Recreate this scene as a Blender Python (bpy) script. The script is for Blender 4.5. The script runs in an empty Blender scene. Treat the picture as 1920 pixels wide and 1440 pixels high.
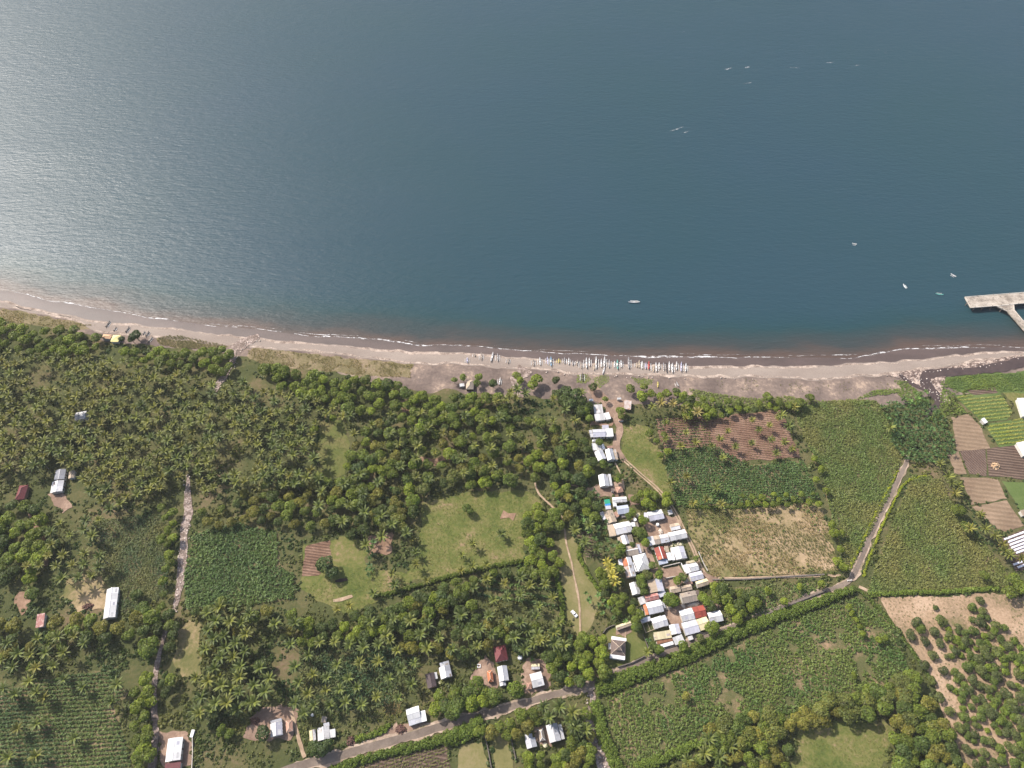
import bpy, math, random
import numpy as np
from mathutils import Vector, Matrix
from mathutils.geometry import tessellate_polygon

random.seed(7); RNG = np.random.default_rng(7)
SC = bpy.context.scene
COL = SC.collection
R = math.radians

# ------------------------------------------------------------------ camera, sky, sun, exposure
FPX, PITCH, CAM_H = 1321.0, R(55.0), 400.0      # focal length in pixels of a 1920 wide frame; drone height in metres
cam = bpy.data.objects.new('camera', bpy.data.cameras.new('camera')); COL.objects.link(cam)
cam.location = (0, 0, CAM_H); cam.rotation_euler = (math.pi/2 - PITCH, 0, 0)
cam.data.sensor_width = 36.0; cam.data.lens = FPX/1920*36.0
cam.data.clip_start = 1.0; cam.data.clip_end = 30000.0
SC.camera = cam
SUN_EL, SUN_AZ = R(43.0), R(-53.0)             # azimuth from +Y, negative to the left
w = bpy.data.worlds.new('World'); SC.world = w; w.use_nodes = True
nt = w.node_tree; bg = nt.nodes['Background']
sky = nt.nodes.new('ShaderNodeTexSky'); sky.sky_type = 'NISHITA'; sky.sun_disc = False
sky.sun_elevation = SUN_EL; sky.sun_rotation = SUN_AZ
sky.air_density = 1.0; sky.dust_density = 3.0; sky.ozone_density = 1.2
nt.links.new(sky.outputs[0], bg.inputs[0]); bg.inputs[1].default_value = 0.115
sl = bpy.data.lights.new('sun', 'SUN'); sl.energy = 3.9; sl.angle = R(0.5); sl.color = (1.0, 0.935, 0.86)
sun = bpy.data.objects.new('sun', sl); COL.objects.link(sun)
sdir = Vector((math.sin(SUN_AZ)*math.cos(SUN_EL), math.cos(SUN_AZ)*math.cos(SUN_EL), math.sin(SUN_EL)))
sun.rotation_euler = (-sdir).to_track_quat('-Z', 'Y').to_euler(); sun.location = (-300, 300, 300)
vs = SC.view_settings; vs.view_transform = 'Standard'; vs.look = 'None'; vs.gamma = 1.0; vs.use_curve_mapping = False
vs.exposure = 0.95
SC.render.engine = 'CYCLES'
SC.cycles.max_bounces = 5; SC.cycles.diffuse_bounces = 3; SC.cycles.glossy_bounces = 2
SC.cycles.transmission_bounces = 3; SC.cycles.transparent_max_bounces = 6
SC.cycles.use_denoising = True; SC.cycles.denoiser = 'OPENIMAGEDENOISE'; SC.cycles.denoising_input_passes = 'RGB_ALBEDO_NORMAL'; SC.cycles.denoising_prefilter = 'ACCURATE'

# ------------------------------------------------------------------ map helpers: a point of the survey picture -> a point in the place
SP, CP = math.sin(PITCH), math.cos(PITCH)
def G(px, py, z=0.0):
    a = (px-960.0)/FPX; b = (720.0-py)/FPX
    dx, dy, dz = a, CP + b*SP, -SP + b*CP
    t = (CAM_H - z)/(-dz)
    return np.array((dx*t, dy*t, z))
def GA(p, z=0.0):
    p = np.asarray(p, float); a = (p[:,0]-960.0)/FPX; b = (720.0-p[:,1])/FPX
    t = (CAM_H - z)/(SP - b*CP)
    return np.stack((a*t, (CP+b*SP)*t), 1)
def P2(x, y, z=0.0):                            # place -> survey picture
    x = np.asarray(x, float); y = np.asarray(y, float)
    zc = y*CP + (CAM_H - z)*SP; yc = y*SP - (CAM_H - z)*CP
    return 960 + FPX*x/zc, 720 - FPX*yc/zc
def inpoly(pts, poly):
    pts = np.asarray(pts, float); poly = np.asarray(poly, float)
    x, y = pts[:,0], pts[:,1]; ins = np.zeros(len(pts), bool)
    j = len(poly)-1
    for i in range(len(poly)):
        xi, yi = poly[i]; xj, yj = poly[j]
        if yi != yj:
            c = ((yi > y) != (yj > y)) & (x < (xj-xi)*(y-yi)/(yj-yi) + xi)
            ins ^= c
        j = i
    return ins
def _h(ix, iy, seed):
    n = (ix.astype(np.int64)*374761393 + iy.astype(np.int64)*668265263 + seed*974634) & 0x7fffffff
    n = ((n ^ (n >> 13))*1274126177) & 0x7fffffff
    return ((n ^ (n >> 16)) & 0xffff)/65535.0
def vnoise(x, y, s, seed=0):
    x = np.asarray(x, float)/s; y = np.asarray(y, float)/s
    ix = np.floor(x); iy = np.floor(y); fx = x-ix; fy = y-iy
    fx = fx*fx*(3-2*fx); fy = fy*fy*(3-2*fy)
    a = _h(ix, iy, seed); b = _h(ix+1, iy, seed); c = _h(ix, iy+1, seed); d = _h(ix+1, iy+1, seed)
    return (a*(1-fx)+b*fx)*(1-fy) + (c*(1-fx)+d*fx)*fy
def fbm(x, y, s, seed=0):
    return 0.55*vnoise(x, y, s, seed) + 0.3*vnoise(x, y, s/2.1, seed+11) + 0.15*vnoise(x, y, s/4.3, seed+23)

# ------------------------------------------------------------------ object helpers
def tag(o, label=None, cat=None, group=None, kind=None):
    if label: o['label'] = label
    if cat: o['category'] = cat
    if group: o['group'] = group
    if kind: o['kind'] = kind
    return o
def link(name, me, parent=None):
    o = bpy.data.objects.new(name, me); COL.objects.link(o)
    if parent is not None: o.parent = parent
    return o
def empty(name, loc, rz=0.0):
    o = bpy.data.objects.new(name, None); COL.objects.link(o)
    o.location = loc; o.rotation_euler = (0, 0, rz); o.empty_display_size = 0.5
    return o
def npmesh(name, V, F, mat, tint=None, smooth=False):
    """V (n,3); F (m,3) or (m,4); tint (n,3) colour attribute"""
    V = np.ascontiguousarray(V, np.float32); F = np.ascontiguousarray(F, np.int32)
    me = bpy.data.meshes.new(name); k = F.shape[1]; m = len(F)
    me.vertices.add(len(V)); me.vertices.foreach_set('co', V.ravel())
    me.loops.add(m*k); me.loops.foreach_set('vertex_index', F.ravel())
    me.polygons.add(m); me.polygons.foreach_set('loop_start', np.arange(0, m*k, k, dtype=np.int32))
    me.update(calc_edges=True)
    if smooth: me.polygons.foreach_set('use_smooth', np.ones(m, bool))
    if tint is not None:
        a = me.color_attributes.new('tint', 'FLOAT_COLOR', 'POINT')
        c = np.ones((len(V), 4), np.float32); c[:, :3] = tint
        a.data.foreach_set('color', c.ravel())
    if mat: me.materials.append(mat)
    return me
class MB:
    """collects simple solids into one mesh"""
    def __init__(s): s.v = []; s.f = []
    def add(s, vs_, fs_):
        b = len(s.v); s.v += [tuple(v) for v in vs_]; s.f += [tuple(b+i for i in f) for f in fs_]
    def box(s, x0, x1, y0, y1, z0, z1):
        s.add([(x0,y0,z0),(x1,y0,z0),(x1,y1,z0),(x0,y1,z0),(x0,y0,z1),(x1,y0,z1),(x1,y1,z1),(x0,y1,z1)],
              [(0,3,2,1),(4,5,6,7),(0,1,5,4),(1,2,6,5),(2,3,7,6),(3,0,4,7)])
    def beam(s, a, b, wd, ht):
        a = Vector(a); b = Vector(b); d = (b-a).normalized()
        up = Vector((0,0,1)) if abs(d.z) < 0.95 else Vector((1,0,0))
        n = d.cross(up).normalized()*wd/2; u = n.cross(d).normalized()*ht/2
        s.add([a-n-u, a+n-u, a+n+u, a-n+u, b-n-u, b+n-u, b+n+u, b-n+u],
              [(0,1,2,3),(7,6,5,4),(0,4,5,1),(1,5,6,2),(2,6,7,3),(3,7,4,0)])
    def tube(s, pts, rad, n=6, cap=True):
        b = len(s.v); pts = [Vector(p) for p in pts]
        for i, p in enumerate(pts):
            d = (pts[min(i+1, len(pts)-1)] - pts[max(i-1, 0)]).normalized()
            up = Vector((0,0,1)) if abs(d.z) < 0.9 else Vector((1,0,0))
            n1 = d.cross(up).normalized(); n2 = n1.cross(d)
            r = rad[i] if hasattr(rad, '__len__') else rad
            for k in range(n):
                t = 2*math.pi*k/n; s.v.append(tuple(p + n1*math.cos(t)*r + n2*math.sin(t)*r))
        for i in range(len(pts)-1):
            for k in range(n):
                s.f.append((b+i*n+k, b+i*n+(k+1)%n, b+(i+1)*n+(k+1)%n, b+(i+1)*n+k))
        if cap:
            s.f.append(tuple(b+k for k in range(n-1, -1, -1))); s.f.append(tuple(b+(len(pts)-1)*n+k for k in range(n)))
    def lathe(s, prof, n=12, c=(0,0)):
        b = len(s.v)
        for r, z in prof:
            for k in range(n):
                t = 2*math.pi*k/n; s.v.append((c[0]+r*math.cos(t), c[1]+r*math.sin(t), z))
        for i in range(len(prof)-1):
            for k in range(n): s.f.append((b+i*n+k, b+i*n+(k+1)%n, b+(i+1)*n+(k+1)%n, b+(i+1)*n+k))
        s.f.append(tuple(b+k for k in range(n-1,-1,-1))); s.f.append(tuple(b+(len(prof)-1)*n+k for k in range(n)))
    def mesh(s, name, mat):
        me = bpy.data.meshes.new(name); me.from_pydata(s.v, [], s.f); me.update()
        if mat: me.materials.append(mat)
        return me
    def build(s, name, mat, parent=None): return link(name, s.mesh(name, mat), parent)
def copy_tree(o, parent=None):
    c = o.copy(); COL.objects.link(c); c.parent = parent
    for ch in o.children: copy_tree(ch, c)
    return c

# ------------------------------------------------------------------ materials
def newmat(name):
    m = bpy.data.materials.new(name); m.use_nodes = True
    return m, m.node_tree, m.node_tree.nodes['Principled BSDF']
def nd(t, typ, **kw):
    n = t.nodes.new(typ)
    for k, v in kw.items(): setattr(n, k, v)
    return n
def noise(t, vec, scale, detail=3.0, rough=0.55):
    n = nd(t, 'ShaderNodeTexNoise'); n.inputs['Scale'].default_value = scale
    n.inputs['Detail'].default_value = detail; n.inputs['Roughness'].default_value = rough
    if vec is not None: t.links.new(vec, n.inputs['Vector'])
    return n.outputs['Fac']
def ramp(t, fac, stops):
    r = nd(t, 'ShaderNodeValToRGB'); e = r.color_ramp.elements
    while len(e) < len(stops): e.new(0.5)
    for i, (p, c) in enumerate(stops):
        e[i].position = p; e[i].color = (c[0], c[1], c[2], 1) if hasattr(c, '__len__') else (c, c, c, 1)
    t.links.new(fac, r.inputs[0]); return r.outputs[0]
def mix(t, a, b, fac, mode='MIX'):
    m = nd(t, 'ShaderNodeMix', data_type='RGBA', blend_type=mode)
    for s, val in ((m.inputs[0], fac), (m.inputs[6], a), (m.inputs[7], b)):
        if hasattr(val, 'is_linked') or hasattr(val, 'links'): t.links.new(val, s)
        elif s == m.inputs[0]: s.default_value = val
        else: s.default_value = (*val[:3], 1)
    return m.outputs[2]
def pos(t, scale=None):
    g = nd(t, 'ShaderNodeNewGeometry')
    if scale is None: return g.outputs['Position']
    mp = nd(t, 'ShaderNodeMapping'); mp.inputs['Scale'].default_value = scale
    t.links.new(g.outputs['Position'], mp.inputs['Vector']); return mp.outputs[0]
def objco(t, scale):
    g = nd(t, 'ShaderNodeTexCoord'); mp = nd(t, 'ShaderNodeMapping'); mp.inputs['Scale'].default_value = scale
    t.links.new(g.outputs['Object'], mp.inputs['Vector']); return mp.outputs[0]
def bump(t, h, b, strength=0.5, dist=0.3):
    n = nd(t, 'ShaderNodeBump'); n.inputs['Strength'].default_value = strength; n.inputs['Distance'].default_value = dist
    t.links.new(h, n.inputs['Height']); t.links.new(n.outputs[0], b.inputs['Normal'])

def ground_mat(name, stops, s1=0.05, s2=0.6, fine=0.35, bmp=0.5, bd=0.25, rough=0.95, rows=None):
    """patchy earth: big patches between the colour stops, small clods on top, optional furrows (angle, metres)"""
    m, t, b = newmat(name); p = pos(t)
    n1 = noise(t, p, s1, 5, 0.6); n2 = noise(t, p, s2, 3, 0.65)
    a = nd(t, 'ShaderNodeMath', operation='MULTIPLY_ADD'); t.links.new(n2, a.inputs[0])
    a.inputs[1].default_value = fine; 
    s = nd(t, 'ShaderNodeMath', operation='ADD'); t.links.new(n1, s.inputs[0]); s.inputs[1].default_value = -fine/2
    t.links.new(s.outputs[0], a.inputs[2])
    c = ramp(t, a.outputs[0], stops); h = n2
    if rows:
        ang, per, amt = rows
        mp = nd(t, 'ShaderNodeMapping'); mp.inputs['Rotation'].default_value = (0, 0, ang); t.links.new(p, mp.inputs['Vector'])
        wv = nd(t, 'ShaderNodeTexWave', wave_type='BANDS', bands_direction='Y'); wv.inputs['Scale'].default_value = 6.2832/20/per*1.0
        wv.inputs['Distortion'].default_value = 1.2; wv.inputs['Detail'].default_value = 2; wv.inputs['Detail Scale'].default_value = 1.5
        t.links.new(mp.outputs[0], wv.inputs['Vector'])
        c = mix(t, c, mix(t, c, (0.45, 0.42, 0.4), 1.0, 'MULTIPLY'), ramp(t, wv.outputs['Fac'], [(0.2, 0.0), (0.8, amt)]))
        hh = nd(t, 'ShaderNodeMath', operation='MULTIPLY_ADD'); t.links.new(wv.outputs['Fac'], hh.inputs[0]); hh.inputs[1].default_value = -1.0
        t.links.new(n2, hh.inputs[2]); h = hh.outputs[0]
    t.links.new(c, b.inputs['Base Color']); b.inputs['Roughness'].default_value = rough
    b.inputs['Specular IOR Level'].default_value = 0.15
    bump(t, h, b, bmp, bd); return m

def leaf_mat(name, col, var=0.35, trans=0.22, hue=(1.12, 1.07, 0.8)):
    """foliage: base colour x leaf tint, each plant a little different, light passing through the leaves"""
    m, t, b = newmat(name); out = t.nodes['Material Output']
    at = nd(t, 'ShaderNodeAttribute', attribute_name='tint'); oi = nd(t, 'ShaderNodeObjectInfo')
    r1 = ramp(t, oi.outputs['Random'], [(0.0, (1-var, 1-var*0.9, 1-var*0.9)), (0.5, (1, 1, 1)), (1.0, tuple(1+(h-1)*1.0+var*0.2 for h in hue))])
    c = mix(t, mix(t, col, at.outputs['Color'], 1.0, 'MULTIPLY'), r1, 1.0, 'MULTIPLY')
    t.links.new(c, b.inputs['Base Color']); b.inputs['Roughness'].default_value = 0.55; b.inputs['Specular IOR Level'].default_value = 0.25
    tr = nd(t, 'ShaderNodeBsdfTranslucent'); t.links.new(mix(t, c, (1.0, 1.1, 0.45), 1.0, 'MULTIPLY'), tr.inputs[0])
    ms = nd(t, 'ShaderNodeMixShader'); ms.inputs[0].default_value = trans
    t.links.new(b.outputs[0], ms.inputs[1]); t.links.new(tr.outputs[0], ms.inputs[2]); t.links.new(ms.outputs[0], out.inputs[0])
    return m
def plain_mat(name, col, rough=0.7, var=0.25, s=0.8, spec=0.3, bmp=0.0):
    m, t, b = newmat(name); n = noise(t, pos(t), s, 4, 0.6)
    c = ramp(t, n, [(0.3, tuple(x*(1-var) for x in col)), (0.7, tuple(min(1, x*(1+var*0.6)) for x in col))])
    t.links.new(c, b.inputs['Base Color']); b.inputs['Roughness'].default_value = rough; b.inputs['Specular IOR Level'].default_value = spec
    if bmp: bump(t, n, b, bmp, 0.1)
    return m
def roof_mat(name, col, rust=0.0, dirt=0.25, rough=0.45, rustcol=(0.26, 0.10, 0.045), spec=0.4):
    """sheet roofing: streaks run down the slope, stains and rust in blots, every sheet slightly different"""
    m, t, b = newmat(name); oc = objco(t, (1.3, 0.16, 0.16)); oi = nd(t, 'ShaderNodeObjectInfo')
    add = nd(t, 'ShaderNodeVectorMath', operation='ADD'); t.links.new(oc, add.inputs[0]); 
    cmb = nd(t, 'ShaderNodeCombineXYZ'); mm = nd(t, 'ShaderNodeMath', operation='MULTIPLY'); t.links.new(oi.outputs['Random'], mm.inputs[0]); mm.inputs[1].default_value = 40
    t.links.new(mm.outputs[0], cmb.inputs[0]); t.links.new(cmb.outputs[0], add.inputs[1])
    n = noise(t, add.outputs[0], 1.0, 4, 0.65)
    tone = ramp(t, oi.outputs['Random'], [(0.0, 0.74), (0.35, 0.93), (0.7, 1.0), (1.0, 1.07)])
    c = mix(t, tuple(x*(1-dirt) for x in col), col, ramp(t, n, [(0.35, 0.0), (0.6, 1.0)]))
    c = mix(t, c, tone, 1.0, 'MULTIPLY')
    if rust > 0:
        n2 = noise(t, objco(t, (0.55, 0.35, 0.35)), 1.0, 5, 0.7)
        c = mix(t, c, rustcol, ramp(t, n2, [(0.62-0.3*rust, 0.0), (0.72-0.3*rust, 0.9)]))
    t.links.new(c, b.inputs['Base Color']); b.inputs['Roughness'].default_value = rough; b.inputs['Specular IOR Level'].default_value = spec
    return m
# ------------------------------------------------------------------ coast lines (survey pixels)
WATER = [(-400,500),(-200,522),(0,544),(50,552),(90,564),(140,570),(200,580),(250,591),(325,601),(400,611),(480,617),(540,625),(590,631),(625,631),(675,634),(750,641),(790,648),(840,647),(880,649),(940,654),(990,658),(1040,661),(1090,663),(1152,667),(1215,669),(1315,668),(1440,671),(1515,670),(1590,671),(1640,665),(1690,654),(1750,652),(1802,651),(1920,651),(2100,645),(2400,630)]
WETD = [(-400,520),(-200,541),(0,562),(60,579),(160,599),(225,606),(320,616),(410,627),(482,634),(505,639),(600,646),(700,655),(800,661),(880,663),(940,669),(980,669),(1015,676),(1100,681),(1200,684),(1315,687),(1440,687),(1540,686),(1640,681),(1715,675),(1765,671),(1840,660),(1890,660),(1930,663),(2100,660),(2400,645)]
UPPER = [(-400,530),(-200,552),(0,574),(125,596),(190,622),(290,633),(410,645),(500,652),(625,662),(775,680),(880,682),(965,690),(1015,694),(1090,700),(1150,702),(1315,706),(1440,706),(1540,711),(1615,705),(1690,699),(1765,687),(1865,672),(1905,668),(1940,668),(2100,665),(2400,650)]
def coastfn(pl):
    w_ = GA(pl); o = np.argsort(w_[:,0]); xs, ys = w_[o,0], w_[o,1]
    def f(x):
        x = np.asarray(x, float); y = np.interp(x, xs, ys)
        y = np.where(x < xs[0], ys[0] + (x-xs[0])*-0.10, y); y = np.where(x > xs[-1], ys[-1] + (x-xs[-1])*0.12, y)
        return y
    return f
YW, YD, YU = coastfn(WATER), coastfn(WETD), coastfn(UPPER)
def strip(name, xs, rows, mat, attr=None):
    """rows: list of (Y array, Z array); one sheet between them"""
    n = len(xs); V = np.concatenate([np.stack((xs, np.broadcast_to(y, (n,)), np.broadcast_to(z, (n,))), 1) for y, z in rows])
    F = []
    for r in range(len(rows)-1):
        i = np.arange(n-1); F.append(np.stack((r*n+i, (r+1)*n+i, (r+1)*n+i+1, r*n+i+1), 1))
    F = np.concatenate(F)
    a = V[F[0][1]]-V[F[0][0]]; b_ = V[F[0][2]]-V[F[0][0]]
    if a[0]*b_[1]-a[1]*b_[0] < 0: F = F[:, ::-1]
    return link(name, npmesh(name, V, F, mat, tint=attr, smooth=True))

# ------------------------------------------------------------------ sea
def sea_mat():
    m, t, b = newmat('sea_water')
    at = nd(t, 'ShaderNodeAttribute', attribute_name='tint'); sep = nd(t, 'ShaderNodeSeparateColor'); t.links.new(at.outputs['Color'], sep.inputs[0])
    p = pos(t); big = noise(t, p, 0.006, 3, 0.5)
    sed = nd(t, 'ShaderNodeMath', operation='MULTIPLY_ADD'); t.links.new(noise(t, pos(t, (0.02, 0.06, 1)), 1.0, 4, 0.6), sed.inputs[0]); sed.inputs[1].default_value = 0.35
    t.links.new(sep.outputs[0], sed.inputs[2])
    deep = mix(t, (0.0145, 0.0435, 0.0505), (0.0175, 0.0430, 0.0635), big)
    c = ramp(t, sed.outputs[0], [(0.2, (0.075, 0.052, 0.042)), (0.34, (0.034, 0.040, 0.040)), (0.62, (0.014, 0.041, 0.046)), (0.95, (0.012, 0.0415, 0.051))])
    c = mix(t, c, deep, ramp(t, sed.outputs[0], [(0.55, 0.0), (0.95, 1.0)]))
    t.links.new(c, b.inputs['Base Color']); b.inputs['IOR'].default_value = 1.33
    b.inputs['Roughness'].default_value = 0.38; b.inputs['Specular IOR Level'].default_value = 0.26
    # wind chop over a longer swell, crests lying across the wind
    mp = nd(t, 'ShaderNodeMapping'); mp.inputs['Rotation'].default_value = (0, 0, R(-25)); mp.inputs['Scale'].default_value = (0.10, 0.34, 1)
    t.links.new(p, mp.inputs['Vector'])
    n1 = noise(t, mp.outputs[0], 1.0, 4, 0.62)
    mp2 = nd(t, 'ShaderNodeMapping'); mp2.inputs['Rotation'].default_value = (0, 0, R(12)); mp2.inputs['Scale'].default_value = (0.22, 0.6, 1)
    t.links.new(p, mp2.inputs['Vector']); n2 = noise(t, mp2.outputs[0], 1.0, 2, 0.6)
    ad = nd(t, 'ShaderNodeMath', operation='MULTIPLY_ADD'); t.links.new(n2, ad.inputs[0]); ad.inputs[1].default_value = 0.45; t.links.new(n1, ad.inputs[2])
    bump(t, ad.outputs[0], b, 1.0, 0.52)
    sw = noise(t, pos(t, (0.0035, 0.014, 1)), 1.0, 4, 0.55)
    t.links.new(ramp(t, sw, [(0.3, 0.35), (0.7, 0.44)]), b.inputs['Roughness'])
    return m
SEA_Z = -0.5
xs = np.concatenate((np.linspace(-9000, -620, 30), np.linspace(-600, 600, 400), np.linspace(620, 9000, 30)))
yw = YW(xs)
offs = [-12, -1, 2, 5, 8, 12, 17, 23, 30, 40, 55, 75, 100, 140, 200, 300, 500, 1000, 3000, 12000]
rows = [(yw + o, SEA_Z) for o in offs]
att = np.concatenate([np.full((len(xs), 3), min(1.0, max(0, o)/60.0)) for o in offs])
tag(strip('sea', xs, rows, sea_mat(), att), kind='structure')

# ------------------------------------------------------------------ thin haze over the bay
def haze_box(d):
    mb = MB(); mb.box(-1500, 1500, -700, 2600, -5.0, CAM_H+15); o = mb.build('haze', None)
    m = bpy.data.materials.new('haze'); m.use_nodes = True; t = m.node_tree; t.nodes.remove(t.nodes['Principled BSDF'])
    v = t.nodes.new('ShaderNodeVolumePrincipled'); v.inputs['Color'].default_value = (0.93, 0.93, 0.95, 1); v.inputs['Density'].default_value = d; v.inputs['Anisotropy'].default_value = 0.0
    t.links.new(v.outputs[0], t.nodes['Material Output'].inputs['Volume']); o.data.materials.append(m); return tag(o, kind='stuff')
haze_box(0.000045)
# ------------------------------------------------------------------ land sheet
M_ground = ground_mat('ground_earth', [(0.28, (0.042, 0.050, 0.017)), (0.46, (0.060, 0.066, 0.023)), (0.60, (0.095, 0.085, 0.036)), (0.74, (0.15, 0.105, 0.065))], 0.035, 0.5, 0.4, 0.8, 0.4)
xg = np.concatenate((np.linspace(-9000, -620, 20), np.linspace(-600, 600, 200), np.linspace(620, 9000, 20)))
tag(strip('ground', xg, [(np.full(len(xg), -9000.0), 0.0), (np.full(len(xg), -200.0), 0.0), (YU(xg)+1.5, 0.0), (YW(xg)+2.0, -1.1)], M_ground), kind='structure')

# ------------------------------------------------------------------ beach
def sand_mat(name, c0, c1, rough, s=0.08):
    m, t, b = newmat(name); p = pos(t, (0.35, 1, 1))
    n1 = noise(t, p, s, 5, 0.6); n2 = noise(t, pos(t), 1.1, 3, 0.7)
    c = mix(t, c0, c1, ramp(t, n1, [(0.35, 0.0), (0.65, 1.0)]))
    c = mix(t, c, mix(t, c, (0.72, 0.7, 0.7), 1.0, 'MULTIPLY'), ramp(t, n2, [(0.45, 0.0), (0.75, 0.8)]))
    t.links.new(c, b.inputs['Base Color']); b.inputs['Roughness'].default_value = rough; b.inputs['Specular IOR Level'].default_value = 0.3
    bump(t, n2, b, 0.5, 0.15); return m
M_wet = sand_mat('wet_black_sand', (0.066, 0.048, 0.042), (0.092, 0.066, 0.058), 0.55)
M_dry = sand_mat('dry_grey_sand', (0.215, 0.172, 0.142), (0.265, 0.217, 0.18), 0.9)
M_back = ground_mat('backshore_earth', [(0.3, (0.10, 0.075, 0.064)), (0.48, (0.145, 0.11, 0.092)), (0.6, (0.20, 0.15, 0.12)), (0.7, (0.32, 0.24, 0.18))], 0.06, 0.45, 0.5, 0.6, 0.25)
xb = np.linspace(-620, 620, 900)
def jit(x, amp, s, seed): return (fbm(x, np.zeros_like(x), s, seed)-0.5)*2*amp
yd = YD(xb) + jit(xb, 1.6, 9, 3); yu = YU(xb) + jit(xb, 1.8, 11, 5); yu = np.minimum(yu, yd-1.5)
tag(strip('wet_sand', xb, [(YW(xb)+3.5, -1.0), (YW(xb), -0.46), ((YW(xb)+yd)/2, -0.2), (yd-1.2, 0.05)], M_wet), kind='structure')
tag(strip('dry_sand', xb, [(yd+0.6, 0.055), (yd-1.5, 0.09), ((yd+yu)/2, 0.09), (yu, 0.07), (yu-1.0, 0.03)], M_dry), kind='structure')
bw = 8 + 16*np.clip((xb+180)/120, 0, 1) + jit(xb, 3.5, 14, 9)
tag(strip('backshore', xb, [(yu+1.0, 0.03), (yu-bw, 0.02)], M_back), kind='structure')
# pale wrack of pebbles at the top of the wet sand, and at the top of the beach
M_peb = ground_mat('pale_pebbles', [(0.38, (0.17, 0.13, 0.105)), (0.5, (0.30, 0.235, 0.19)), (0.64, (0.42, 0.34, 0.28))], 0.2, 1.2, 0.6, 0.7, 0.2)
def band(name, yc, wmax, seed, z):
    wd = np.clip(fbm(xb, np.zeros_like(xb), 13, seed)*1.5-0.25, 0.02, 1)*wmax
    wob = jit(xb, 0.5, 4, seed+1)
    return tag(strip(name, xb, [(yc+wob+wd/2, z), (yc+wob-wd/2, z)], M_peb), kind='structure')
band('pebble_line', yd-0.6, 2.6, 31, 0.11); band('pebble_line', yu+0.2, 2.6, 47, 0.11)

# ------------------------------------------------------------------ surf
def foam_mat():
    m, t, b = newmat('foam'); out = t.nodes['Material Output']
    b.inputs['Base Color'].default_value = (0.66, 0.65, 0.64, 1); b.inputs['Roughness'].default_value = 0.8
    n = noise(t, pos(t, (0.5, 1, 1)), 0.55, 4, 0.7); tr = nd(t, 'ShaderNodeBsdfTransparent'); ms = nd(t, 'ShaderNodeMixShader')
    t.links.new(ramp(t, n, [(0.42, 0.0), (0.60, 0.82)]), ms.inputs[0]); t.links.new(tr.outputs[0], ms.inputs[1]); t.links.new(b.outputs[0], ms.inputs[2])
    t.links.new(ms.outputs[0], out.inputs[0]); return m
M_foam = foam_mat()
xf = np.linspace(-600, 600, 1200)
def surf(off, wmin, wmax, seed, cut):
    a = fbm(xf, np.zeros_like(xf), 26, seed); wd = wmin + np.clip((a-cut)*3.0, 0, 1)*wmax; wd = np.where(a < cut-0.12, 0.0, wd)
    yc = YW(xf) + off + jit(xf, 1.0, 16, seed+2) + jit(xf, 0.35, 4, seed+3)
    return tag(strip('surf_foam', xf, [(yc+wd*0.6, -0.44), (yc-wd*0.4, -0.40)], M_foam), kind='stuff')
surf(0.3, 0.4, 1.4, 71, 0.47); surf(2.4, 0.2, 0.9, 83, 0.60)

# ------------------------------------------------------------------ flat sheets: fields, yards, paths, roads
EXCL = []                                     # outlines (survey pixels) where wild growth must not stand
LEVEL = [0.03]
def outline(px, amp=0.8, step=2.0, seed=1):
    w_ = GA(px); pts = []
    for i in range(len(w_)):
        a, b = w_[i], w_[(i+1) % len(w_)]; n = max(1, int(np.hypot(*(b-a))/step))
        for k in range(n): pts.append(a + (b-a)*k/n)
    pts = np.array(pts)
    pts[:,0] += (fbm(pts[:,0], pts[:,1], 5, seed)-0.5)*4*amp; pts[:,1] += (fbm(pts[:,0]+500, pts[:,1], 5, seed)-0.5)*4*amp
    return pts
def sheet(name, px, mat, amp=0.8, excl=True, z=None, seed=None):
    if seed is None: seed = int(abs(px[0][0]*7+px[0][1]))
    pts = outline(px, amp, 2.0, seed)
    if z is None: LEVEL[0] += 0.004; z = LEVEL[0]
    v3 = [Vector((p[0], p[1], 0)) for p in pts]; tris = tessellate_polygon([v3])
    V = np.column_stack((pts, np.full(len(pts), z))); F = np.array(tris)
    a = V[F[:,1]]-V[F[:,0]]; b = V[F[:,2]]-V[F[:,0]]; flip = (a[:,0]*b[:,1]-a[:,1]*b[:,0]) < 0
    F[flip] = F[flip][:, ::-1]
    if excl: EXCL.append(np.array(px, float))
    return tag(link(name, npmesh(name, V, F, mat)), kind='structure')
def smooth_line(p, step=1.5):
    p = np.asarray(p, float); P = np.vstack((2*p[0]-p[1], p, 2*p[-1]-p[-2])); out = []
    for i in range(1, len(P)-2):
        n = max(2, int(np.hypot(*(P[i+1]-P[i]))/step)); t = np.linspace(0, 1, n, endpoint=False)[:, None]
        a, b, c, d = P[i-1], P[i], P[i+1], P[i+2]
        out.append(0.5*((2*b)+(-a+c)*t+(2*a-5*b+4*c-d)*t*t+(-a+3*b-3*c+d)*t**3))
    out.append(P[-2][None, :]); return np.concatenate(out)
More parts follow.
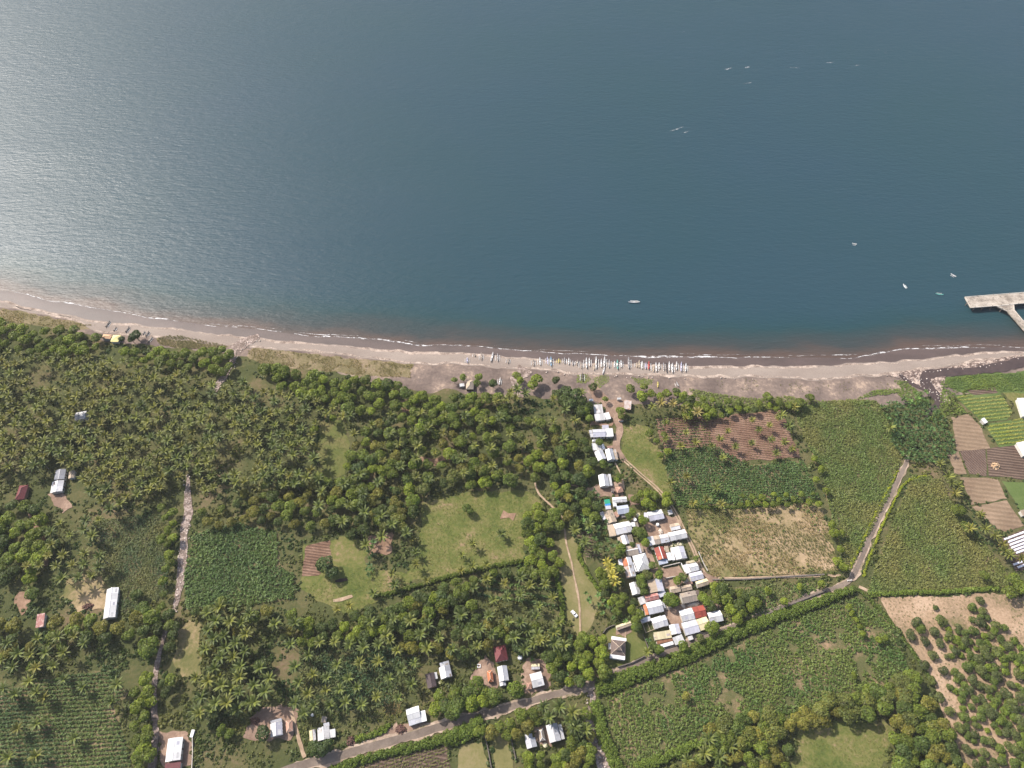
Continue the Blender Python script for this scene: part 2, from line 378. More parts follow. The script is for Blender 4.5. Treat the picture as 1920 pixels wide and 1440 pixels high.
def ribbon(name, px, width, mat, amp=0.15, z=None, excl=True, seed=3, kind='structure'):
    c = smooth_line(GA(px)); d = np.gradient(c, axis=0); d /= np.linalg.norm(d, axis=1)[:, None]; n = np.stack((-d[:,1], d[:,0]), 1)
    wd = np.interp(np.linspace(0, 1, len(c)), np.linspace(0, 1, len(width)), width) if hasattr(width, '__len__') else np.full(len(c), width)
    l = wd/2 + (fbm(c[:,0], c[:,1], 5, seed)-0.5)*2*amp*wd; r = wd/2 + (fbm(c[:,0]+99, c[:,1], 5, seed+5)-0.5)*2*amp*wd
    if z is None: LEVEL[0] += 0.004; z = LEVEL[0]
    k = len(c); V = np.concatenate((np.column_stack((c+n*l[:,None], np.full(k, z))), np.column_stack((c-n*r[:,None], np.full(k, z)))))
    i = np.arange(k-1); F = np.stack((i, k+i, k+i+1, i+1), 1)
    if excl:
        m = np.median(wd)/2+0.6; q = c[::3]; qn = n[::3]
        a, b = q+qn*m, (q-qn*m)[::-1]; w2 = np.concatenate((a, b)); x_, y_ = P2(w2[:,0], w2[:,1]); EXCL.append(np.column_stack((x_, y_)))
    return tag(link(name, npmesh(name, V, F, mat)), kind=kind)

GR = [(0.28, (0.056, 0.076, 0.017)), (0.42, (0.086, 0.100, 0.025)), (0.54, (0.118, 0.118, 0.036)), (0.64, (0.150, 0.132, 0.052)), (0.75, (0.23, 0.155, 0.095))]
M_meadow = ground_mat('meadow_grass', GR, 0.06, 0.5, 0.62, 0.9, 0.35)
M_lawn = ground_mat('lawn_grass', [(0.3, (0.066, 0.082, 0.020)), (0.5, (0.096, 0.106, 0.030)), (0.68, (0.145, 0.125, 0.050))], 0.07, 0.7, 0.35, 0.5, 0.2)
M_track = ground_mat('dry_track_grass', [(0.3, (0.105, 0.104, 0.036)), (0.5, (0.150, 0.135, 0.054)), (0.68, (0.21, 0.165, 0.088))], 0.06, 0.8, 0.35, 0.4, 0.2)
M_yard = ground_mat('bare_yard_earth', [(0.3, (0.15, 0.098, 0.072)), (0.5, (0.215, 0.145, 0.105)), (0.68, (0.32, 0.225, 0.165))], 0.09, 0.9, 0.45, 0.5, 0.15)
M_red = ground_mat('reddish_bare_earth', [(0.3, (0.14, 0.088, 0.056)), (0.5, (0.20, 0.125, 0.082)), (0.7, (0.29, 0.19, 0.13))], 0.12, 0.9, 0.45, 0.5, 0.15)
M_crop = ground_mat('crop_soil', [(0.3, (0.060, 0.068, 0.024)), (0.50, (0.092, 0.088, 0.036)), (0.62, (0.17, 0.125, 0.07)), (0.72, (0.27, 0.18, 0.11))], 0.06, 0.7, 0.4, 0.8, 0.3)
M_plough = ground_mat('ploughed_earth', [(0.3, (0.115, 0.066, 0.045)), (0.5, (0.175, 0.105, 0.072)), (0.7, (0.27, 0.175, 0.125))], 0.09, 0.8, 0.45, 1.0, 0.35, rows=(R(8), 1.7, 0.6))
M_tilled = ground_mat('dark_tilled_earth', [(0.3, (0.100, 0.066, 0.050)), (0.5, (0.130, 0.090, 0.068)), (0.7, (0.17, 0.12, 0.09))], 0.06, 0.8, 0.3, 1.0, 0.3, rows=(R(8), 2.0, 0.8))
M_tilledv = ground_mat('dark_tilled_earth_ns', [(0.3, (0.105, 0.068, 0.053)), (0.5, (0.135, 0.092, 0.072)), (0.7, (0.17, 0.12, 0.09))], 0.06, 0.8, 0.3, 1.0, 0.3, rows=(R(62), 1.5, 0.6))
M_fallow = ground_mat('fallow_earth', [(0.3, (0.155, 0.105, 0.070)), (0.5, (0.205, 0.145, 0.095)), (0.7, (0.26, 0.185, 0.125))], 0.05, 0.8, 0.35, 0.7, 0.25, rows=(R(8), 3.0, 0.25))
M_orch = ground_mat('orchard_earth', [(0.26, (0.13, 0.115, 0.050)), (0.38, (0.21, 0.150, 0.092)), (0.52, (0.29, 0.200, 0.128)), (0.7, (0.38, 0.270, 0.185))], 0.05, 0.8, 0.4, 0.9, 0.3)
M_straw = ground_mat('dry_straw_field', [(0.28, (0.078, 0.086, 0.026)), (0.45, (0.135, 0.122, 0.048)), (0.58, (0.22, 0.168, 0.088)), (0.74, (0.32, 0.235, 0.14))], 0.035, 0.45, 0.5, 0.8, 0.3)
M_straw_b = ground_mat('bleached_straw_field', [(0.28, (0.12, 0.108, 0.044)), (0.44, (0.20, 0.155, 0.080)), (0.58, (0.29, 0.21, 0.125)), (0.74, (0.38, 0.275, 0.18))], 0.05, 0.45, 0.5, 0.8, 0.3)
M_rice = ground_mat('young_green_crop', [(0.3, (0.056, 0.084, 0.024)), (0.5, (0.078, 0.112, 0.032)), (0.7, (0.105, 0.135, 0.044))], 0.05, 0.5, 0.3, 0.5, 0.2)
M_asph = ground_mat('worn_asphalt', [(0.3, (0.110, 0.086, 0.069)), (0.5, (0.145, 0.114, 0.092)), (0.7, (0.20, 0.158, 0.125))], 0.09, 1.1, 0.4, 0.3, 0.06)
M_dust = ground_mat('dusty_verge', [(0.3, (0.105, 0.098, 0.042)), (0.5, (0.29, 0.215, 0.16)), (0.7, (0.42, 0.33, 0.25))], 0.15, 0.9, 0.45, 0.4, 0.1)
M_path = ground_mat('trodden_path', [(0.3, (0.22, 0.155, 0.10)), (0.5, (0.30, 0.215, 0.145)), (0.7, (0.38, 0.285, 0.20))], 0.2, 1.2, 0.4, 0.4, 0.1)
M_bed = ground_mat('stony_stream_bed', [(0.32, (0.115, 0.086, 0.070)), (0.5, (0.19, 0.145, 0.120)), (0.66, (0.34, 0.27, 0.235))], 0.25, 1.0, 0.7, 1.0, 0.3)
M_peb2 = ground_mat('pale_sand_bank', [(0.36, (0.34, 0.27, 0.21)), (0.5, (0.45, 0.37, 0.29)), (0.64, (0.52, 0.44, 0.36))], 0.2, 1.0, 0.5, 0.8, 0.25)
M_pit = ground_mat('dark_pit_earth', [(0.3, (0.02, 0.016, 0.016)), (0.7, (0.06, 0.04, 0.035))])
M_dune = ground_mat('dune_grass_earth', [(0.3, (0.105, 0.092, 0.042)), (0.5, (0.16, 0.13, 0.068)), (0.7, (0.25, 0.185, 0.125))], 0.08, 0.8, 0.55, 0.9, 0.3)

# dune grass behind the beach
sheet('dune_grass', [(-60,572),(0,577),(60,588),(120,600),(178,608),(178,616),(130,618),(60,610),(0,598),(-60,590)], M_dune, 1.2)
sheet('dune_grass', [(290,634),(330,626),(400,642),(430,650),(400,656),(330,652),(300,646)], M_dune, 0.8)
sheet('dune_grass', [(470,652),(540,658),(620,668),(700,676),(775,684),(770,708),(700,706),(640,700),(560,690),(490,682),(460,668)], M_dune, 1.0)
# meadows and grass
sheet('meadow', [(790,945),(880,922),(990,920),(1015,940),(1000,985),(985,1000),(982,1050),(870,1078),(760,1092),(700,1135),(650,1152),(563,1105),(570,1022),(640,1008),(684,1012),(690,1060),(760,1080),(785,1020)], M_meadow, 1.2)
sheet('meadow', [(1048,985),(1070,995),(1090,1035),(1108,1080),(1128,1130),(1105,1180),(1085,1200),(1065,1160),(1052,1090),(1050,1030)], M_track, 0.8)
sheet('meadow', [(598,790),(640,785),(655,830),(648,890),(600,905)], M_lawn, 1.2)
sheet('meadow', [(1166,795),(1215,800),(1248,850),(1262,925),(1240,930),(1205,895),(1165,850)], M_meadow, 1.2)
sheet('meadow', [(1500,1370),(1600,1345),(1680,1360),(1650,1440),(1640,1480),(1480,1480)], M_meadow, 1.5)
sheet('garden_lawn', [(1135,1190),(1152,1174),(1185,1172),(1206,1188),(1214,1225),(1185,1240),(1150,1255),(1128,1240)], M_lawn, 0.5)
sheet('meadow', [(1770,708),(1830,700),(1940,696),(1940,745),(1905,745),(1880,735),(1800,735),(1775,720)], M_rice, 1.0)
sheet('meadow', [(1880,736),(1960,738),(1960,790),(1920,785),(1902,760)], M_meadow, 1.0)
sheet('young_crop', [(1876,902),(1960,905),(1960,985),(1920,968),(1900,935)], M_rice, 0.5)
# crops
FIELD = dict(
 maize=[(185,975),(300,965),(322,1000),(312,1120),(225,1148),(222,1105),(195,1098)],
 cassava_dark=[(362,1003),(440,980),(520,1000),(522,1060),(552,1080),(552,1122),(480,1132),(350,1142),(346,1080)],
 cassava_rows=[(80,1272),(200,1258),(238,1298),(212,1330),(240,1400),(252,1480),(-60,1480),(-60,1330)],
 big_field=[(1135,1312),(1160,1300),(1330,1235),(1490,1158),(1600,1120),(1650,1135),(1712,1275),(1560,1318),(1420,1360),(1310,1378),(1180,1440),(1140,1360)],
 tall_crop=[(1488,765),(1560,752),(1640,752),(1682,790),(1692,850),(1668,925),(1590,1078),(1558,965),(1538,880),(1500,805)],
 east_crop=[(1712,890),(1765,900),(1795,965),(1885,1065),(1890,1100),(1760,1108),(1625,1112),(1660,1010)],
 straw=[(1285,955),(1400,948),(1535,940),(1577,1072),(1450,1078),(1335,1083),(1292,995)],
 green_plot=[(1238,845),(1340,836),(1400,872),(1505,866),(1535,935),(1400,945),(1270,950),(1252,890)],
 west_plot=[(1228,785),(1322,780),(1340,838),(1245,845)],
 weeds=[(1345,1108),(1440,1096),(1560,1092),(1480,1130),(1400,1166),(1358,1172)],
 se_corner=[(640,1438),(740,1418),(838,1400),(845,1440),(845,1490),(620,1490)],
 row_garden=[(1082,1005),(1105,992),(1128,1040),(1100,1048)],
)
for k in ('maize', 'cassava_dark', 'cassava_rows', 'big_field', 'tall_crop', 'east_crop', 'green_plot', 'weeds'):
    sheet('crop_field', FIELD[k], M_crop, 1.6)
sheet('crop_field', FIELD['west_plot'], M_plough, 0.8)
sheet('crop_field', FIELD['se_corner'], M_tilled, 0.8)
sheet('crop_field', FIELD['row_garden'], M_tilled, 0.5)
sheet('straw_field', FIELD['straw'], M_straw, 1.0)
sheet('straw_field', [(1400,955),(1500,945),(1540,955),(1570,1065),(1480,1070),(1450,1030),(1420,1060),(1390,1010)], M_straw_b, 2.5)
sheet('ploughed_field', [(1322,790),(1390,775),(1462,768),(1502,858),(1345,868)], M_plough, 0.8)
sheet('ploughed_field', [(575,1022),(618,1012),(622,1050),(600,1078),(566,1080)], M_plough, 0.7)
sheet('ploughed_field', [(1783,783),(1817,777),(1838,800),(1856,842),(1793,846)], M_fallow, 0.5)
sheet('ploughed_field', [(1799,846),(1847,842),(1850,893),(1816,888)], M_tilledv, 0.4)
sheet('ploughed_field', [(1776,852),(1796,846),(1812,889),(1790,888)], M_fallow, 0.5)
sheet('ploughed_field', [(1850,842),(1905,832),(1960,835),(1960,900),(1925,903),(1890,895),(1852,893)], M_tilled, 0.4)
sheet('ploughed_field', [(1800,895),(1870,898),(1888,935),(1822,946)], M_fallow, 0.5)
sheet('ploughed_field', [(1822,950),(1888,938),(1920,985),(1880,1000)], M_fallow, 0.5)
sheet('orchard_field', [(1645,1120),(1760,1118),(1875,1112),(1930,1120),(1980,1300),(1980,1490),(1828,1490),(1745,1270),(1690,1190)], M_orch, 0.9)
sheet('vegetable_field', [(1790,742),(1875,736),(1898,772),(1888,788),(1838,790)], M_rice, 0.4)
sheet('vegetable_field', [(1846,797),(1925,782),(1945,830),(1872,838)], M_rice, 0.4)
sheet('ploughed_field', [(1812,732),(1866,727),(1872,737),(1826,741)], M_tilled, 0.4)
sheet('dry_plot', [(862,1398),(905,1393),(918,1440),(918,1490),(855,1490)], M_track, 0.6)
sheet('dry_plot', [(922,1365),(950,1360),(965,1440),(965,1490),(930,1490)], M_track, 0.6)
sheet('dry_plot', [(962,1378),(985,1378),(988,1410),(968,1418)], M_lawn, 0.5)
# yards of bare earth
for px in ([(1112,715),(1128,735),(1150,752),(1175,752),(1172,775),(1158,790),(1140,778),(1128,758),(1105,745)],
           [(1140,905),(1172,905),(1172,928),(1150,930),(1110,935),(1085,920),(1105,912)],
           [(1178,925),(1195,930),(1200,945),(1182,950)],
           [(1205,978),(1250,965),(1275,975),(1290,1015),(1250,1025),(1215,1005)],
           [(1185,1015),(1215,1020),(1235,1075),(1225,1085),(1205,1040)],
           [(1240,1068),(1278,1058),(1290,1085),(1265,1110),(1240,1105)],
           [(1240,1140),(1275,1135),(1320,1125),(1350,1140),(1300,1150),(1278,1190),(1255,1165)],
           [(1286,1190),(1330,1180),(1340,1195),(1300,1215),(1282,1215)],
           [(1155,1183),(1184,1175),(1186,1185),(1170,1196),(1152,1192)],
           [(895,1240),(912,1232),(930,1262),(935,1290),(900,1300),(880,1275)],
           [(985,1235),(1020,1230),(1035,1250),(1025,1295),(985,1300),(980,1265)],
           [(505,1320),(560,1322),(558,1365),(550,1385),(500,1390),(455,1385),(470,1350)],
           [(760,1360),(830,1350),(840,1365),(770,1385)],
           [(1000,1362),(1024,1358),(1034,1395),(1010,1402)],
           [(300,1370),(355,1370),(362,1440),(300,1440)],
           [(88,925),(112,922),(135,950),(120,962),(98,945)],
           [(690,1385),(745,1360),(755,1375),(700,1400)]):
    sheet('bare_yard', px, M_yard, 1.3)
sheet('dry_patch', [(122,1085),(160,1078),(195,1080),(204,1100),(200,1138),(150,1145),(118,1120)], M_straw, 1.6)
sheet('dry_patch', [(332,1180),(352,1166),(374,1175),(370,1220),(376,1262),(340,1272),(326,1240)], M_straw, 1.8)
for px in ([(775,860),(870,850),(875,862),(800,872)], [(735,755),(760,752),(775,770),(755,775)], [(943,962),(962,960),(958,976),(945,975)],
           [(1112,790),(1145,788),(1146,797),(1115,800)], [(60,955),(85,1000),(90,1060),(78,1055),(70,1000)],
           [(36,1110),(55,1100),(52,1125),(40,1150),(30,1140)], [(690,1010),(735,1000),(735,1040),(690,1040)]):
    sheet('bare_patch', px, M_red, 2.2)
sheet('soil_heap', [(624,1124),(660,1115),(662,1119),(640,1128),(624,1128)], M_path, 0.2)
sheet('sand_bank', [(433,654),(439,646),(452,640.5),(467,638.5),(480,634.5),(482,637),(468,643),(452,650),(440,657)], M_peb2, 0.25, z=0.16)
sheet('pit', [(627,1089),(638,1084.5),(650,1084),(653,1087),(640,1091),(629,1092)], M_pit, 0.2)
# stream beds
ribbon('stream_bed', [(486,630),(462,642),(440,655),(436,675),(425,700),(410,720),(396,740)], [6, 8, 4, 5, 5], M_bed, 0.3)
ribbon('stream_bed', [(352,890),(352,925),(352,960),(346,1000),(342,1050),(337,1100),(326,1148)], [1.2, 4.5, 5.2, 4.2, 5, 4.5, 2.5], M_bed, 0.25)
ribbon('stream_bed', [(318,1160),(305,1205),(294,1250),(289,1310),(292,1360),(290,1410),(280,1470)], [2.2, 2.2, 2.8, 2.8, 3.2, 4, 5], M_bed, 0.25)
ribbon('stream_bed', [(1098,1286),(1112,1308),(1104,1345),(1112,1385),(1130,1430),(1145,1480)], [3, 2.5, 6, 6, 6, 7], M_bed, 0.3)
ribbon('stream_bed', [(985,690),(965,715),(975,745)], [10, 6, 3], M_bed, 0.35)
# road with its dusty verges
ROAD = [(470,1472),(540,1442),(610,1424),(700,1400),(790,1374),(880,1347),(960,1325),(1030,1305),(1100,1286),(1150,1266),(1230,1232),(1300,1203),(1360,1182),(1425,1156),(1490,1130),(1550,1108),(1590,1091),(1608,1062),(1635,1000),(1662,945),(1688,892),(1704,856)]
ribbon('road_verge', ROAD, [5.5,5.5,5.5,5.5,5.5,5,4.5,4,4,4.5,4.2,3.8], M_dust, 0.42)
ribbon('road', ROAD, [4,4,3.7,3.4,3.1,2.9,2.7,2.6,2.5,2.4], M_asph, 0.12)
# paths
ribbon('path', [(1108,722),(1130,748),(1150,772),(1158,792),(1162,806),(1156,828),(1157,845),(1172,864)], [5, 8, 7, 5, 4.5, 4], M_yard, 0.2)
for o in (-0.9, 0.9):
    PV = [(1172,864),(1200,889),(1235,920),(1262,955),(1285,1000),(1300,1030),(1312,1060),(1328,1081),(1370,1085),(1440,1083),(1520,1080),(1574,1080)]
    ribbon('wheel_track', [(x+o*1.9, y-o*1.4) for x, y in PV], 0.9, M_path, 0.3, excl=(o > 0))
ribbon('path', [(1300,1078),(1325,1084),(1345,1090)], [5, 6, 4], M_yard, 0.2)
ribbon('footpath', [(1003,905),(1010,925),(1030,945),(1050,965),(1058,990),(1062,1020),(1070,1050),(1078,1090),(1086,1130),(1088,1190)], 1.1, M_path, 0.3)
ribbon('footpath', [(1062,912),(1080,911),(1098,930),(1112,945)], 1.0, M_path, 0.3)
ribbon('footpath', [(1153,868),(1162,885),(1168,905),(1170,918)], 1.0, M_path, 0.3)
ribbon('footpath', [(1610,1100),(1630,1110),(1645,1120)], 1.5, M_path, 0.3)
ribbon('footpath', [(545,1330),(560,1380),(565,1400),(572,1420)], [2, 1.5, 2.5], M_path, 0.3)
ribbon('footpath', [(1173,1181),(1172,1196)], 0.8, M_path, 0.1)
# river reaching the sea on the right
M_river = plain_mat('brown_river_water', (0.062, 0.042, 0.035), 0.12, 0.3, 0.15, 0.5)
M_gravel = ground_mat('gravel_bar', [(0.36, (0.075, 0.052, 0.044)), (0.5, (0.17, 0.125, 0.105)), (0.62, (0.42, 0.33, 0.27))], 0.35, 1.0, 0.7, 1.0, 0.3)
sheet('gravel_bar', [(1660,705),(1700,696),(1770,690),(1865,673),(1905,668),(1920,674),(1850,700),(1775,703),(1768,730),(1782,752),(1760,762),(1748,742),(1720,725),(1690,712)], M_gravel, 0.8)
ribbon('river', [(2020,668),(1930,676),(1880,688),(1830,695),(1780,699),(1738,704),(1737,722),(1750,738),(1762,752),(1752,768),(1735,782)], [14, 11, 8, 8, 8, 6, 6, 8, 8, 6, 5], M_river, 0.2)
ribbon('river', [(1688,703),(1702,715),(1722,726),(1745,735)], [2.5, 3, 3, 3], M_river, 0.3, excl=False)
# ------------------------------------------------------------------ buildings
RM = dict(
 W=roof_mat('roof_white', (0.66, 0.645, 0.63), 0.0, 0.12), V=roof_mat('roof_offwhite', (0.52, 0.51, 0.50), 0.0, 0.2),
 Z=roof_mat('roof_zinc', (0.42, 0.42, 0.44), 0.02, 0.2), L=roof_mat('roof_lilac_zinc', (0.46, 0.45, 0.50), 0.0, 0.14),
 B=roof_mat('roof_blue_zinc', (0.36, 0.39, 0.46), 0.0, 0.14), D=roof_mat('roof_dark_zinc', (0.20, 0.205, 0.23), 0.0, 0.25),
 T=roof_mat('roof_tan', (0.40, 0.315, 0.23), 0.08, 0.25, 0.85, (0.25, 0.19, 0.13)), G=roof_mat('roof_grey_tan', (0.27, 0.225, 0.185), 0.05, 0.25, 0.9, (0.18, 0.14, 0.11)),
 K=roof_mat('roof_dark_tile', (0.135, 0.10, 0.085), 0.0, 0.25, 0.85), P=roof_mat('roof_pink_tile', (0.38, 0.22, 0.16), 0.1, 0.25, 0.85),
 R=roof_mat('roof_red', (0.30, 0.060, 0.038), 0.12, 0.3, 0.7, (0.36, 0.14, 0.09)), M=roof_mat('roof_maroon', (0.135, 0.030, 0.032), 0.0, 0.15, 0.6),
 O=roof_mat('roof_orange', (0.48, 0.155, 0.065), 0.22, 0.25, 0.7, (0.55, 0.34, 0.24)), U=roof_mat('roof_rusty', (0.44, 0.38, 0.35), 0.45, 0.3, 0.8, (0.30, 0.17, 0.11)),
 S=roof_mat('roof_stained', (0.52, 0.50, 0.49), 0.30, 0.3, 0.6, (0.22, 0.18, 0.16)), C=roof_mat('roof_cream', (0.58, 0.50, 0.31), 0.08, 0.2, 0.8, (0.40, 0.33, 0.2)),
 X=roof_mat('roof_chestnut', (0.075, 0.052, 0.052), 0.0, 0.2, 0.7), I=roof_mat('roof_pale_red', (0.38, 0.16, 0.135), 0.4, 0.25, 0.7, (0.46, 0.33, 0.29)),
 Y=roof_mat('roof_yellow', (0.66, 0.58, 0.25), 0.0, 0.15, 0.8), N=roof_mat('roof_salmon', (0.62, 0.38, 0.22), 0.0, 0.15, 0.8),
 E=roof_mat('tarp_green', (0.02, 0.26, 0.15), 0.0, 0.2, 0.5), F=roof_mat('tarp_blue', (0.04, 0.22, 0.48), 0.0, 0.2, 0.5), Q=roof_mat('roof_brick_rust', (0.25, 0.115, 0.06), 0.1, 0.3, 0.8))
M_wall = dict(w=plain_mat('wall_render', (0.50, 0.47, 0.42), 0.9, 0.2), b=plain_mat('wall_brick', (0.26, 0.15, 0.10), 0.9, 0.25), t=plain_mat('wall_timber', (0.16, 0.11, 0.075), 0.9, 0.25))
M_door = plain_mat('door_wood', (0.10, 0.06, 0.035), 0.7); M_glass = plain_mat('window_pane', (0.03, 0.035, 0.04), 0.15, 0.1, 0.8, 0.5)
M_cap_w = plain_mat('ridge_white', (0.70, 0.68, 0.66), 0.5); M_cap_t = plain_mat('ridge_tan', (0.44, 0.35, 0.26), 0.8)
BRECT = []                                   # (centre, u axis, half length, half width) of every built roof
PATCH = dict(roof_offwhite='ZLSVU', roof_zinc='VGUSD', roof_lilac_zinc='ZVS', roof_stained='UZGV', roof_tan='GUT', roof_white='VVLS', roof_grey_tan='TK', roof_red='RO', roof_rusty='ZS', roof_cream='TU')
def solid_quad(p, th):
    p = [Vector(q) for q in p]; n = (p[1]-p[0]).cross(p[3]-p[0]).normalized()
    if n.z < 0: n = -n
    q = [v - n*th for v in p]; v = p+q
    return v, [(0,1,2,3),(7,6,5,4),(0,4,5,1),(1,5,6,2),(2,6,7,3),(3,7,4,0)]
def slope(root, T, p00, p10, p11, p01, mat, sheets=True, lift=0.0):
    """one roof slope (eave p00-p10, ridge p01-p11), laid as overlapping sheets side by side; T = section frame"""
    a, b, c, d = Vector(p00), Vector(p10), Vector(p11), Vector(p01)
    n = max(1, min(5, int(round((b-a).length/3.3)))) if sheets else 1
    for i in range(n):
        t0, t1 = i/n, (i+1)/n; dz = Vector((0, 0, 0.018*(i % 2) + lift + random.uniform(0, 0.012)))
        v, f = solid_quad([a.lerp(b, t0)+dz, a.lerp(b, t1)+dz, d.lerp(c, t1)+dz, d.lerp(c, t0)+dz], 0.05)
        mb = MB(); mb.add(v, f); o = mb.build('roof_sheet', mat, root); o.location = T[0]; o.rotation_euler = (0, 0, T[1])
        fam = PATCH.get(mat.name)
        if sheets and fam and (b-a).length > 5 and random.random() < 0.42:
            s0 = random.uniform(0.05, 0.5); s1 = s0+random.uniform(0.2, 0.45); q0 = t0+(t1-t0)*random.choice((0, .15, .5)); q1 = min(t1, q0+(t1-t0)*random.uniform(.3, .8)); up = Vector((0, 0, dz.z+0.022))
            pt = lambda t, s_: (a.lerp(b, t)).lerp(d.lerp(c, t), s_)+up
            v, f = solid_quad([pt(q0, s0), pt(q1, s0), pt(q1, s1), pt(q0, s1)], 0.015)
            mb = MB(); mb.add(v, f); o = mb.build('roof_patch', RM[random.choice(fam)], root); o.location = T[0]; o.rotation_euler = (0, 0, T[1])
def part(root, T, mb, name, mat):
    o = mb.build(name, mat, root); o.location = T[0]; o.rotation_euler = (0, 0, T[1]); return o
def section(root, org, kind, q, m1, m2=None, eave=2.6, rise=1.0, wall='w', cap=None, openings=True, sheets=True):
    m1 = RM[m1]; m2 = RM[m2] if m2 else m1
    A, B, C, D = [G(x, y, eave + (0 if kind != 'shed' else 0.0))[:2] for x, y in q]
    u = ((B-A)+(C-D))/2; v = ((D-A)+(C-B))/2; L = np.hypot(*u); ud = u/L; vl = np.array((-ud[1], ud[0]))
    s = 1.0 if v.dot(vl) > 0 else -1.0; Wd = abs(v.dot(vl)); c = (A+B+C+D)/4
    BRECT.append((c, ud, L/2, Wd/2))
    T = (Vector((c[0]-org[0], c[1]-org[1], 0)), math.atan2(ud[1], ud[0]))
    h, hw = L/2, Wd/2; z0, z1 = eave, eave+rise; ya, yb = -s*hw, s*hw
    if kind == 'gable':
        slope(root, T, (-h, ya, z0), (h, ya, z0), (h, 0, z1), (-h, 0, z1), m1, sheets)
        slope(root, T, (-h, yb, z0), (h, yb, z0), (h, 0, z1), (-h, 0, z1), m2, sheets)
        mb = MB(); mb.beam((-h-0.03, 0, z1+0.05), (h+0.03, 0, z1+0.05), 0.42 if cap else 0.3, 0.05)
        part(root, T, mb, 'ridge_cap', M_cap_w if cap == 'w' else (M_cap_t if cap == 't' else m1))
    elif kind == 'hip':
        r = max(0.15, h-hw*1.0); quads = [((-h,ya,z0),(h,ya,z0),(r,0,z1),(-r,0,z1),m1), ((-h,yb,z0),(h,yb,z0),(r,0,z1),(-r,0,z1),m2),
             ((-h,ya,z0),(-h,yb,z0),(-r,0.01,z1),(-r,-0.01,z1),m1), ((h,ya,z0),(h,yb,z0),(r,0.01,z1),(r,-0.01,z1),m2)]
        if hw > h: 
            r = hw-h*1.0; quads = [((-h,ya,z0),(-h,yb,z0),(0,s*r,z1),(0,-s*r,z1),m1), ((h,ya,z0),(h,yb,z0),(0,s*r,z1),(0,-s*r,z1),m2),
             ((-h,ya,z0),(h,ya,z0),(0.01,-s*r,z1),(-0.01,-s*r,z1),m1), ((-h,yb,z0),(h,yb,z0),(0.01,s*r,z1),(-0.01,s*r,z1),m2)]
        mbc = MB(); dn = set()
        for p0, p1, p2, p3, mm in quads:
            slope(root, T, p0, p1, p2, p3, mm, False)
            for e0, e1 in ((p0, p3), (p1, p2), (p3, p2)):
                k = tuple(sorted([tuple(round(x, 1) for x in e0), tuple(round(x, 1) for x in e1)]))
                if k in dn or (Vector(e0)-Vector(e1)).length < 0.1: continue
                dn.add(k); mbc.beam(Vector(e0)+Vector((0,0,.05)), Vector(e1)+Vector((0,0,.05)), 0.22, 0.05)
        part(root, T, mbc, 'ridge_cap', M_cap_w if cap == 'w' else (M_cap_t if cap == 't' else m2))
    else:                                    # one-pitch roof, high along A-B
        slope(root, T, (-h, yb, z0), (h, yb, z0), (h, ya, z0+rise), (-h, ya, z0+rise), m1, sheets)
    # walls, set in under the eaves
    i = min(0.35, h*0.2, hw*0.2); x0, x1, y0, y1 = -h+i, h-i, -hw+i, hw-i; mb = MB(); zt = z0-0.06
    if kind == 'gable':
        zr = z1-0.12; P = [(x0,y0,0),(x1,y0,0),(x1,y1,0),(x0,y1,0),(x0,y0,zt),(x1,y0,zt),(x1,y1,zt),(x0,y1,zt),(x0,0,zr),(x1,0,zr)]
        mb.add(P, [(0,1,5,4),(1,2,6,9,5),(2,3,7,6),(3,0,4,8,7)])
    elif kind == 'shed':
        k = (hw-i)/hw; zl = z0+rise*(1-k)/2-0.08; zh = z0+rise*(1+k)/2-0.08; za, zb = (zh, zl) if ya < 0 else (zl, zh)
        P = [(x0,y0,0),(x1,y0,0),(x1,y1,0),(x0,y1,0),(x0,y0,za),(x1,y0,za),(x1,y1,zb),(x0,y1,zb)]
        mb.add(P, [(0,1,5,4),(1,2,6,5),(2,3,7,6),(3,0,4,7)])
    else: mb.box(x0, x1, y0, y1, 0, zt)
    wo = part(root, T, mb, 'wall', M_wall[wall])
    if openings and eave > 2.2 and L > 5:
        for side, yy in ((-1, y0), (1, y1)):
            d = MB(); d.box(-0.45, 0.45, min(yy, yy+side*0.04), max(yy, yy+side*0.04), 0.02, 2.0); part(root, T, d, 'door', M_door)
            for xw in (-h*0.55, h*0.55):
                g = MB(); g.box(xw-0.55, xw+0.55, min(yy, yy+side*0.05), max(yy, yy+side*0.05), 0.95, 1.95); part(root, T, g, 'window', M_glass)
    return c
def building(name, cat, label, secs, group=None):
    q = secs[0][1]; o = G(sum(p[0] for p in q)/4, sum(p[1] for p in q)/4, 2.6)[:2]
    root = empty(name, (o[0], o[1], 0)); tag(root, label, cat, group)
    for s in secs:
        kw = s[4] if len(s) > 4 else {}
        section(root, o, s[0], s[1], s[2], s[3] if len(s) > 3 else None, **kw)
    return root
lo = dict(eave=2.1, rise=0.35, openings=False); mid = dict(eave=2.4, rise=0.5, openings=False); hi = dict(eave=3.0, rise=1.2)
H = building
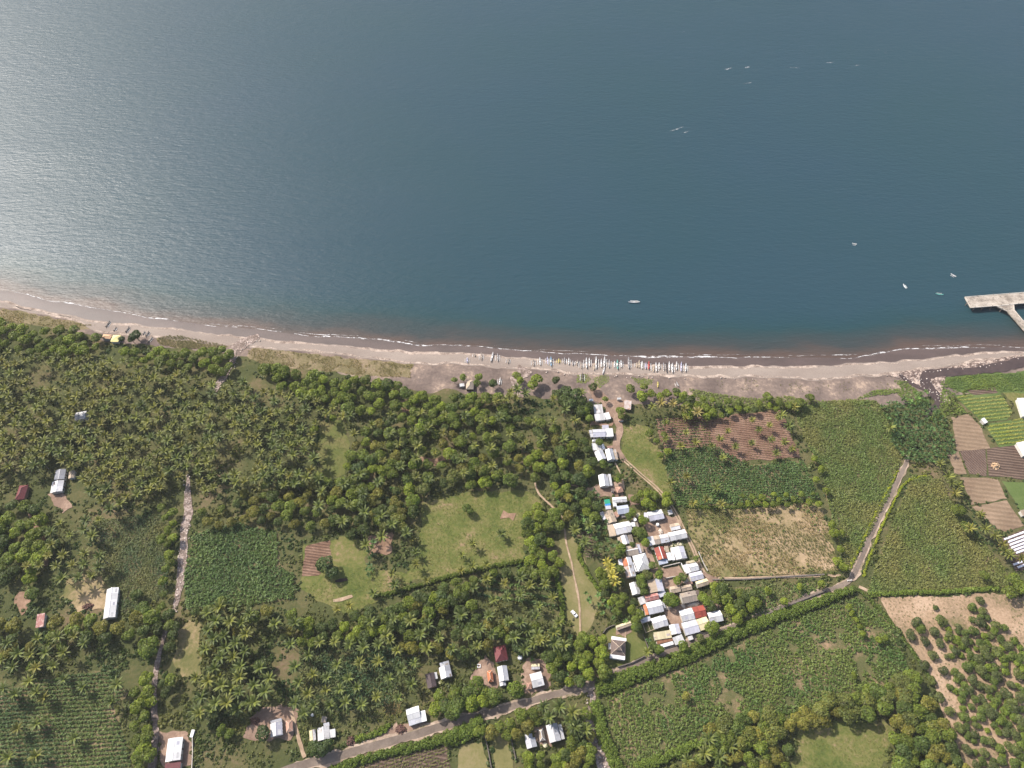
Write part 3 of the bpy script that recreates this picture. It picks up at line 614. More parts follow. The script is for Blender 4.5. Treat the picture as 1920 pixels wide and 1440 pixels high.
# --- row along the lane from the beach
H('house', 'house', 'streaky white lean-to house beside the sandy lane, nearest to the beach', [('shed', [(1112,759.5),(1128,759),(1132,774.5),(1115,776)], 'S', None, dict(eave=2.5, rise=0.6))])
H('house', 'house', 'half grey, half bright white house just below the streaky white lean-to', [('shed', [(1114.7,777.5),(1132.5,775),(1136.6,787),(1116,789)], 'V', None, mid), ('shed', [(1132.8,775),(1142,773.5),(1145,784.7),(1137,787)], 'W', None, dict(eave=2.7, rise=0.5, openings=False))])
H('house', 'house', 'long house, zinc left and white right, with a small square annex above', [('gable', [(1110.3,805),(1133.5,804.4),(1136.5,818.5),(1112,820)], 'Z', 'L', hi), ('shed', [(1134,804.4),(1147.8,803.8),(1151,818),(1137,819)], 'W', None, dict(eave=2.9, rise=0.6, openings=False)), ('shed', [(1128.8,797.8),(1141,797),(1141.6,803.5),(1129,804)], 'L', None, mid), ('shed', [(1105,807),(1110,806),(1112,819),(1107,820)], 'Z', None, lo)])
H('house', 'house', 'rust stained roof among dark trees right of the sandy lane by the beach', [('shed', [(1170,749.5),(1182.8,752),(1184,768),(1170.6,767)], 'U', None, dict(eave=2.6, rise=0.5, wall='t'))])
H('shed', 'shed', 'tiny whitish shed in the tree shade left of the rust stained roof', [('shed', [(1157,746),(1164,746),(1165,748.7),(1157.5,749)], 'V', None, lo)])
H('shed', 'shed', 'little terracotta hut where the sandy lane narrows', [('shed', [(1159.5,785),(1169,784.7),(1169.4,788.2),(1160,788.8)], 'P', None, lo)])
H('shed', 'shed', 'blue grey lean-to tucked under trees above the streaky white house', [('shed', [(1104,748.7),(1112,748.4),(1112,751.4),(1105,751.7)], 'B', None, lo)])
H('shed', 'shed', 'small grey hut between a garden tree and the zinc roofed long house', [('hip', [(1110.6,824.4),(1119.5,823.8),(1122,828),(1111,828.6)], 'Z', 'Z', lo)])
H('house', 'house', 'grey house with a narrow white end, above the two white gabled houses', [('shed', [(1109,831.9),(1125.4,830.6),(1128,843),(1111.6,845.3)], 'V', None, mid), ('shed', [(1127.8,833),(1132.8,832),(1134,842),(1128.5,843)], 'W', None, lo)])
H('house', 'house', 'left one of the two white gabled houses standing side by side', [('gable', [(1112.5,846.9),(1121.9,863),(1136.6,861),(1131,843.8)], 'W', 'Z', hi)])
H('house', 'house', 'right one of the two white gabled houses, where the wheel tracks begin', [('gable', [(1133.8,843.4),(1139.7,863.4),(1153,861.8),(1149,842)], 'W', 'Z', dict(eave=3.0, rise=1.4)), ('shed', [(1149.5,842.2),(1153.4,861.8),(1159.4,861.3),(1155,842.5)], 'T', None, dict(eave=2.3, rise=0.3, openings=False))])
H('shed', 'shed', 'low pinkish tiled shed behind the right white gabled house', [('shed', [(1137.5,837),(1147.5,835.6),(1149,840),(1138.8,840.3)], 'P', None, lo)])
H('house', 'house', 'single white gabled house in bushes south of the white pair', [('gable', [(1121.7,891.7),(1125,913),(1143,911),(1139,889)], 'W', 'Z', dict(eave=3.0, rise=1.4)), ('shed', [(1139.5,889),(1143.4,911),(1148.3,910),(1145,889)], 'V', None, lo)])
H('hut', 'hut', 'pinkish brown tiled hut beside the footpath', [('hip', [(1154,914),(1166,911.7),(1169,921.7),(1156.7,925)], 'P', 'P', dict(eave=2.2, rise=1.0, wall='t', openings=False))])
H('hut', 'hut', 'tiny dark hut left of the pinkish brown tiled hut', [('shed', [(1146,916),(1151.7,916),(1151.7,921.7),(1146,921.7)], 'K', None, lo)])
# --- village, upper part
H('house', 'house', 'L shaped white house round a dark courtyard', [('gable', [(1147,933),(1174,931),(1176,940.6),(1150,942.5)], 'W', 'V', dict(eave=2.7, rise=0.8)), ('shed', [(1147.5,936),(1150.6,950.6),(1156.3,948.7),(1155,936.5)], 'W', None, mid)])
H('house', 'house', 'blue grey roofed house against the south side of the L shaped white one', [('gable', [(1156.3,949.4),(1177.8,946),(1180,962),(1158,964.7)], 'B', 'B', dict(eave=2.9, rise=1.0))])
H('shed', 'shed', 'shack patched with green and blue tarpaulins', [('shed', [(1133,937.5),(1143,936),(1144.4,943.4),(1133.8,945)], 'E', None, lo), ('shed', [(1133.9,945.2),(1144.5,943.6),(1145,947.5),(1134.4,948.4)], 'F', None, dict(eave=1.9, rise=0.15, openings=False)), ('shed', [(1135,948.9),(1145,948),(1146,954.2),(1136,955)], 'L', None, dict(eave=1.8, rise=0.15, openings=False))])
H('house', 'house', 'tan gabled house with a zinc lean-to on its left and palms beside it', [('gable', [(1130.6,959.4),(1140,982),(1156.9,978),(1149,956.9)], 'T', 'T', dict(eave=2.9, rise=1.1)), ('shed', [(1130.2,959),(1137,974),(1130,974.5),(1125.3,961)], 'L', None, lo), ('shed', [(1151,960.6),(1156.2,958.5),(1159.8,967.5),(1155,972)], 'P', None, dict(eave=2.3, rise=0.3, openings=False))])
H('shed', 'shed', 'rusty pen with a pale top below the blue grey roof', [('shed', [(1165,965.5),(1174.4,964.3),(1175.6,968.3),(1165.6,969.9)], 'U', None, dict(eave=1.4, rise=0.2, openings=False))])
H('house', 'house', 'largest village house, white middle with a tan left end and lilac right end', [('gable', [(1149,983),(1180,976.4),(1186,996.4),(1157,1003)], 'W', 'V', dict(eave=3.2, rise=1.2)), ('shed', [(1137,985.3),(1149,983.5),(1157,1003.8),(1145,1005.6)], 'T', None, mid), ('shed', [(1182.5,975.3),(1193.8,974),(1198.8,990.6),(1188,994)], 'G', None, dict(eave=2.6, rise=0.3, openings=False)), ('shed', [(1180.8,980.5),(1189.5,979),(1191.8,986.5),(1184.5,987.8)], 'W', None, dict(eave=3.5, rise=0.3, openings=False))])
H('shed', 'shed', 'yellowish lean-to under the round tree left of the long white house', [('shed', [(1193,962.5),(1198.8,961.9),(1200.6,966.9),(1194.4,969.4)], 'C', None, lo)])
H('house', 'house', 'long white house north of the open yard', [('gable', [(1215.5,959.4),(1240,955),(1246,971.6),(1216.5,978)], 'V', 'L', dict(eave=2.9, rise=1.0)), ('shed', [(1206,962),(1215,960.6),(1216,974),(1209.4,972)], 'L', None, dict(eave=2.4, rise=0.2, openings=False))])
H('shed', 'shed', 'grey sheet awning beside the wheel tracks east of the long white house', [('shed', [(1252,957.5),(1259.4,955),(1261,963.8),(1253.8,965)], 'S', None, dict(eave=1.6, rise=0.2, openings=False))])
H('shed', 'shed', 'small white shed with a tan back slope in the open yard', [('gable', [(1255,983.5),(1272,979.6),(1276,992),(1259.4,995)], 'T', 'W', dict(eave=2.3, rise=0.8))])
H('house', 'house', 'big white gabled house in the row south of the yard, next to the wheel tracks', [('gable', [(1252,999.4),(1283,992),(1289.7,1008),(1257,1014.4)], 'W', 'V', dict(eave=2.9, rise=1.1))])
H('house', 'house', 'stained zinc, tan and white row house joined to the big white gabled one', [('gable', [(1235.6,1003),(1251.4,1000.2),(1256,1016),(1239.4,1018.8)], 'S', 'Z', dict(eave=2.8, rise=0.8)), ('gable', [(1225.6,1005),(1235.2,1003.4),(1239,1019),(1227.8,1020.8)], 'T', 'G', dict(eave=2.6, rise=0.7)), ('shed', [(1213,1007.5),(1225.4,1005.2),(1227.6,1020.8),(1218,1023.4)], 'W', None, mid)])
H('house', 'house', 'narrow white gable with a tan lean-to below the largest village house', [('gable', [(1163,1005.6),(1169.4,1022),(1180,1019),(1175.5,1002.3)], 'W', 'Z', dict(eave=2.8, rise=1.0)), ('shed', [(1162.6,1005.8),(1168,1021),(1162,1019),(1157,1008)], 'T', None, lo), ('shed', [(1176,1003),(1180.4,1019),(1188,1018),(1185,1002.5)], 'G', None, dict(eave=2.3, rise=0.3, openings=False))])
H('house', 'house', 'grey tan house with a pale ridge above the white hipped house', [('gable', [(1170.6,1025),(1193,1020.6),(1198,1038.8),(1177.5,1043)], 'G', 'G', dict(eave=2.8, rise=1.1, cap='w')), ('shed', [(1193.8,1021),(1198,1038.4),(1203.8,1036),(1199,1020.6)], 'L', None, lo)])
H('shed', 'shed', 'slim tan shed between two alleys east of the grey tan house', [('shed', [(1200.6,1024.4),(1203.8,1035.6),(1207.5,1033.8),(1204.4,1023.8)], 'T', None, lo)])
H('house', 'house', 'square white hipped house in the middle of the village', [('hip', [(1186,1042.5),(1212.5,1035.6),(1218,1067),(1195.6,1072)], 'W', 'V', dict(eave=3.2, rise=2.0)), ('shed', [(1186.9,1053.5),(1195,1072),(1191.5,1072),(1185.8,1056)], 'Z', None, lo)])
H('house', 'house', 'long house with orange rust patches on its roof, left of the white hipped one', [('gable', [(1165.6,1047.5),(1170,1062.3),(1187,1058.8),(1182.5,1043.8)], 'O', 'Z', dict(eave=2.8, rise=1.0, cap='w')), ('gable', [(1169,1063),(1175.5,1083),(1192.5,1080.5),(1187,1059.4)], 'U', 'Z', dict(eave=2.7, rise=0.9, cap='w')), ('shed', [(1165.4,1048),(1169,1061),(1161,1061),(1159.4,1049.4)], 'L', None, lo)])
H('house', 'house', 'brick red gabled house with a pale ridge and a grey porch', [('gable', [(1226,1028),(1233.8,1050),(1251,1047.5),(1243.8,1024.4)], 'R', 'R', dict(eave=3.0, rise=1.3, cap='w')), ('shed', [(1233.8,1051),(1250.6,1048.2),(1252.5,1055),(1237,1059.4)], 'B', None, dict(eave=2.3, rise=0.3, openings=False)), ('shed', [(1244.6,1024.4),(1248.6,1036),(1255,1034.4),(1252.5,1023.8)], 'T', None, lo)])
H('house', 'house', 'broad grey white gabled house right of the brick red one', [('gable', [(1261.5,1027),(1267.5,1050),(1288.8,1046),(1281,1023.5)], 'V', 'L', dict(eave=2.9, rise=1.0)), ('shed', [(1248.8,1037.5),(1257.5,1035.6),(1260.6,1049.4),(1252.8,1051)], 'W', None, mid), ('shed', [(1256.6,1027),(1260.6,1026.6),(1266.8,1050),(1262,1050)], 'W', None, dict(eave=2.6, rise=0.2, openings=False))])
H('house', 'house', 'white house with a flat bright terrace roof east of the walled yard', [('gable', [(1291,1057.8),(1305.6,1054.4),(1311.6,1068.8),(1294.6,1073)], 'V', 'V', dict(eave=2.9, rise=1.0)), ('shed', [(1280.6,1060),(1290.6,1057.5),(1294.2,1073),(1287,1075.6)], 'W', None, mid), ('shed', [(1285.6,1053.6),(1303,1049.6),(1304.8,1053.4),(1287.5,1056.8)], 'C', None, lo)])
H('house', 'house', 'lilac grey gabled house below the house with the bright terrace roof', [('gable', [(1290,1075.9),(1315,1069.7),(1319.7,1085),(1297.5,1090)], 'L', 'L', dict(eave=2.8, rise=1.0))])
H('house', 'house', 'cream tan gabled house at the bend of the lane', [('gable', [(1303,1090),(1325.6,1084.9),(1328.8,1095),(1308.8,1103)], 'C', 'T', dict(eave=2.7, rise=1.0))])
H('hut', 'hut', 'left one of three tan huts in a row', [('gable', [(1255,1101),(1273,1096),(1277,1109.4),(1259.4,1112.5)], 'T', 'T', dict(eave=2.6, rise=1.0))])
H('hut', 'hut', 'right one of the tan huts in a row, with a pinkish shed behind', [('gable', [(1275.8,1099),(1295,1095),(1298,1105),(1278.8,1109.7)], 'T', 'T', dict(eave=2.6, rise=0.9)), ('shed', [(1286,1092.6),(1297.5,1090.4),(1299,1094),(1288,1097.2)], 'P', None, lo)])
H('hut', 'hut', 'tan hut half hidden by the dark tree behind the others', [('shed', [(1280.6,1087.5),(1290,1083.8),(1292.5,1090),(1283.8,1093)], 'T', None, lo)])
H('house', 'house', 'big dark tan gabled house south of the tan huts', [('gable', [(1274,1112.5),(1302.5,1107),(1308.8,1125.6),(1280.6,1132.5)], 'G', 'G', dict(eave=2.9, rise=1.3)), ('shed', [(1303,1107),(1308.9,1125),(1314.4,1123.8),(1309,1105.6)], 'K', None, dict(eave=2.4, rise=0.5, openings=False))])
H('house', 'house', 'bright white gabled house at the western edge of the village', [('gable', [(1180.5,1095),(1185.6,1117),(1202,1112),(1194.5,1090)], 'W', 'V', dict(eave=3.0, rise=1.4))])
H('house', 'house', 'house with a tan left slope and a lilac right slope', [('gable', [(1213,1087),(1219.4,1112.5),(1246,1107.5),(1240,1086)], 'T', 'L', dict(eave=2.8, rise=1.1))])
H('house', 'house', 'faded red house between two lilac grey lean-to roofs', [('gable', [(1208.5,1116),(1233,1112),(1235.6,1122.5),(1211,1129.4)], 'I', 'I', dict(eave=2.8, rise=1.1)), ('shed', [(1196,1121),(1208,1117),(1210.6,1130.6),(1200.6,1134.4)], 'S', None, lo), ('shed', [(1233.8,1110.8),(1247,1108.2),(1249,1114),(1236,1123)], 'L', None, lo)])
H('house', 'house', 'house with white striped roof and an orange lean-to on its left', [('gable', [(1211,1130),(1238,1124.4),(1245,1146),(1216.5,1153)], 'W', 'Z', dict(eave=2.9, rise=1.1)), ('shed', [(1210.6,1132.5),(1216,1151.5),(1211,1153.8),(1206,1135)], 'O', None, lo), ('shed', [(1239,1127),(1243.5,1142),(1248.5,1138.5),(1244,1127)], 'Z', None, lo)])
H('shed', 'shed', 'small white roofed shed above the animal pen', [('shed', [(1201,1160.6),(1218.8,1155),(1220.6,1164),(1203,1168)], 'Z', None, mid)])
H('house', 'house', 'white gabled house with a grey right end, east of the animal pen', [('gable', [(1220,1160),(1239.8,1154.2),(1246,1173.8),(1227.5,1180)], 'W', 'V', dict(eave=2.9, rise=1.1)), ('gable', [(1240.2,1154.4),(1247,1153),(1253.8,1172.3),(1246.4,1174.2)], 'Z', 'Z', dict(eave=2.6, rise=0.9))])
H('house', 'house', 'cream roofed house with a rust brown strip and white porch', [('shed', [(1223.8,1186),(1256,1182.5),(1260.4,1194.6),(1229.4,1201)], 'C', None, dict(eave=2.9, rise=0.7)), ('shed', [(1230,1201.5),(1260.4,1195),(1262,1201.3),(1233,1208)], 'Q', None, lo), ('shed', [(1234.4,1209.4),(1262,1202.2),(1263,1208),(1242,1214.5)], 'W', None, dict(eave=1.8, rise=0.15, openings=False))])
H('house', 'house', 'dazzling white slab roofed house right of the cream one', [('gable', [(1253.8,1173.5),(1260.4,1193),(1276,1184.8),(1272.5,1168)], 'W', 'L', dict(eave=3.0, rise=0.8)), ('shed', [(1260.8,1194.2),(1279.4,1190.4),(1282.5,1202),(1266,1212)], 'V', None, mid)])
H('house', 'house', 'large house, white above and grey below, two ridges side by side', [('gable', [(1273.8,1145.6),(1296,1139),(1303.8,1160.6),(1279,1165.8)], 'W', 'V', dict(eave=3.0, rise=1.1)), ('gable', [(1277.5,1168),(1304.4,1161.2),(1312.5,1184.4),(1286,1192)], 'Z', 'L', dict(eave=2.9, rise=1.1))])
H('house', 'house', 'bright red roofed house beside the large white and grey one', [('gable', [(1297,1138.4),(1319.4,1134.6),(1324.4,1155),(1304.6,1160.2)], 'R', 'R', dict(eave=3.0, rise=1.3))])
H('house', 'house', 'cream gabled house south of the bright red roof', [('gable', [(1304.9,1161),(1325,1156),(1332,1176),(1313,1184)], 'C', 'C', dict(eave=2.8, rise=1.0))])
H('house', 'house', 'white gabled house at the eastern end of the village', [('gable', [(1324.6,1149),(1350.6,1144.2),(1356,1163.8),(1333.2,1168.8)], 'W', 'V', dict(eave=2.9, rise=1.2))])
H('shed', 'shed', 'small grey canopy on white poles below the large white and grey house', [('shed', [(1290,1193.8),(1297.5,1191),(1300.6,1198.4),(1291,1201)], 'S', None, dict(eave=2.0, rise=0.2, openings=False))])
# --- villa in the walled garden
vr = H('villa', 'villa', 'brown hipped villa with white eaves and a raised middle roof in a walled lawn', [('hip', [(1146.6,1198.8),(1173.8,1202.5),(1172,1230),(1144,1227)], 'K', 'K', dict(eave=3.4, rise=2.6, cap='t')), ('shed', [(1174.9,1196.6),(1146.9,1192.4),(1146.6,1198.6),(1174.2,1202.6)], 'W', None, dict(eave=3.3, rise=-0.3, openings=False)), ('shed', [(1144.2,1227.2),(1172,1230.4),(1171.6,1238),(1143.2,1232.8)], 'W', None, dict(eave=3.2, rise=0.3, openings=False)), ('shed', [(1141,1206),(1145.8,1206),(1145,1217),(1140.5,1217)], 'V', None, lo), ('hip', [(1154.6,1206.2),(1167,1208),(1166.2,1220.2),(1153.8,1219)], 'K', 'K', dict(eave=5.4, rise=1.0, cap='t', openings=False))])
H('shed', 'shed', 'long narrow cream shed at the top of the walled lawn', [('gable', [(1154,1173.4),(1181.6,1164),(1184.4,1172),(1157.5,1182)], 'C', 'T', dict(eave=2.4, rise=0.6))])
# --- houses along the paved road
H('house', 'house', 'chestnut dark gabled house left of the white one above the road', [('gable', [(797,1264),(802,1291),(819,1287),(813.5,1261)], 'X', 'X', dict(eave=2.9, rise=1.3, wall='b')), ('shed', [(813.9,1261.2),(816.3,1272.8),(821,1272.5),(818.8,1260)], 'V', None, lo)])
H('house', 'house', 'white and grey gabled house right of the chestnut dark one', [('gable', [(823,1252.5),(827,1274),(848,1268),(843,1246.5)], 'W', 'Z', dict(eave=3.0, rise=1.5)), ('shed', [(826,1243),(841,1238.8),(843,1246),(824,1252)], 'Z', None, mid)])
H('house', 'house', 'maroon hipped house in the palms', [('hip', [(924,1213.8),(945.8,1208.8),(954.6,1236.7),(930.8,1241)], 'M', 'M', dict(eave=3.2, rise=2.0))])
H('house', 'house', 'white and grey gabled house with a small gabled porch, below the maroon roof', [('gable', [(932,1250),(936,1278),(954.6,1276),(950,1248)], 'V', 'Z', dict(eave=3.0, rise=1.3)), ('gable', [(936.3,1278.5),(937.2,1286.7),(949,1285),(947.8,1277)], 'V', 'Z', dict(eave=2.5, rise=0.8, openings=False))])
H('hut', 'hut', 'orange tiled little hipped hut', [('hip', [(913,1258),(922.5,1256.7),(926,1278),(915,1280)], 'O', 'O', dict(eave=2.4, rise=1.2, wall='t', cap='t'))])
H('house', 'house', 'clean white roofed house on the bare yard by the road', [('gable', [(994.6,1265),(1015.8,1257),(1019.6,1285.8),(997.5,1289.6)], 'W', 'V', dict(eave=3.0, rise=1.0))])
H('hut', 'hut', 'pinkish little hut touching the clean white roofed house', [('hip', [(986.7,1280),(996,1280),(997,1291.7),(988,1292.5)], 'P', 'P', dict(eave=2.2, rise=0.7, openings=False))])
H('shed', 'shed', 'cream shed with holes in its roof above the clean white roofed house', [('gable', [(996,1245),(1011.7,1244),(1011.7,1255),(996,1255)], 'C', 'S', dict(eave=2.3, rise=0.6, openings=False))])
H('house', 'house', 'white and grey gabled house beside the pink hipped hut in the bare yard', [('gable', [(507,1357),(507,1383),(530.4,1377),(528.6,1353)], 'V', 'L', dict(eave=3.0, rise=1.4)), ('shed', [(508,1352),(528.2,1346.2),(528.6,1352),(507.4,1357)], 'Z', None, mid)])
H('hut', 'hut', 'pink tiled hipped hut between the bare yard and the grass', [('hip', [(535,1351.7),(548,1349),(550,1370),(537.5,1373.8)], 'P', 'P', dict(eave=2.5, rise=1.0, cap='t'))])
H('house', 'house', 'patchwork zinc house with a lower right wing near the road', [('gable', [(595,1365),(596,1390),(618.5,1384.5),(617,1361)], 'S', 'S', dict(eave=2.8, rise=1.1, cap='w')), ('shed', [(617.8,1368),(628,1367),(630,1381),(619,1384)], 'V', None, mid), ('shed', [(606.7,1356.7),(617.3,1354),(617.4,1361),(607,1363.5)], 'Z', None, lo), ('shed', [(603,1343),(611.7,1343.8),(611.7,1355),(603,1354)], 'G', None, lo)])
H('shed', 'shed', 'cream mottled shed left of the patchwork zinc house', [('gable', [(580,1370),(581,1393),(593,1391),(591,1367.5)], 'C', 'S', dict(eave=2.4, rise=0.6, openings=False))])
H('house', 'house', 'white ridged house with a white wing right beside the paved road', [('gable', [(761,1330),(784.7,1323.4),(788.8,1343.8),(765,1352)], 'W', 'V', dict(eave=3.0, rise=1.0)), ('shed', [(765.6,1352.3),(788.9,1344.4),(791,1353.8),(767.5,1361.3)], 'Z', None, mid), ('shed', [(787.6,1334.4),(798,1331),(799.4,1352),(791,1353.6)], 'W', None, mid)])
H('house', 'house', 'zinc gabled house with a notched top, left of the narrow tan barn', [('gable', [(984.5,1386),(988,1405),(1007.5,1399),(1003,1383.5)], 'Z', 'Z', dict(eave=2.9, rise=1.2)), ('gable', [(983.8,1378),(985,1386),(999,1383.6),(997,1375)], 'V', 'L', dict(eave=2.6, rise=0.9, openings=False))])
H('shed', 'barn', 'narrow tan barn between two zinc roofed houses below the road', [('hip', [(1007.5,1367.5),(1018,1365),(1023,1388),(1012.5,1390)], 'T', 'G', dict(eave=2.6, rise=1.0, cap='w'))])
H('house', 'house', 'wide pale zinc house with a lower strip roof, right of the narrow tan barn', [('gable', [(1023,1358.8),(1031,1393.8),(1052.3,1387.5),(1044.5,1356.7)], 'V', 'Z', dict(eave=3.0, rise=1.3)), ('shed', [(1046,1358.6),(1052.7,1387.3),(1059,1385),(1052.5,1357.8)], 'V', None, lo)])
# --- western farms
H('barn', 'barn', 'very long white barn standing alone in the western fields', [('gable', [(201,1105),(193,1159),(216,1159),(222.5,1101)], 'V', 'W', dict(eave=3.0, rise=1.4, cap='w'))])
H('house', 'house', 'dark metal house split into panels, with a paler lower half, in the western palms', [('gable', [(105.8,880),(100.6,900),(121,899),(123,881)], 'D', 'D', dict(eave=3.0, rise=0.9)), ('gable', [(98.5,902.5),(94,924),(116.7,921.7),(120,901.5)], 'V', 'Z', dict(eave=2.8, rise=0.9, cap='w'))])
H('shed', 'shed', 'narrow tan shed right of the dark metal house', [('gable', [(130,883),(128,896),(139,897.5),(141,883)], 'T', 'G', dict(eave=2.3, rise=0.6, openings=False))])
H('house', 'house', 'dark red tumbledown hipped house at the western edge', [('hip', [(36,910),(51.7,910),(46.7,935),(28,938)], 'M', 'M', dict(eave=2.8, rise=1.8, wall='b'))])
H('house', 'house', 'faded red rusty roof in the western scrub', [('shed', [(72,1150),(85,1152),(82,1172),(65,1180)], 'I', None, dict(eave=2.6, rise=0.6))])
H('house', 'house', 'grey white roof hidden deep in the western palm grove', [('gable', [(143,774),(163,770),(160,785),(140,788)], 'V', 'Z', dict(eave=4.0, rise=1.0))])
H('house', 'house', 'big white roofed house with a maroon front roof at the bottom left', [('gable', [(316,1385),(309,1431.6),(339,1422),(342.5,1382)], 'W', 'W', dict(eave=3.4, rise=1.0)), ('shed', [(311,1433),(339,1427.5),(338,1450),(307,1452)], 'M', None, dict(eave=2.8, rise=0.4))])
# --- beach
H('pavilion', 'pavilion', 'salmon roofed beach pavilion', [('hip', [(190,634),(195,626.5),(210,628),(206.7,636)], 'N', 'N', dict(eave=2.8, rise=1.0))])
H('pavilion', 'pavilion', 'pale yellow roofed beach pavilion', [('hip', [(206,640.5),(213,628),(226,628.5),(222,641.5)], 'Y', 'Y', dict(eave=2.8, rise=1.0))])
H('hut', 'hut', 'grey tan pyramid roofed hut on the upper beach', [('hip', [(875,713),(889,713),(887.5,730),(873,730)], 'T', 'G', dict(eave=2.6, rise=1.4, wall='t'))])
H('shed', 'shed', 'little white shelter left of the pyramid roofed beach hut', [('shed', [(861,720),(871,719),(870,724),(862.5,725)], 'V', None, lo)])
# --- eastern farms
H('shed', 'shed', 'small white cabin at the edge of the vegetable rows', [('shed', [(1839,786),(1845,783.8),(1852,791),(1846,795)], 'W', None, mid)])
H('greenhouse', 'greenhouse', 'white greenhouse above the vegetable rows at the right edge', [('gable', [(1908,750),(1919,784),(1948,780),(1936,746)], 'W', 'W', dict(eave=3.0, rise=1.4, openings=False))])
H('greenhouse', 'greenhouse', 'white greenhouse below the vegetable rows at the right edge', [('gable', [(1906,832),(1921,857),(1946,850),(1932,826)], 'W', 'W', dict(eave=3.0, rise=1.4, openings=False))])
H('shed', 'shed', 'tan shed at the edge of the bright green crop', [('shed', [(1912,957),(1925,955),(1930,965),(1918,968)], 'T', None, mid)])
# ------------------------------------------------------------------ outrigger boats
BC = {k: plain_mat('boat_paint_'+k, c, 0.5, 0.15, 2.0) for k, c in dict(white=(0.66,0.65,0.63), grey=(0.40,0.38,0.37), brown=(0.38,0.32,0.27), teal=(0.16,0.46,0.40), red=(0.50,0.08,0.07), yellow=(0.62,0.52,0.16), blue=(0.26,0.42,0.56), lilac=(0.50,0.49,0.60), tan=(0.52,0.43,0.32), dark=(0.10,0.085,0.08)).items()}
M_bamboo = plain_mat('bamboo', (0.58, 0.53, 0.46), 0.6); M_hold = plain_mat('boat_inside', (0.17, 0.13, 0.11), 0.9)
def hull_mesh(L=8.5, W=1.05, H=0.8):
    mb = MB(); n = 14; rows = []
    for i in range(n+1):
        t = i/n*2-1; wv = W/2*max(0.03, (1-abs(t)**2.6)); z0 = 0.05+0.5*abs(t)**4; zt = H+0.55*abs(t)**3
        y = t*L/2; rows.append([(-wv,y,zt),(-wv*0.85,y,z0+0.25),(0,y,z0),(wv*0.85,y,z0+0.25),(wv,y,zt),(wv*0.62,y,zt+0.02),(wv*0.5,y,zt-0.28 if abs(t)<0.75 else zt+0.01),(-wv*0.5,y,zt-0.28 if abs(t)<0.75 else zt+0.01),(-wv*0.62,y,zt+0.02)])
    V = [v for r in rows for v in r]; k = 9
    F = [(i*k+j, i*k+(j+1)%k, (i+1)*k+(j+1)%k, (i+1)*k+j) for i in range(n) for j in range(k)]
    mb.add(V, F); mb.add(rows[0], [tuple(range(8,-1,-1))]); mb.add(rows[-1], [tuple(range(9))]); return mb
hm = hull_mesh().mesh('hull', BC['white'])
fl = MB(); fl.tube([(0,-3.1,0.55),(0,-2.6,0.3),(0,2.2,0.25),(0,2.9,0.5)], [0.10,0.15,0.15,0.09], 6); fm = fl.mesh('outrigger_float', BC['white'])
cb = {}
for sd in (-1, 1):
    m_ = MB(); m_.tube([(0,0,0.95),(sd*0.8,0,1.05),(sd*1.45,0,0.8),(sd*1.65,0,0.35)], 0.07, 5); cb[sd] = m_.mesh('crossbeam', M_bamboo)
st_ = MB(); st_.box(-0.44,0.44,-1.9,-1.1,0.62,0.80); st_.box(-0.4,0.4,1.2,1.6,0.62,0.78); sm_ = st_.mesh('thwart', M_hold)
cv = MB(); cv.add([(-0.5,-0.9,1.05),(0.5,-0.9,1.05),(0.5,0.9,1.05),(-0.5,0.9,1.05),(0,-0.9,1.35),(0,0.9,1.35)],[(0,1,4),(2,3,5),(1,2,5,4),(3,0,4,5)]); cvm = cv.mesh('awning', M_bamboo)
def boat(top, bot, col, sides, label, group, z=0.1, fcol='white', awn=False, seaz=None):
    zz = z if seaz is None else seaz
    a, b = G(*top, zz)[:2], G(*bot, zz)[:2]; d = a-b; L = float(np.hypot(*d)); c = (a+b)/2
    r = empty('outrigger_boat' if sides else 'rowing_boat', (c[0], c[1], zz), math.atan2(d[1], d[0])-math.pi/2); s = L/8.5
    r.scale = (min(1.25, max(0.85, s**0.5)), s, max(0.8, min(1.1, s)))
    tag(r, label, 'boat', group)
    def p_(name, me, mat=None, loc=(0,0,0)):
        o = link(name, me, r); o.location = loc
        if mat is not None: o.material_slots[0].link = 'OBJECT'; o.material_slots[0].material = mat
    p_('hull', hm, BC[col]); p_('thwart', sm_)
    for ch in sides:
        sd = -1 if ch == 'L' else 1
        p_('outrigger_float', fm, BC[fcol], (sd*1.65, -0.2, 0))
        for y in (-1.7, 1.5): p_('crossbeam', cb[sd], None, (0, y, 0))
    if awn: p_('awning', cvm)
    return r
ROWB = [(1000,674,687,'brown','LR'),(1012.5,671,686,'white','LR'),(1026.5,670,684,'lilac','LR'),(1033,670,688,'blue','LR'),(1047.5,673,682,'yellow','LR'),(1058,671,683,'grey','LR'),(1066,672,685,'white','LR'),(1073.5,677,686,'grey','R'),(1082,676,686,'brown','LR'),(1089.5,678,692,'brown','LR'),(1099.5,672,692,'white','L'),(1105,672,688,'white','R'),(1113.5,683,695,'tan','R'),(1117.5,670,692,'white','R'),(1127,674,690,'white','R'),(1133,670,689,'white','R'),(1141.5,675,691,'grey','LR'),(1151.7,678,690,'white','R'),(1157.6,676,694,'teal','LR'),(1164.5,676,690,'white','R'),(1178.5,671,692.5,'grey','R'),(1194,680,690,'tan','L'),(1198,676,691,'tan','R'),(1203.5,678,693,'white','R'),(1210.5,681,693,'lilac','R'),(1215.8,678,694,'red','R'),(1225,684.5,698,'tan','L'),(1230,680.5,698,'white','R'),(1236,680.5,693,'white','R'),(1244,681,694,'grey','R'),(1249,680,699,'dark','L'),(1254.3,679,697,'white','R'),(1260.3,682,700,'white','R'),(1268,679,695,'white','R'),(1276.6,680,698,'lilac','R'),(1285,682,698,'white','R')]
ORD = ['first','second','third','fourth','fifth','sixth','seventh','eighth','ninth','tenth']
cnt = {}; tot = {}
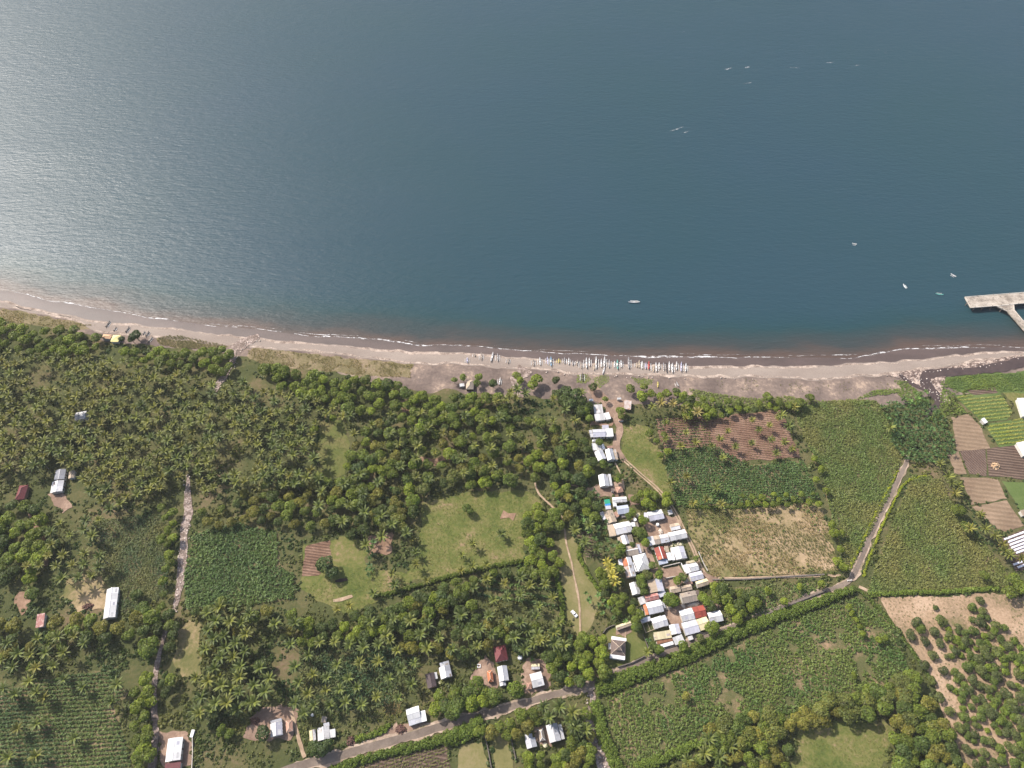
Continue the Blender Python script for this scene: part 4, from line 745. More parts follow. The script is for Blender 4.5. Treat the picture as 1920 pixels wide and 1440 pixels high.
for b_ in ROWB: tot[b_[3]] = tot.get(b_[3], 0)+1
for i, (x, y0, y1, c_, sd) in enumerate(ROWB):
    k = cnt.get(c_, 0); cnt[c_] = k+1
    if tot[c_] == 1: lb = f'the only {c_} outrigger boat in the long row on the beach'
    elif k < 10: lb = f'{ORD[k]} {c_} outrigger boat from the left in the long beach row'
    else: lb = f'{ORD[tot[c_]-1-k]} {c_} outrigger boat from the right in the long beach row' if tot[c_]-1-k else f'last {c_} outrigger boat at the right end of the long beach row'
    dx = ((i*37) % 9 - 4)*0.18
    boat((x+dx, y0), (x-dx*0.3, y1), c_, sd, lb, 'outrigger boats drawn up in the beach row', awn=(i % 5 == 3), fcol='yellow' if c_ == 'yellow' else 'white')
boat((1133.5,689.5), (1129.5,702.5), 'white', '', 'white boat without outriggers behind the long beach row', None)
LOOSE = 'boats spread on the open sand left of the beach row'
boat((876,671),(876,681.5),'lilac','LR','small violet grey outrigger boat farthest left on the open sand', LOOSE)
boat((889,663),(890.5,669.5),'brown','L','tiny brown outrigger boat at the edge of the wet sand', LOOSE)
boat((902,662.5),(902.5,676),'brown','LR','brown outrigger boat between the tiny one and the slanting white hull', LOOSE)
boat((924.6,661.7),(920,679.5),'white','','slanting white hull without outriggers on the open sand', LOOSE)
boat((933,664),(933.3,678.5),'grey','LR','grey outrigger boat just right of the slanting white hull', LOOSE)
boat((953.3,672.5),(952.3,682.5),'brown','LR','brown outrigger boat alone between the slanting hull and the beach row', LOOSE)
boat((938,709),(935.5,723),'white','LR','white outrigger boat beside a round shrub on the upper beach', None)
boat((1233,716),(1233,727.5),'yellow','','yellow canoe at the edge of the beach bushes', None)
boat((1092,700),(1092,716),'dark','LR','dark outrigger boat lying on the patch of beach creeper', None)
boat((1267.7,716.4),(1271.9,725.5),'grey','L','grey outrigger boat slanting on dark sand by the bushes', None)
WB = 'dark boats by the beach pavilions'
for i, (t_, b_) in enumerate([((206.7,602.5),(198,614.5)),((218,613),(212.5,621.5)),((243,613),(235,624.5)),((271.5,621.5),(267,628)),((280,621.7),(273,632)),((286,631.7),(278,642))]):
    boat(t_, b_, 'dark' if i % 2 == 0 else 'brown', 'R', ['dark outrigger boat nearest the sea by the beach pavilions', 'brown outrigger boat just above the salmon pavilion', 'dark outrigger boat above the yellow pavilion, left of the big tree', 'short brown outrigger boat touching the right side of the lone beach tree', 'dark outrigger boat second to the right of the lone beach tree', 'brown outrigger boat lowest and farthest right of the lone beach tree'][i], WB)
boat((1177.5,567.5),(1199.5,567.5),'white','R','white outrigger boat moored alone offshore in the middle of the bay', None, seaz=SEA_Z-0.15)
boat((1692.8,533.5),(1698.5,542),'white','R','white outrigger boat afloat farthest left of the three off the pier', None, seaz=SEA_Z-0.15)
boat((1792,519.8),(1782,514),'white','R','white outrigger boat afloat nearest to the open sea off the pier', None, seaz=SEA_Z-0.15)
boat((1753,551.5),(1768,553.5),'teal','R','teal outrigger boat afloat closest to the pier head', None, seaz=SEA_Z-0.15)
boat((1606,459),(1597,457),'white','R','tiny white outrigger boat far out on the open water', None, seaz=SEA_Z-0.15)

# ------------------------------------------------------------------ pier
def conc():
    m, t, b = newmat('pier_concrete'); p = pos(t); n = noise(t, p, 0.16, 5, 0.65); n2 = noise(t, p, 0.9, 3, 0.7)
    c = ramp(t, n, [(0.36, (0.17, 0.14, 0.11)), (0.5, (0.31, 0.265, 0.215)), (0.66, (0.42, 0.37, 0.31))])
    c = mix(t, c, (0.09, 0.075, 0.06), ramp(t, n2, [(0.55, 0.0), (0.66, 0.85)])); t.links.new(c, b.inputs['Base Color']); b.inputs['Roughness'].default_value = 0.9
    bump(t, n2, b, 0.4, 0.1); return m
M_conc = conc(); M_kerb = plain_mat('pier_kerb', (0.46, 0.42, 0.36), 0.9); M_pile = plain_mat('pier_pile', (0.16, 0.13, 0.11), 0.9)
DZ = 3.0
def slab(px, z1, th):
    w_ = [G(x, y, z1) for x, y in px]; n = len(w_); ar = sum(w_[i][0]*w_[(i+1)%n][1]-w_[(i+1)%n][0]*w_[i][1] for i in range(n))
    if ar < 0: w_ = w_[::-1]
    mb = MB(); V = [tuple(p) for p in w_] + [(p[0], p[1], z1-th) for p in w_]
    mb.add(V, [tuple(range(n)), tuple(range(2*n-1, n-1, -1))] + [(i, n+i, n+(i+1)%n, (i+1)%n) for i in range(n)]); return mb, w_
pier = empty('pier', tuple(G(1850, 565, 0)[:2])+(0,)); tag(pier, 'weathered concrete pier with a slanting access trestle at the right edge', 'pier')
po = np.array(pier.location)
def padd(mb, name, mat): o = mb.build(name, mat, pier); o.location = -Vector(po); return o
HEAD = [(1809,557),(1960,545),(2120,532),(2135,552),(2000,562),(1901,570),(1868.5,573.4),(1820,577)]
TR = [(1868.8,573.9),(1900.6,570.6),(1901.5,581),(1917,600),(1990,650),(1975,660),(1920,619.5),(1889,584)]
mb, hw_ = slab(HEAD, DZ, 0.8); padd(mb, 'deck', M_conc)
mb, tw_ = slab(TR, DZ-0.006, 0.7); padd(mb, 'trestle', M_conc)
for edge in ((hw_, len(hw_)), (tw_, len(tw_))):
    for i in range(edge[1]):
        a, b = Vector(edge[0][i]), Vector(edge[0][(i+1) % edge[1]])
        if (a-b).length < 4: continue
        if edge[0] is tw_ and {i} & {0}: continue
        kb = MB(); kb.beam(a+Vector((0,0,.12)), b+Vector((0,0,.12)), 0.4, 0.24); padd(kb, 'kerb', M_kerb)
        n = int((a-b).length/6)
        for k in range(n):
            p = a.lerp(b, (k+0.5)/n); pl = MB(); pl.tube([(p.x, p.y, -4), (p.x, p.y, DZ-0.75)], 0.35, 7); padd(pl, 'pile', M_pile)
            if k % 2 == 0:
                bo = MB(); bo.lathe([(0.22, DZ+0.24), (0.16, DZ+0.7), (0.28, DZ+0.8), (0.1, DZ+0.86)], 8, (p.x, p.y)); padd(bo, 'bollard', M_pile)
# ------------------------------------------------------------------ walls and fences
M_stone = plain_mat('dark_stone_wall', (0.13, 0.11, 0.095), 0.95, 0.35, 1.2); M_render = plain_mat('pale_wall', (0.44, 0.40, 0.35), 0.9, 0.25, 0.6); M_wood = plain_mat('weathered_wood', (0.42, 0.33, 0.24), 0.8)
def wall(px, label, h=1.2, th=0.25, mat=None, name='garden_wall'):
    w_ = [G(x, y, 0) for x, y in px]; o0 = w_[0]; mb = MB(); cp = MB()
    for a, b in zip(w_[:-1], w_[1:]):
        a = Vector((a[0]-o0[0], a[1]-o0[1], 0)); b = Vector((b[0]-o0[0], b[1]-o0[1], 0))
        mb.beam(a+Vector((0,0,h/2)), b+Vector((0,0,h/2)), th, h); cp.beam(a+Vector((0,0,h+.04)), b+Vector((0,0,h+.04)), th+0.1, 0.08)
    r = empty(name, (o0[0], o0[1], 0)); tag(r, label, 'wall'); mb.build('wall_run', mat or M_stone, r); cp.build('coping', mat or M_stone, r)
wall([(1130,1188),(1137,1179),(1144,1175.5),(1152,1172.8)], 'dark wall at the upper left corner of the villa lawn')
wall([(1158,1251.5),(1185,1243),(1209,1231)], 'dark wall along the road side of the villa lawn', 1.4, 0.3)
wall([(1205,1190),(1212,1207),(1218,1224)], 'low wall between the villa lawn and the cream roofed house', 0.9, 0.2)
wall([(1242,1064),(1275,1056)], 'grey wall along the top of the walled yard in the village', 1.4, 0.25, M_render)
wall([(1276.5,1057),(1284.5,1074)], 'whitewashed wall on the right of the walled yard in the village', 1.4, 0.25, BC['white'])
wall([(1247,1085.6),(1265,1081.8)], 'pale topped wall at the foot of the walled yard in the village', 1.4, 0.25, M_render)
wall([(1309,1035),(1318,1056),(1326.5,1071)], 'thin pale wall between the village and the straw field', 0.9, 0.25, M_render)
wall([(1372,1178),(1400,1170),(1422,1158.5),(1470,1139),(1500,1127),(1548,1108)], 'long dark stone wall on the upper side of the paved road', 1.1, 0.5)
wall([(951,1352),(967,1424)], 'dark wall between the dry grass plot and the small lawn below the road', 1.2, 0.35)
wall([(905,1364),(914,1400),(922,1444)], 'dark wall between the two dry grass plots below the road', 1.2, 0.35)
wall([(299.5,1380),(295,1410),(291.5,1445)], 'dark garden wall left of the white and maroon roofed house', 1.4, 0.25)
wall([(1335,1087.5),(1400,1086.5),(1470,1082),(1545,1077.5)], 'low dark bank along the foot of the straw field', 0.8, 0.6)
wall([(362,1384),(362.5,1410),(361,1445)], 'pale garden wall right of the white and maroon roofed house', 1.2, 0.25, M_render)
# animal pen of timber rails
pen = [(1203.8,1169),(1220.6,1165),(1227.5,1180),(1210.6,1187)]
pw = [G(x, y, 0) for x, y in pen]; r = empty('animal_pen', tuple(pw[0][:2])+(0,)); tag(r, 'open animal pen of timber rails left of the white gabled house', 'pen')
pv = [Vector((p[0]-pw[0][0], p[1]-pw[0][1], 0)) for p in pw]
for i in range(4):
    a, b = pv[i], pv[(i+1) % 4]
    for z in (0.5, 1.1): mb = MB(); mb.beam(a+Vector((0,0,z)), b+Vector((0,0,z)), 0.12, 0.14); mb.build('rail', M_wood, r)
    for k in range(3): p = a.lerp(b, k/3); mb = MB(); mb.box(p.x-.09, p.x+.09, p.y-.09, p.y+.09, 0, 1.3); mb.build('post', M_wood, r)
mb = MB(); mb.beam(pv[0].lerp(pv[1], .5)+Vector((0,0,1.1)), pv[3].lerp(pv[2], .5)+Vector((0,0,1.1)), 0.12, 0.14); mb.build('rail', M_wood, r)
# mulched planting beds
M_mulch = plain_mat('white_mulch_film', (0.62, 0.61, 0.66), 0.35, 0.12, 1.5)
for i, (x, y, x2) in enumerate([(1883,1011.5,1975),(1890,1016.5,1975),(1893,1022,1975),(1896,1027.5,1975),(1901,1032,1975),(1905,1037,1975),(1900,1059,1965),(1908,1064,1965)]):
    a, b = G(x, y)[:2], G(x2, y-(x2-x)*0.37)[:2]; d = b-a; L = np.hypot(*d)
    mb = MB(); hw2 = 0.62; mb.add([(0,-hw2,0),(L,-hw2,0),(L,hw2,0),(0,hw2,0),(0.2,-hw2*.7,.3),(L,-hw2*.7,.3),(L,hw2*.7,.3),(0.2,hw2*.7,.3)], [(0,1,5,4),(1,2,6,5),(2,3,7,6),(3,0,4,7),(4,5,6,7)])
    o = mb.build('planting_bed', M_mulch); o.location = (a[0], a[1], 0.08); o.rotation_euler = (0, 0, math.atan2(d[1], d[0]))
    tag(o, ['white film covered planting bed, uppermost of the striped field', 'second white film covered bed from the top of the striped field', 'third white film covered bed from the top of the striped field', 'fourth white film covered bed from the top of the striped field', 'fifth white film covered bed, last but one above the yellow palm', 'sixth white film covered bed, just above the yellow palm', 'white film covered bed just below the yellow palm', 'lowest white film covered bed of the striped field'][i], 'planting bed', 'film covered beds of the striped field')
sheet('bed_soil', [(1878,1008),(1980,968),(1980,1055),(1905,1072),(1895,1055)], M_tilled, 0.3, z=0.07)
# ------------------------------------------------------------------ small things round the houses
def lathe_thing(name, cat, label, px, r, h, mat, z=0.0, domed=True, group=None):
    p = G(*px, z); mb = MB(); mb.lathe([(r, 0), (r*1.02, h*.2), (r, h*.8)] + ([(r*.8, h*.95), (r*.25, h)] if domed else [(r*.98, h), (r*.8, h), (r*.78, h*.9)]), 14)
    o = mb.build(name, mat); o.location = p; tag(o, label, cat, group)
lathe_thing('water_tank', 'tank', 'white water tank in the open village yard', (1232.5,985), 1.0, 1.8, BC['white'])
lathe_thing('water_tank', 'tank', 'white water tank under a banana plant right of the maroon roof', (975,1234), 1.25, 2.2, BC['white'])
lathe_thing('water_tank', 'tank', 'white round tank on the grass above the patchwork zinc house', (586,1341), 0.75, 1.3, BC['white'])
M_crm = plain_mat('cream_concrete', (0.52, 0.47, 0.33), 0.85)
lathe_thing('well_ring', 'well', 'cream round well cover below the white gable by the chestnut house', (824.5,1280), 0.85, 0.7, M_crm, domed=False)
lathe_thing('well_ring', 'well', 'larger cream well cover on bare ground below the chestnut house', (825.3,1296.5), 1.1, 0.6, M_crm, domed=False)
lathe_thing('well_ring', 'well', 'cream round cistern beside the wide pale zinc house', (1022,1397.5), 1.15, 0.9, M_crm, domed=False)
lathe_thing('well_ring', 'well', 'pale round cistern at the corner of the brick red house', (1223.5,1029), 1.0, 0.9, M_crm, domed=False)
# satellite dish on the roof of the largest village house
p = G(1190.3, 974, 3.4); r = empty('satellite_dish', (p[0], p[1], 2.85)); tag(r, 'white satellite dish at the top right corner of the largest village house', 'dish')
mb = MB(); mb.lathe([(0.05,0),(0.05,0.75)], 6); mb.build('mast', BC['grey'], r)
mb = MB(); V = []; 
for i in range(5):
    for k in range(16): t = 2*math.pi*k/16; rr = 1.0*i/4; V.append((rr*math.cos(t), rr*math.sin(t), 0.35*(i/4)**2))
mb.add(V, [(i*16+k, i*16+(k+1)%16, (i+1)*16+(k+1)%16, (i+1)*16+k) for i in range(4) for k in range(16)]); o = mb.build('reflector', BC['white'], r); o.location = (0,0,0.75); o.rotation_euler = (R(20), R(-15), 0)
# square well
p = G(898, 1249); r = empty('well_box', (p[0], p[1], 0)); tag(r, 'square white well with a dark opening on the grass left of the maroon roof', 'well')
for (x0,x1,y0,y1) in ((-.9,.9,-.9,-.6),(-.9,.9,.6,.9),(-.9,-.6,-.6,.6),(.6,.9,-.6,.6)): mb = MB(); mb.box(x0,x1,y0,y1,0,.8); mb.build('side', BC['white'], r)
mb = MB(); mb.box(-.6,.6,-.6,.6,0,.15); mb.build('shaft', BC['dark'], r)
# white trunk like container right of the maroon house
p = G(362, 1376); r = empty('water_box', (p[0], p[1], 0), R(-4)); tag(r, 'white upright box at the wall right of the white and maroon house', 'box')
mb = MB(); mb.box(-.7,.7,-1.7,1.7,0,1.2); mb.build('body', BC['white'], r); mb = MB(); mb.box(-.78,.78,-1.78,1.78,1.2,1.32); mb.build('lid', BC['white'], r)
# piles
M_cloth = plain_mat('pale_heap', (0.60, 0.52, 0.44), 0.9, 0.35, 1.5); M_straw2 = plain_mat('straw_heap', (0.48, 0.33, 0.20), 0.95, 0.3, 1.2)
def heap(name, cat, label, px, rx, ry, h, mat, seed, n=40, ang=0.0):
    rg = np.random.default_rng(seed); p = G(*px); mb = MB()
    for i in range(n):
        t = rg.uniform(0, 6.283); q = rg.uniform(0, 1)**0.6; x, y = rx*q*math.cos(t), ry*q*math.sin(t); z = h*(1-q*q)
        s = rg.uniform(.25, .6); a = rg.uniform(0, 3.14, 3)
        M_ = Matrix.Rotation(a[0], 3, 'X') @ Matrix.Rotation(a[1], 3, 'Z')
        c8 = [M_ @ Vector((sx*s, sy*s*.7, sz*s*.45)) + Vector((x, y, max(0.1, z))) for sz in (-1, 1) for sx, sy in ((-1,-1),(1,-1),(1,1),(-1,1))]
        mb.add(c8, [(0,3,2,1),(4,5,6,7),(0,1,5,4),(1,2,6,5),(2,3,7,6),(3,0,4,7)])
    mb.add([(rx*math.cos(k*.52), ry*math.sin(k*.52), 0) for k in range(12)] + [(0,0,h*.8)], [(k, (k+1)%12, 12) for k in range(12)])
    o = mb.build(name, mat); o.location = p; o.rotation_euler = (0,0,ang); tag(o, label, cat)
heap('rubble_heap', 'heap', 'pale jagged pile in the shade between the dark tan house and the red roof', (1300,1133), 3.6, 1.4, 0.9, M_cloth, 1, 50, R(12))
heap('rubble_heap', 'heap', 'small pale pile left of the jagged one, above the large white house', (1281,1137), 1.4, 0.9, 0.7, M_cloth, 2, 20, R(-40))
heap('rubble_heap', 'heap', 'pale slanting pile between the trees right of the bright red roof', (1336.5,1136), 0.9, 3.2, 0.7, M_cloth, 3, 36, R(20))
heap('rubble_heap', 'heap', 'cream rubble behind the broad grey white gabled house', (1269,1022), 4.2, 1.2, 0.9, M_crm, 4, 50, R(12))
heap('rubble_heap', 'heap', 'pale litter pile right of the white striped roof', (1252,1139.5), 2.2, 1.1, 0.7, M_cloth, 5, 30)
heap('rubble_heap', 'heap', 'pale cut branches left of the orange lean-to', (1199,1145), 1.8, 1.8, 0.6, M_cloth, 6, 26)
M_brush = plain_mat('dead_brush', (0.115, 0.062, 0.048), 0.95, 0.4, 1.5)
heap('brush_pile', 'brush pile', 'dark brush pile beside the road left of the white roadside house', (752,1368), 3.2, 2.4, 1.2, M_brush, 21, 60)
heap('brush_pile', 'brush pile', 'dark brush pile at the upper road verge near the dark roadside tree', (658,1390), 2.6, 2.6, 1.2, M_brush, 22, 50)
heap('brush_pile', 'brush pile', 'dark brush pile on the bare farm yard left of the white gable', (478,1352), 2.6, 1.8, 1.0, M_brush, 23, 44)
heap('brush_pile', 'brush pile', 'dark brush pile left of the very long white barn', (166,1137), 3.4, 1.8, 1.2, M_brush, 24, 50)
heap('straw_heap', 'heap', 'straw coloured heap among the dark tilled beds on the right', (1866,874), 2.6, 2.4, 1.6, M_straw2, 7, 50)
heap('rubble_heap', 'heap', 'small white heap beside the white tank in the village yard', (1239,997), 1.2, 1.8, 0.9, M_cloth, 8, 26)
heap('rubble_heap', 'heap', 'pale heap at the left end of the pinkish hut yard', (1106,926), 1.3, 0.9, 0.7, M_cloth, 9, 20)
# ------------------------------------------------------------------ white car and motorcycle on the meadow track
M_car = plain_mat('car_white', (0.74, 0.74, 0.74), 0.25, 0.03, 0.5, 0.5); M_tyre = plain_mat('tyre', (0.02, 0.02, 0.02), 0.9); M_lamp = plain_mat('lamp_glass', (0.6, 0.6, 0.6), 0.1)
p = G(1076.5, 1151.5); q = G(1081.5, 1157); r = empty('parked_car', (p[0], p[1], 0.1), math.atan2(q[1]-p[1], q[0]-p[0])); tag(r, 'white car parked on the meadow beside the wheel ruts', 'car')
prof = [(-2.1,.35),(-2.15,.75),(-2.0,1.0),(-1.25,1.02),(1.3,.98),(2.0,.85),(2.15,.6),(2.1,.3)]
mb = MB(); V = [(x,-.86,z) for x, z in prof]+[(x,.86,z) for x, z in prof]; n = len(prof)
mb.add(V, [tuple(range(n)), tuple(range(2*n-1,n-1,-1))]+[(i, n+i, n+(i+1)%n, (i+1)%n) for i in range(n)]); mb.build('body', M_car, r)
mb = MB(); mb.add([(-1.7,-.74,1.0),(.95,-.74,1.0),(.95,.74,1.0),(-1.7,.74,1.0),(-1.25,-.62,1.48),(.2,-.62,1.48),(.2,.62,1.48),(-1.25,.62,1.48)], [(0,1,5,4),(1,2,6,5),(2,3,7,6),(3,0,4,7)]); mb.build('window', M_glass, r)
mb = MB(); mb.box(-1.28,.24,-.65,.65,1.47,1.53); mb.build('roof', M_car, r)
for x in (-1.3, 1.3):
    for y in (-.84, .84): mb = MB(); mb.tube([(x, y-.1, .32), (x, y+.1, .32)], .32, 12); mb.build('wheel', M_tyre, r)
for y in (-.6, .6): mb = MB(); mb.box(2.08,2.17,y-.18,y+.18,.6,.75); mb.build('headlight', M_lamp, r)
p = G(1074.5, 1161); r = empty('parked_motorcycle', (p[0], p[1], 0.1), R(70)); tag(r, 'dark motorcycle standing behind the white car', 'motorcycle')
for x in (-.62, .62):
    mb = MB(); mb.tube([(x,-.06,.3),(x,.06,.3)], .3, 12); mb.build('wheel', M_tyre, r)
mb = MB(); mb.beam((-.5,0,.55),(.45,0,.6),.28,.35); mb.build('body', BC['dark'], r); mb = MB(); mb.beam((-.7,0,.8),(.05,0,.82),.28,.12); mb.build('seat', M_tyre, r)
mb = MB(); mb.tube([(.4,-.35,1.05),(.45,0,1.0),(.4,.35,1.05)], .03, 6); mb.tube([(.62,0,.3),(.45,0,1.0)], .04, 6); mb.build('handlebar', BC['grey'], r)
# white barrier across the road junction
p = G(1592, 1089); r = empty('road_barrier', (p[0], p[1], 0.12), R(5)); tag(r, 'white barrier pole across the paved road at the junction', 'barrier')
mb = MB(); mb.beam((-1.3,0,.9),(1.3,0,.9),.22,.16); mb.build('pole', BC['white'], r)
for x in (-1.1, 1.1): mb = MB(); mb.box(x-.12,x+.12,-.3,.3,0,.82); mb.build('foot', BC['white'], r)
# whitecaps far out
M_cap = foam_mat(); M_cap.name = 'thin_foam'
for q_ in M_cap.node_tree.nodes:
    if q_.type == 'VALTORGB': q_.color_ramp.elements[1].color = (.5, .5, .5, 1); q_.color_ramp.elements[1].position = .62
def whitecap(px, L, W, seed):
    c = G(*px, SEA_Z)[:2]; rg = np.random.default_rng(seed); n = 14; t = np.linspace(-1, 1, n); y = rg.normal(0, .12, n).cumsum()*W; wd = W*(1-t*t)*rg.uniform(.3, 1, n)+0.05
    V = np.concatenate((np.column_stack((t*L/2, y+wd/2, np.full(n, .06))), np.column_stack((t*L/2, y-wd/2, np.full(n, .06))))); i = np.arange(n-1); F = np.stack((i, n+i, n+i+1, i+1), 1)
    o = link('whitecap_foam', npmesh('whitecap_foam', V, F, M_cap)); o.location = (c[0], c[1], SEA_Z); o.rotation_euler = (0, 0, rg.uniform(-.2, .5)); tag(o, kind='stuff')
for i, (px, L, W) in enumerate([((1366,129),9,2.4),((1399,126),9,2.2),((1402,155),11,1.0),((1270,243),16,1.3),((1285,248),9,.8),((1556,117),8,1.2),((1605,122),11,1.8),((1490,127),10,.8),((1662,100),4,1.0),((1646,93),6,.6),((1280,60),6,.6)]): whitecap(px, L, W, i+60)
# ------------------------------------------------------------------ plant prototypes: (V, F quads, tint)
def quads(C, U, Wv):
    """leaf quads from centres C, half axes U and Wv"""
    V = np.stack((C-U-Wv, C+U-Wv, C+U+Wv, C-U+Wv), 1).reshape(-1, 3); n = len(C)
    return V, np.arange(4*n).reshape(n, 4)
def leaf_cloud(rg, C, N, size, spread=0.45, asp=0.75):
    """leaves centred on C facing roughly N"""
    n = len(C); D = N + rg.normal(0, spread, (n, 3)); D /= np.linalg.norm(D, axis=1)[:, None]
    A = rg.normal(0, 1, (n, 3)); U = np.cross(D, A); U /= np.linalg.norm(U, axis=1)[:, None]; Wv = np.cross(D, U)
    s = size*rg.uniform(0.6, 1.25, n)[:, None]
    return quads(C, U*s*0.5, Wv*s*0.5*asp)
def palm_crown(seed, n=17, L=4.0, wmax=0.52, old=0.25):
    rg = np.random.default_rng(seed); Vs, Fs, Ts = [], [], []; b = 0
    for i in range(n):
        az = 2*math.pi*(i*0.381966) + rg.normal(0, .12); age = i/(n-1)
        el = R(62 - 78*age) + rg.normal(0, .08); l = L*(0.72+0.36*math.sin(math.pi*min(1, age*.75+.25)))*rg.uniform(.9, 1.08)
        k = 6; t = np.linspace(0, 1, k); ang = el - (0.55+0.75*age)*t**1.4; ds = l/(k-1)
        r_ = np.concatenate(([0], np.cumsum(np.cos(ang[:-1])*ds))); z_ = np.concatenate(([0], np.cumsum(np.sin(ang[:-1])*ds)))
        wd = wmax*np.array([.25, .8, 1, .95, .7, .12])*rg.uniform(.85, 1.1); dr = wd*(0.35+0.5*age)
        d = np.array((math.cos(az), math.sin(az))); nrm = np.array((-d[1], d[0])); tw = rg.normal(0, .25)
        mid = np.column_stack((d[0]*r_, d[1]*r_, z_))
        lf = mid + np.column_stack((nrm[0]*wd, nrm[1]*wd, -dr+tw*wd)); rt = mid - np.column_stack((nrm[0]*wd, nrm[1]*wd, dr+tw*wd))
        V = np.concatenate((mid, lf, rt)); j = np.arange(k-1)
        F = np.concatenate((np.stack((j, j+1, k+j+1, k+j), 1), np.stack((j+1, j, 2*k+j, 2*k+j+1), 1)))
        c = np.array((1.0, 1.0, 1.0))*rg.uniform(.8, 1.2)
        if age > .85 and rg.random() < old*2: c = np.array((1.35, .95, .9))*rg.uniform(.7, 1.1)
        elif age < .25: c = c*np.array((1.18, 1.15, .85))
        T = np.tile(c, (len(V), 1)); T[:k] *= 1.12
        Vs.append(V); Fs.append(F+b); Ts.append(T); b += len(V)
    return np.concatenate(Vs), np.concatenate(Fs), np.concatenate(Ts)
def lobes(rg, n, rx, rz, rl):
    out = []
    for i in range(n):
        a = 2*math.pi*i/n*1.0 + rg.uniform(-.5, .5); q = rg.uniform(.35, .85) if i else 0.0
        out.append((rx*q*math.cos(a), rx*q*math.sin(a), rz*rg.uniform(-.25, .45) if i else rz*.35, rl*rg.uniform(.75, 1.15)))
    return out
def tree_crown(seed, rad=4.0, flat=0.8, nl=8, leaf=0.62, dens=3.2, spread=.5, tv=.25):
    """uneven crown: leaf-sized faces over the outside of several lobes, none inside another lobe"""
    rg = np.random.default_rng(seed); L = lobes(rg, nl, rad*.72, rad*flat*.7, rad*.52); C, N, T = [], [], []
    for (x, y, z, r) in L:
        n = int(dens*4*math.pi*r*r/(leaf*leaf)*.5); d = rg.normal(0, 1, (n, 3)); d[:,2] = np.where(d[:,2] < -.3, -d[:,2]*.6, d[:,2]); d /= np.linalg.norm(d, axis=1)[:, None]
        rr = r*rg.uniform(.78, 1.06, n)[:, None]; P = np.array((x, y, z)) + d*rr*np.array((1, 1, flat))
        keep = np.ones(n, bool)
        for (x2, y2, z2, r2) in L:
            if (x2, y2) == (x, y): continue
            q = (P-np.array((x2, y2, z2)))/np.array((1, 1, flat)); keep &= (q**2).sum(1) > (r2*.72)**2
        keep &= rg.random(n) > .12
        C.append(P[keep]); N.append(d[keep]+np.array((0, 0, .35))); T.append(np.full(keep.sum(), rg.uniform(1-tv, 1+tv)))
    C = np.concatenate(C); N = np.concatenate(N); T = np.concatenate(T)*rg.uniform(.72, 1.28, len(C))
    V, F = leaf_cloud(rg, C, N, leaf, spread)
    t3 = np.column_stack((T*rg.uniform(.9, 1.15, len(C)), T, T*rg.uniform(.75, 1.1, len(C))))
    return V, F, np.repeat(t3, 4, 0)
def shrub(seed, rad=1.0, n=46, h=.9, leaf=.5):
    rg = np.random.default_rng(seed); d = rg.normal(0, 1, (n, 3)); d[:,2] = np.abs(d[:,2]); d /= np.linalg.norm(d, axis=1)[:, None]
    C = d*np.array((rad, rad, h))*rg.uniform(.6, 1.05, n)[:, None]; V, F = leaf_cloud(rg, C, d+np.array((0,0,.4)), leaf, .55)
    T = rg.uniform(.7, 1.3, n); return V, F, np.repeat(np.column_stack((T*rg.uniform(.9,1.15,n), T, T*.95)), 4, 0)
def cassava(seed, n=9, h=1.2, r=.62, leaf=.5):
    rg = np.random.default_rng(seed); a = rg.uniform(0, 6.283, n); q = r*np.sqrt(rg.uniform(0, 1, n))
    C = np.column_stack((q*np.cos(a), q*np.sin(a), h*rg.uniform(.45, 1.0, n)*(1-.35*(q/r)**2))); N = np.column_stack((np.cos(a)*.45, np.sin(a)*.45, np.ones(n)))
    V, F = leaf_cloud(rg, C, N, leaf, .4, .85); T = rg.uniform(.72, 1.28, n); return V, F, np.repeat(np.column_stack((T, T, T)), 4, 0)
def grassy(seed, n=10, h=.8, r=.6, wd=.12):
    """narrow upright blades, arching out"""
    rg = np.random.default_rng(seed); V = []; F = []; T = []
    for i in range(n):
        a = rg.uniform(0, 6.283); b0 = rg.uniform(0, r*.4); l = h*rg.uniform(.6, 1.1); d = np.array((math.cos(a), math.sin(a), 0)); s = np.array((-d[1], d[0], 0))*wd*.5
        p0 = d*b0; p1 = d*(b0+r*.3)+np.array((0,0,l*.75)); p2 = d*(b0+r*.8)+np.array((0,0,l*.85)); k = len(V)
        V += [p0-s, p0+s, p1+s, p1-s, p2+s*.4, p2-s*.4]; F += [(k,k+1,k+2,k+3),(k+3,k+2,k+4,k+5)]; T += [rg.uniform(.75, 1.25)]*6
    T = np.array(T); return np.array(V), np.array(F), np.column_stack((T, T, T))
def banana(seed, n=8, L=2.3, wd=.34, h=2.6):
    rg = np.random.default_rng(seed); V = []; F = []; T = []
    for i in range(n):
        az = i*2.4+rg.normal(0, .2); el = R(rg.uniform(15, 70)); k = 5; t = np.linspace(0, 1, k); ang = el-1.2*t**1.3; ds = L*rg.uniform(.8, 1.1)/(k-1)
        rr = np.concatenate(([0], np.cumsum(np.cos(ang[:-1])*ds))); zz = h+np.concatenate(([0], np.cumsum(np.sin(ang[:-1])*ds))); w_ = wd*np.array([.2, .9, 1, .85, .2])
        d = (math.cos(az), math.sin(az)); b = len(V); c = rg.uniform(.75, 1.25)
        for j in range(k):
            for s in (-1, 0, 1): V.append((d[0]*rr[j]-d[1]*s*w_[j], d[1]*rr[j]+d[0]*s*w_[j], zz[j]-abs(s)*w_[j]*.3)); T.append((c*1.0, c, c*.95))
        for j in range(k-1):
            for s in (0, 1): F.append((b+j*3+s, b+(j+1)*3+s, b+(j+1)*3+s+1, b+j*3+s+1))
    return np.array(V), np.array(F), np.array(T)
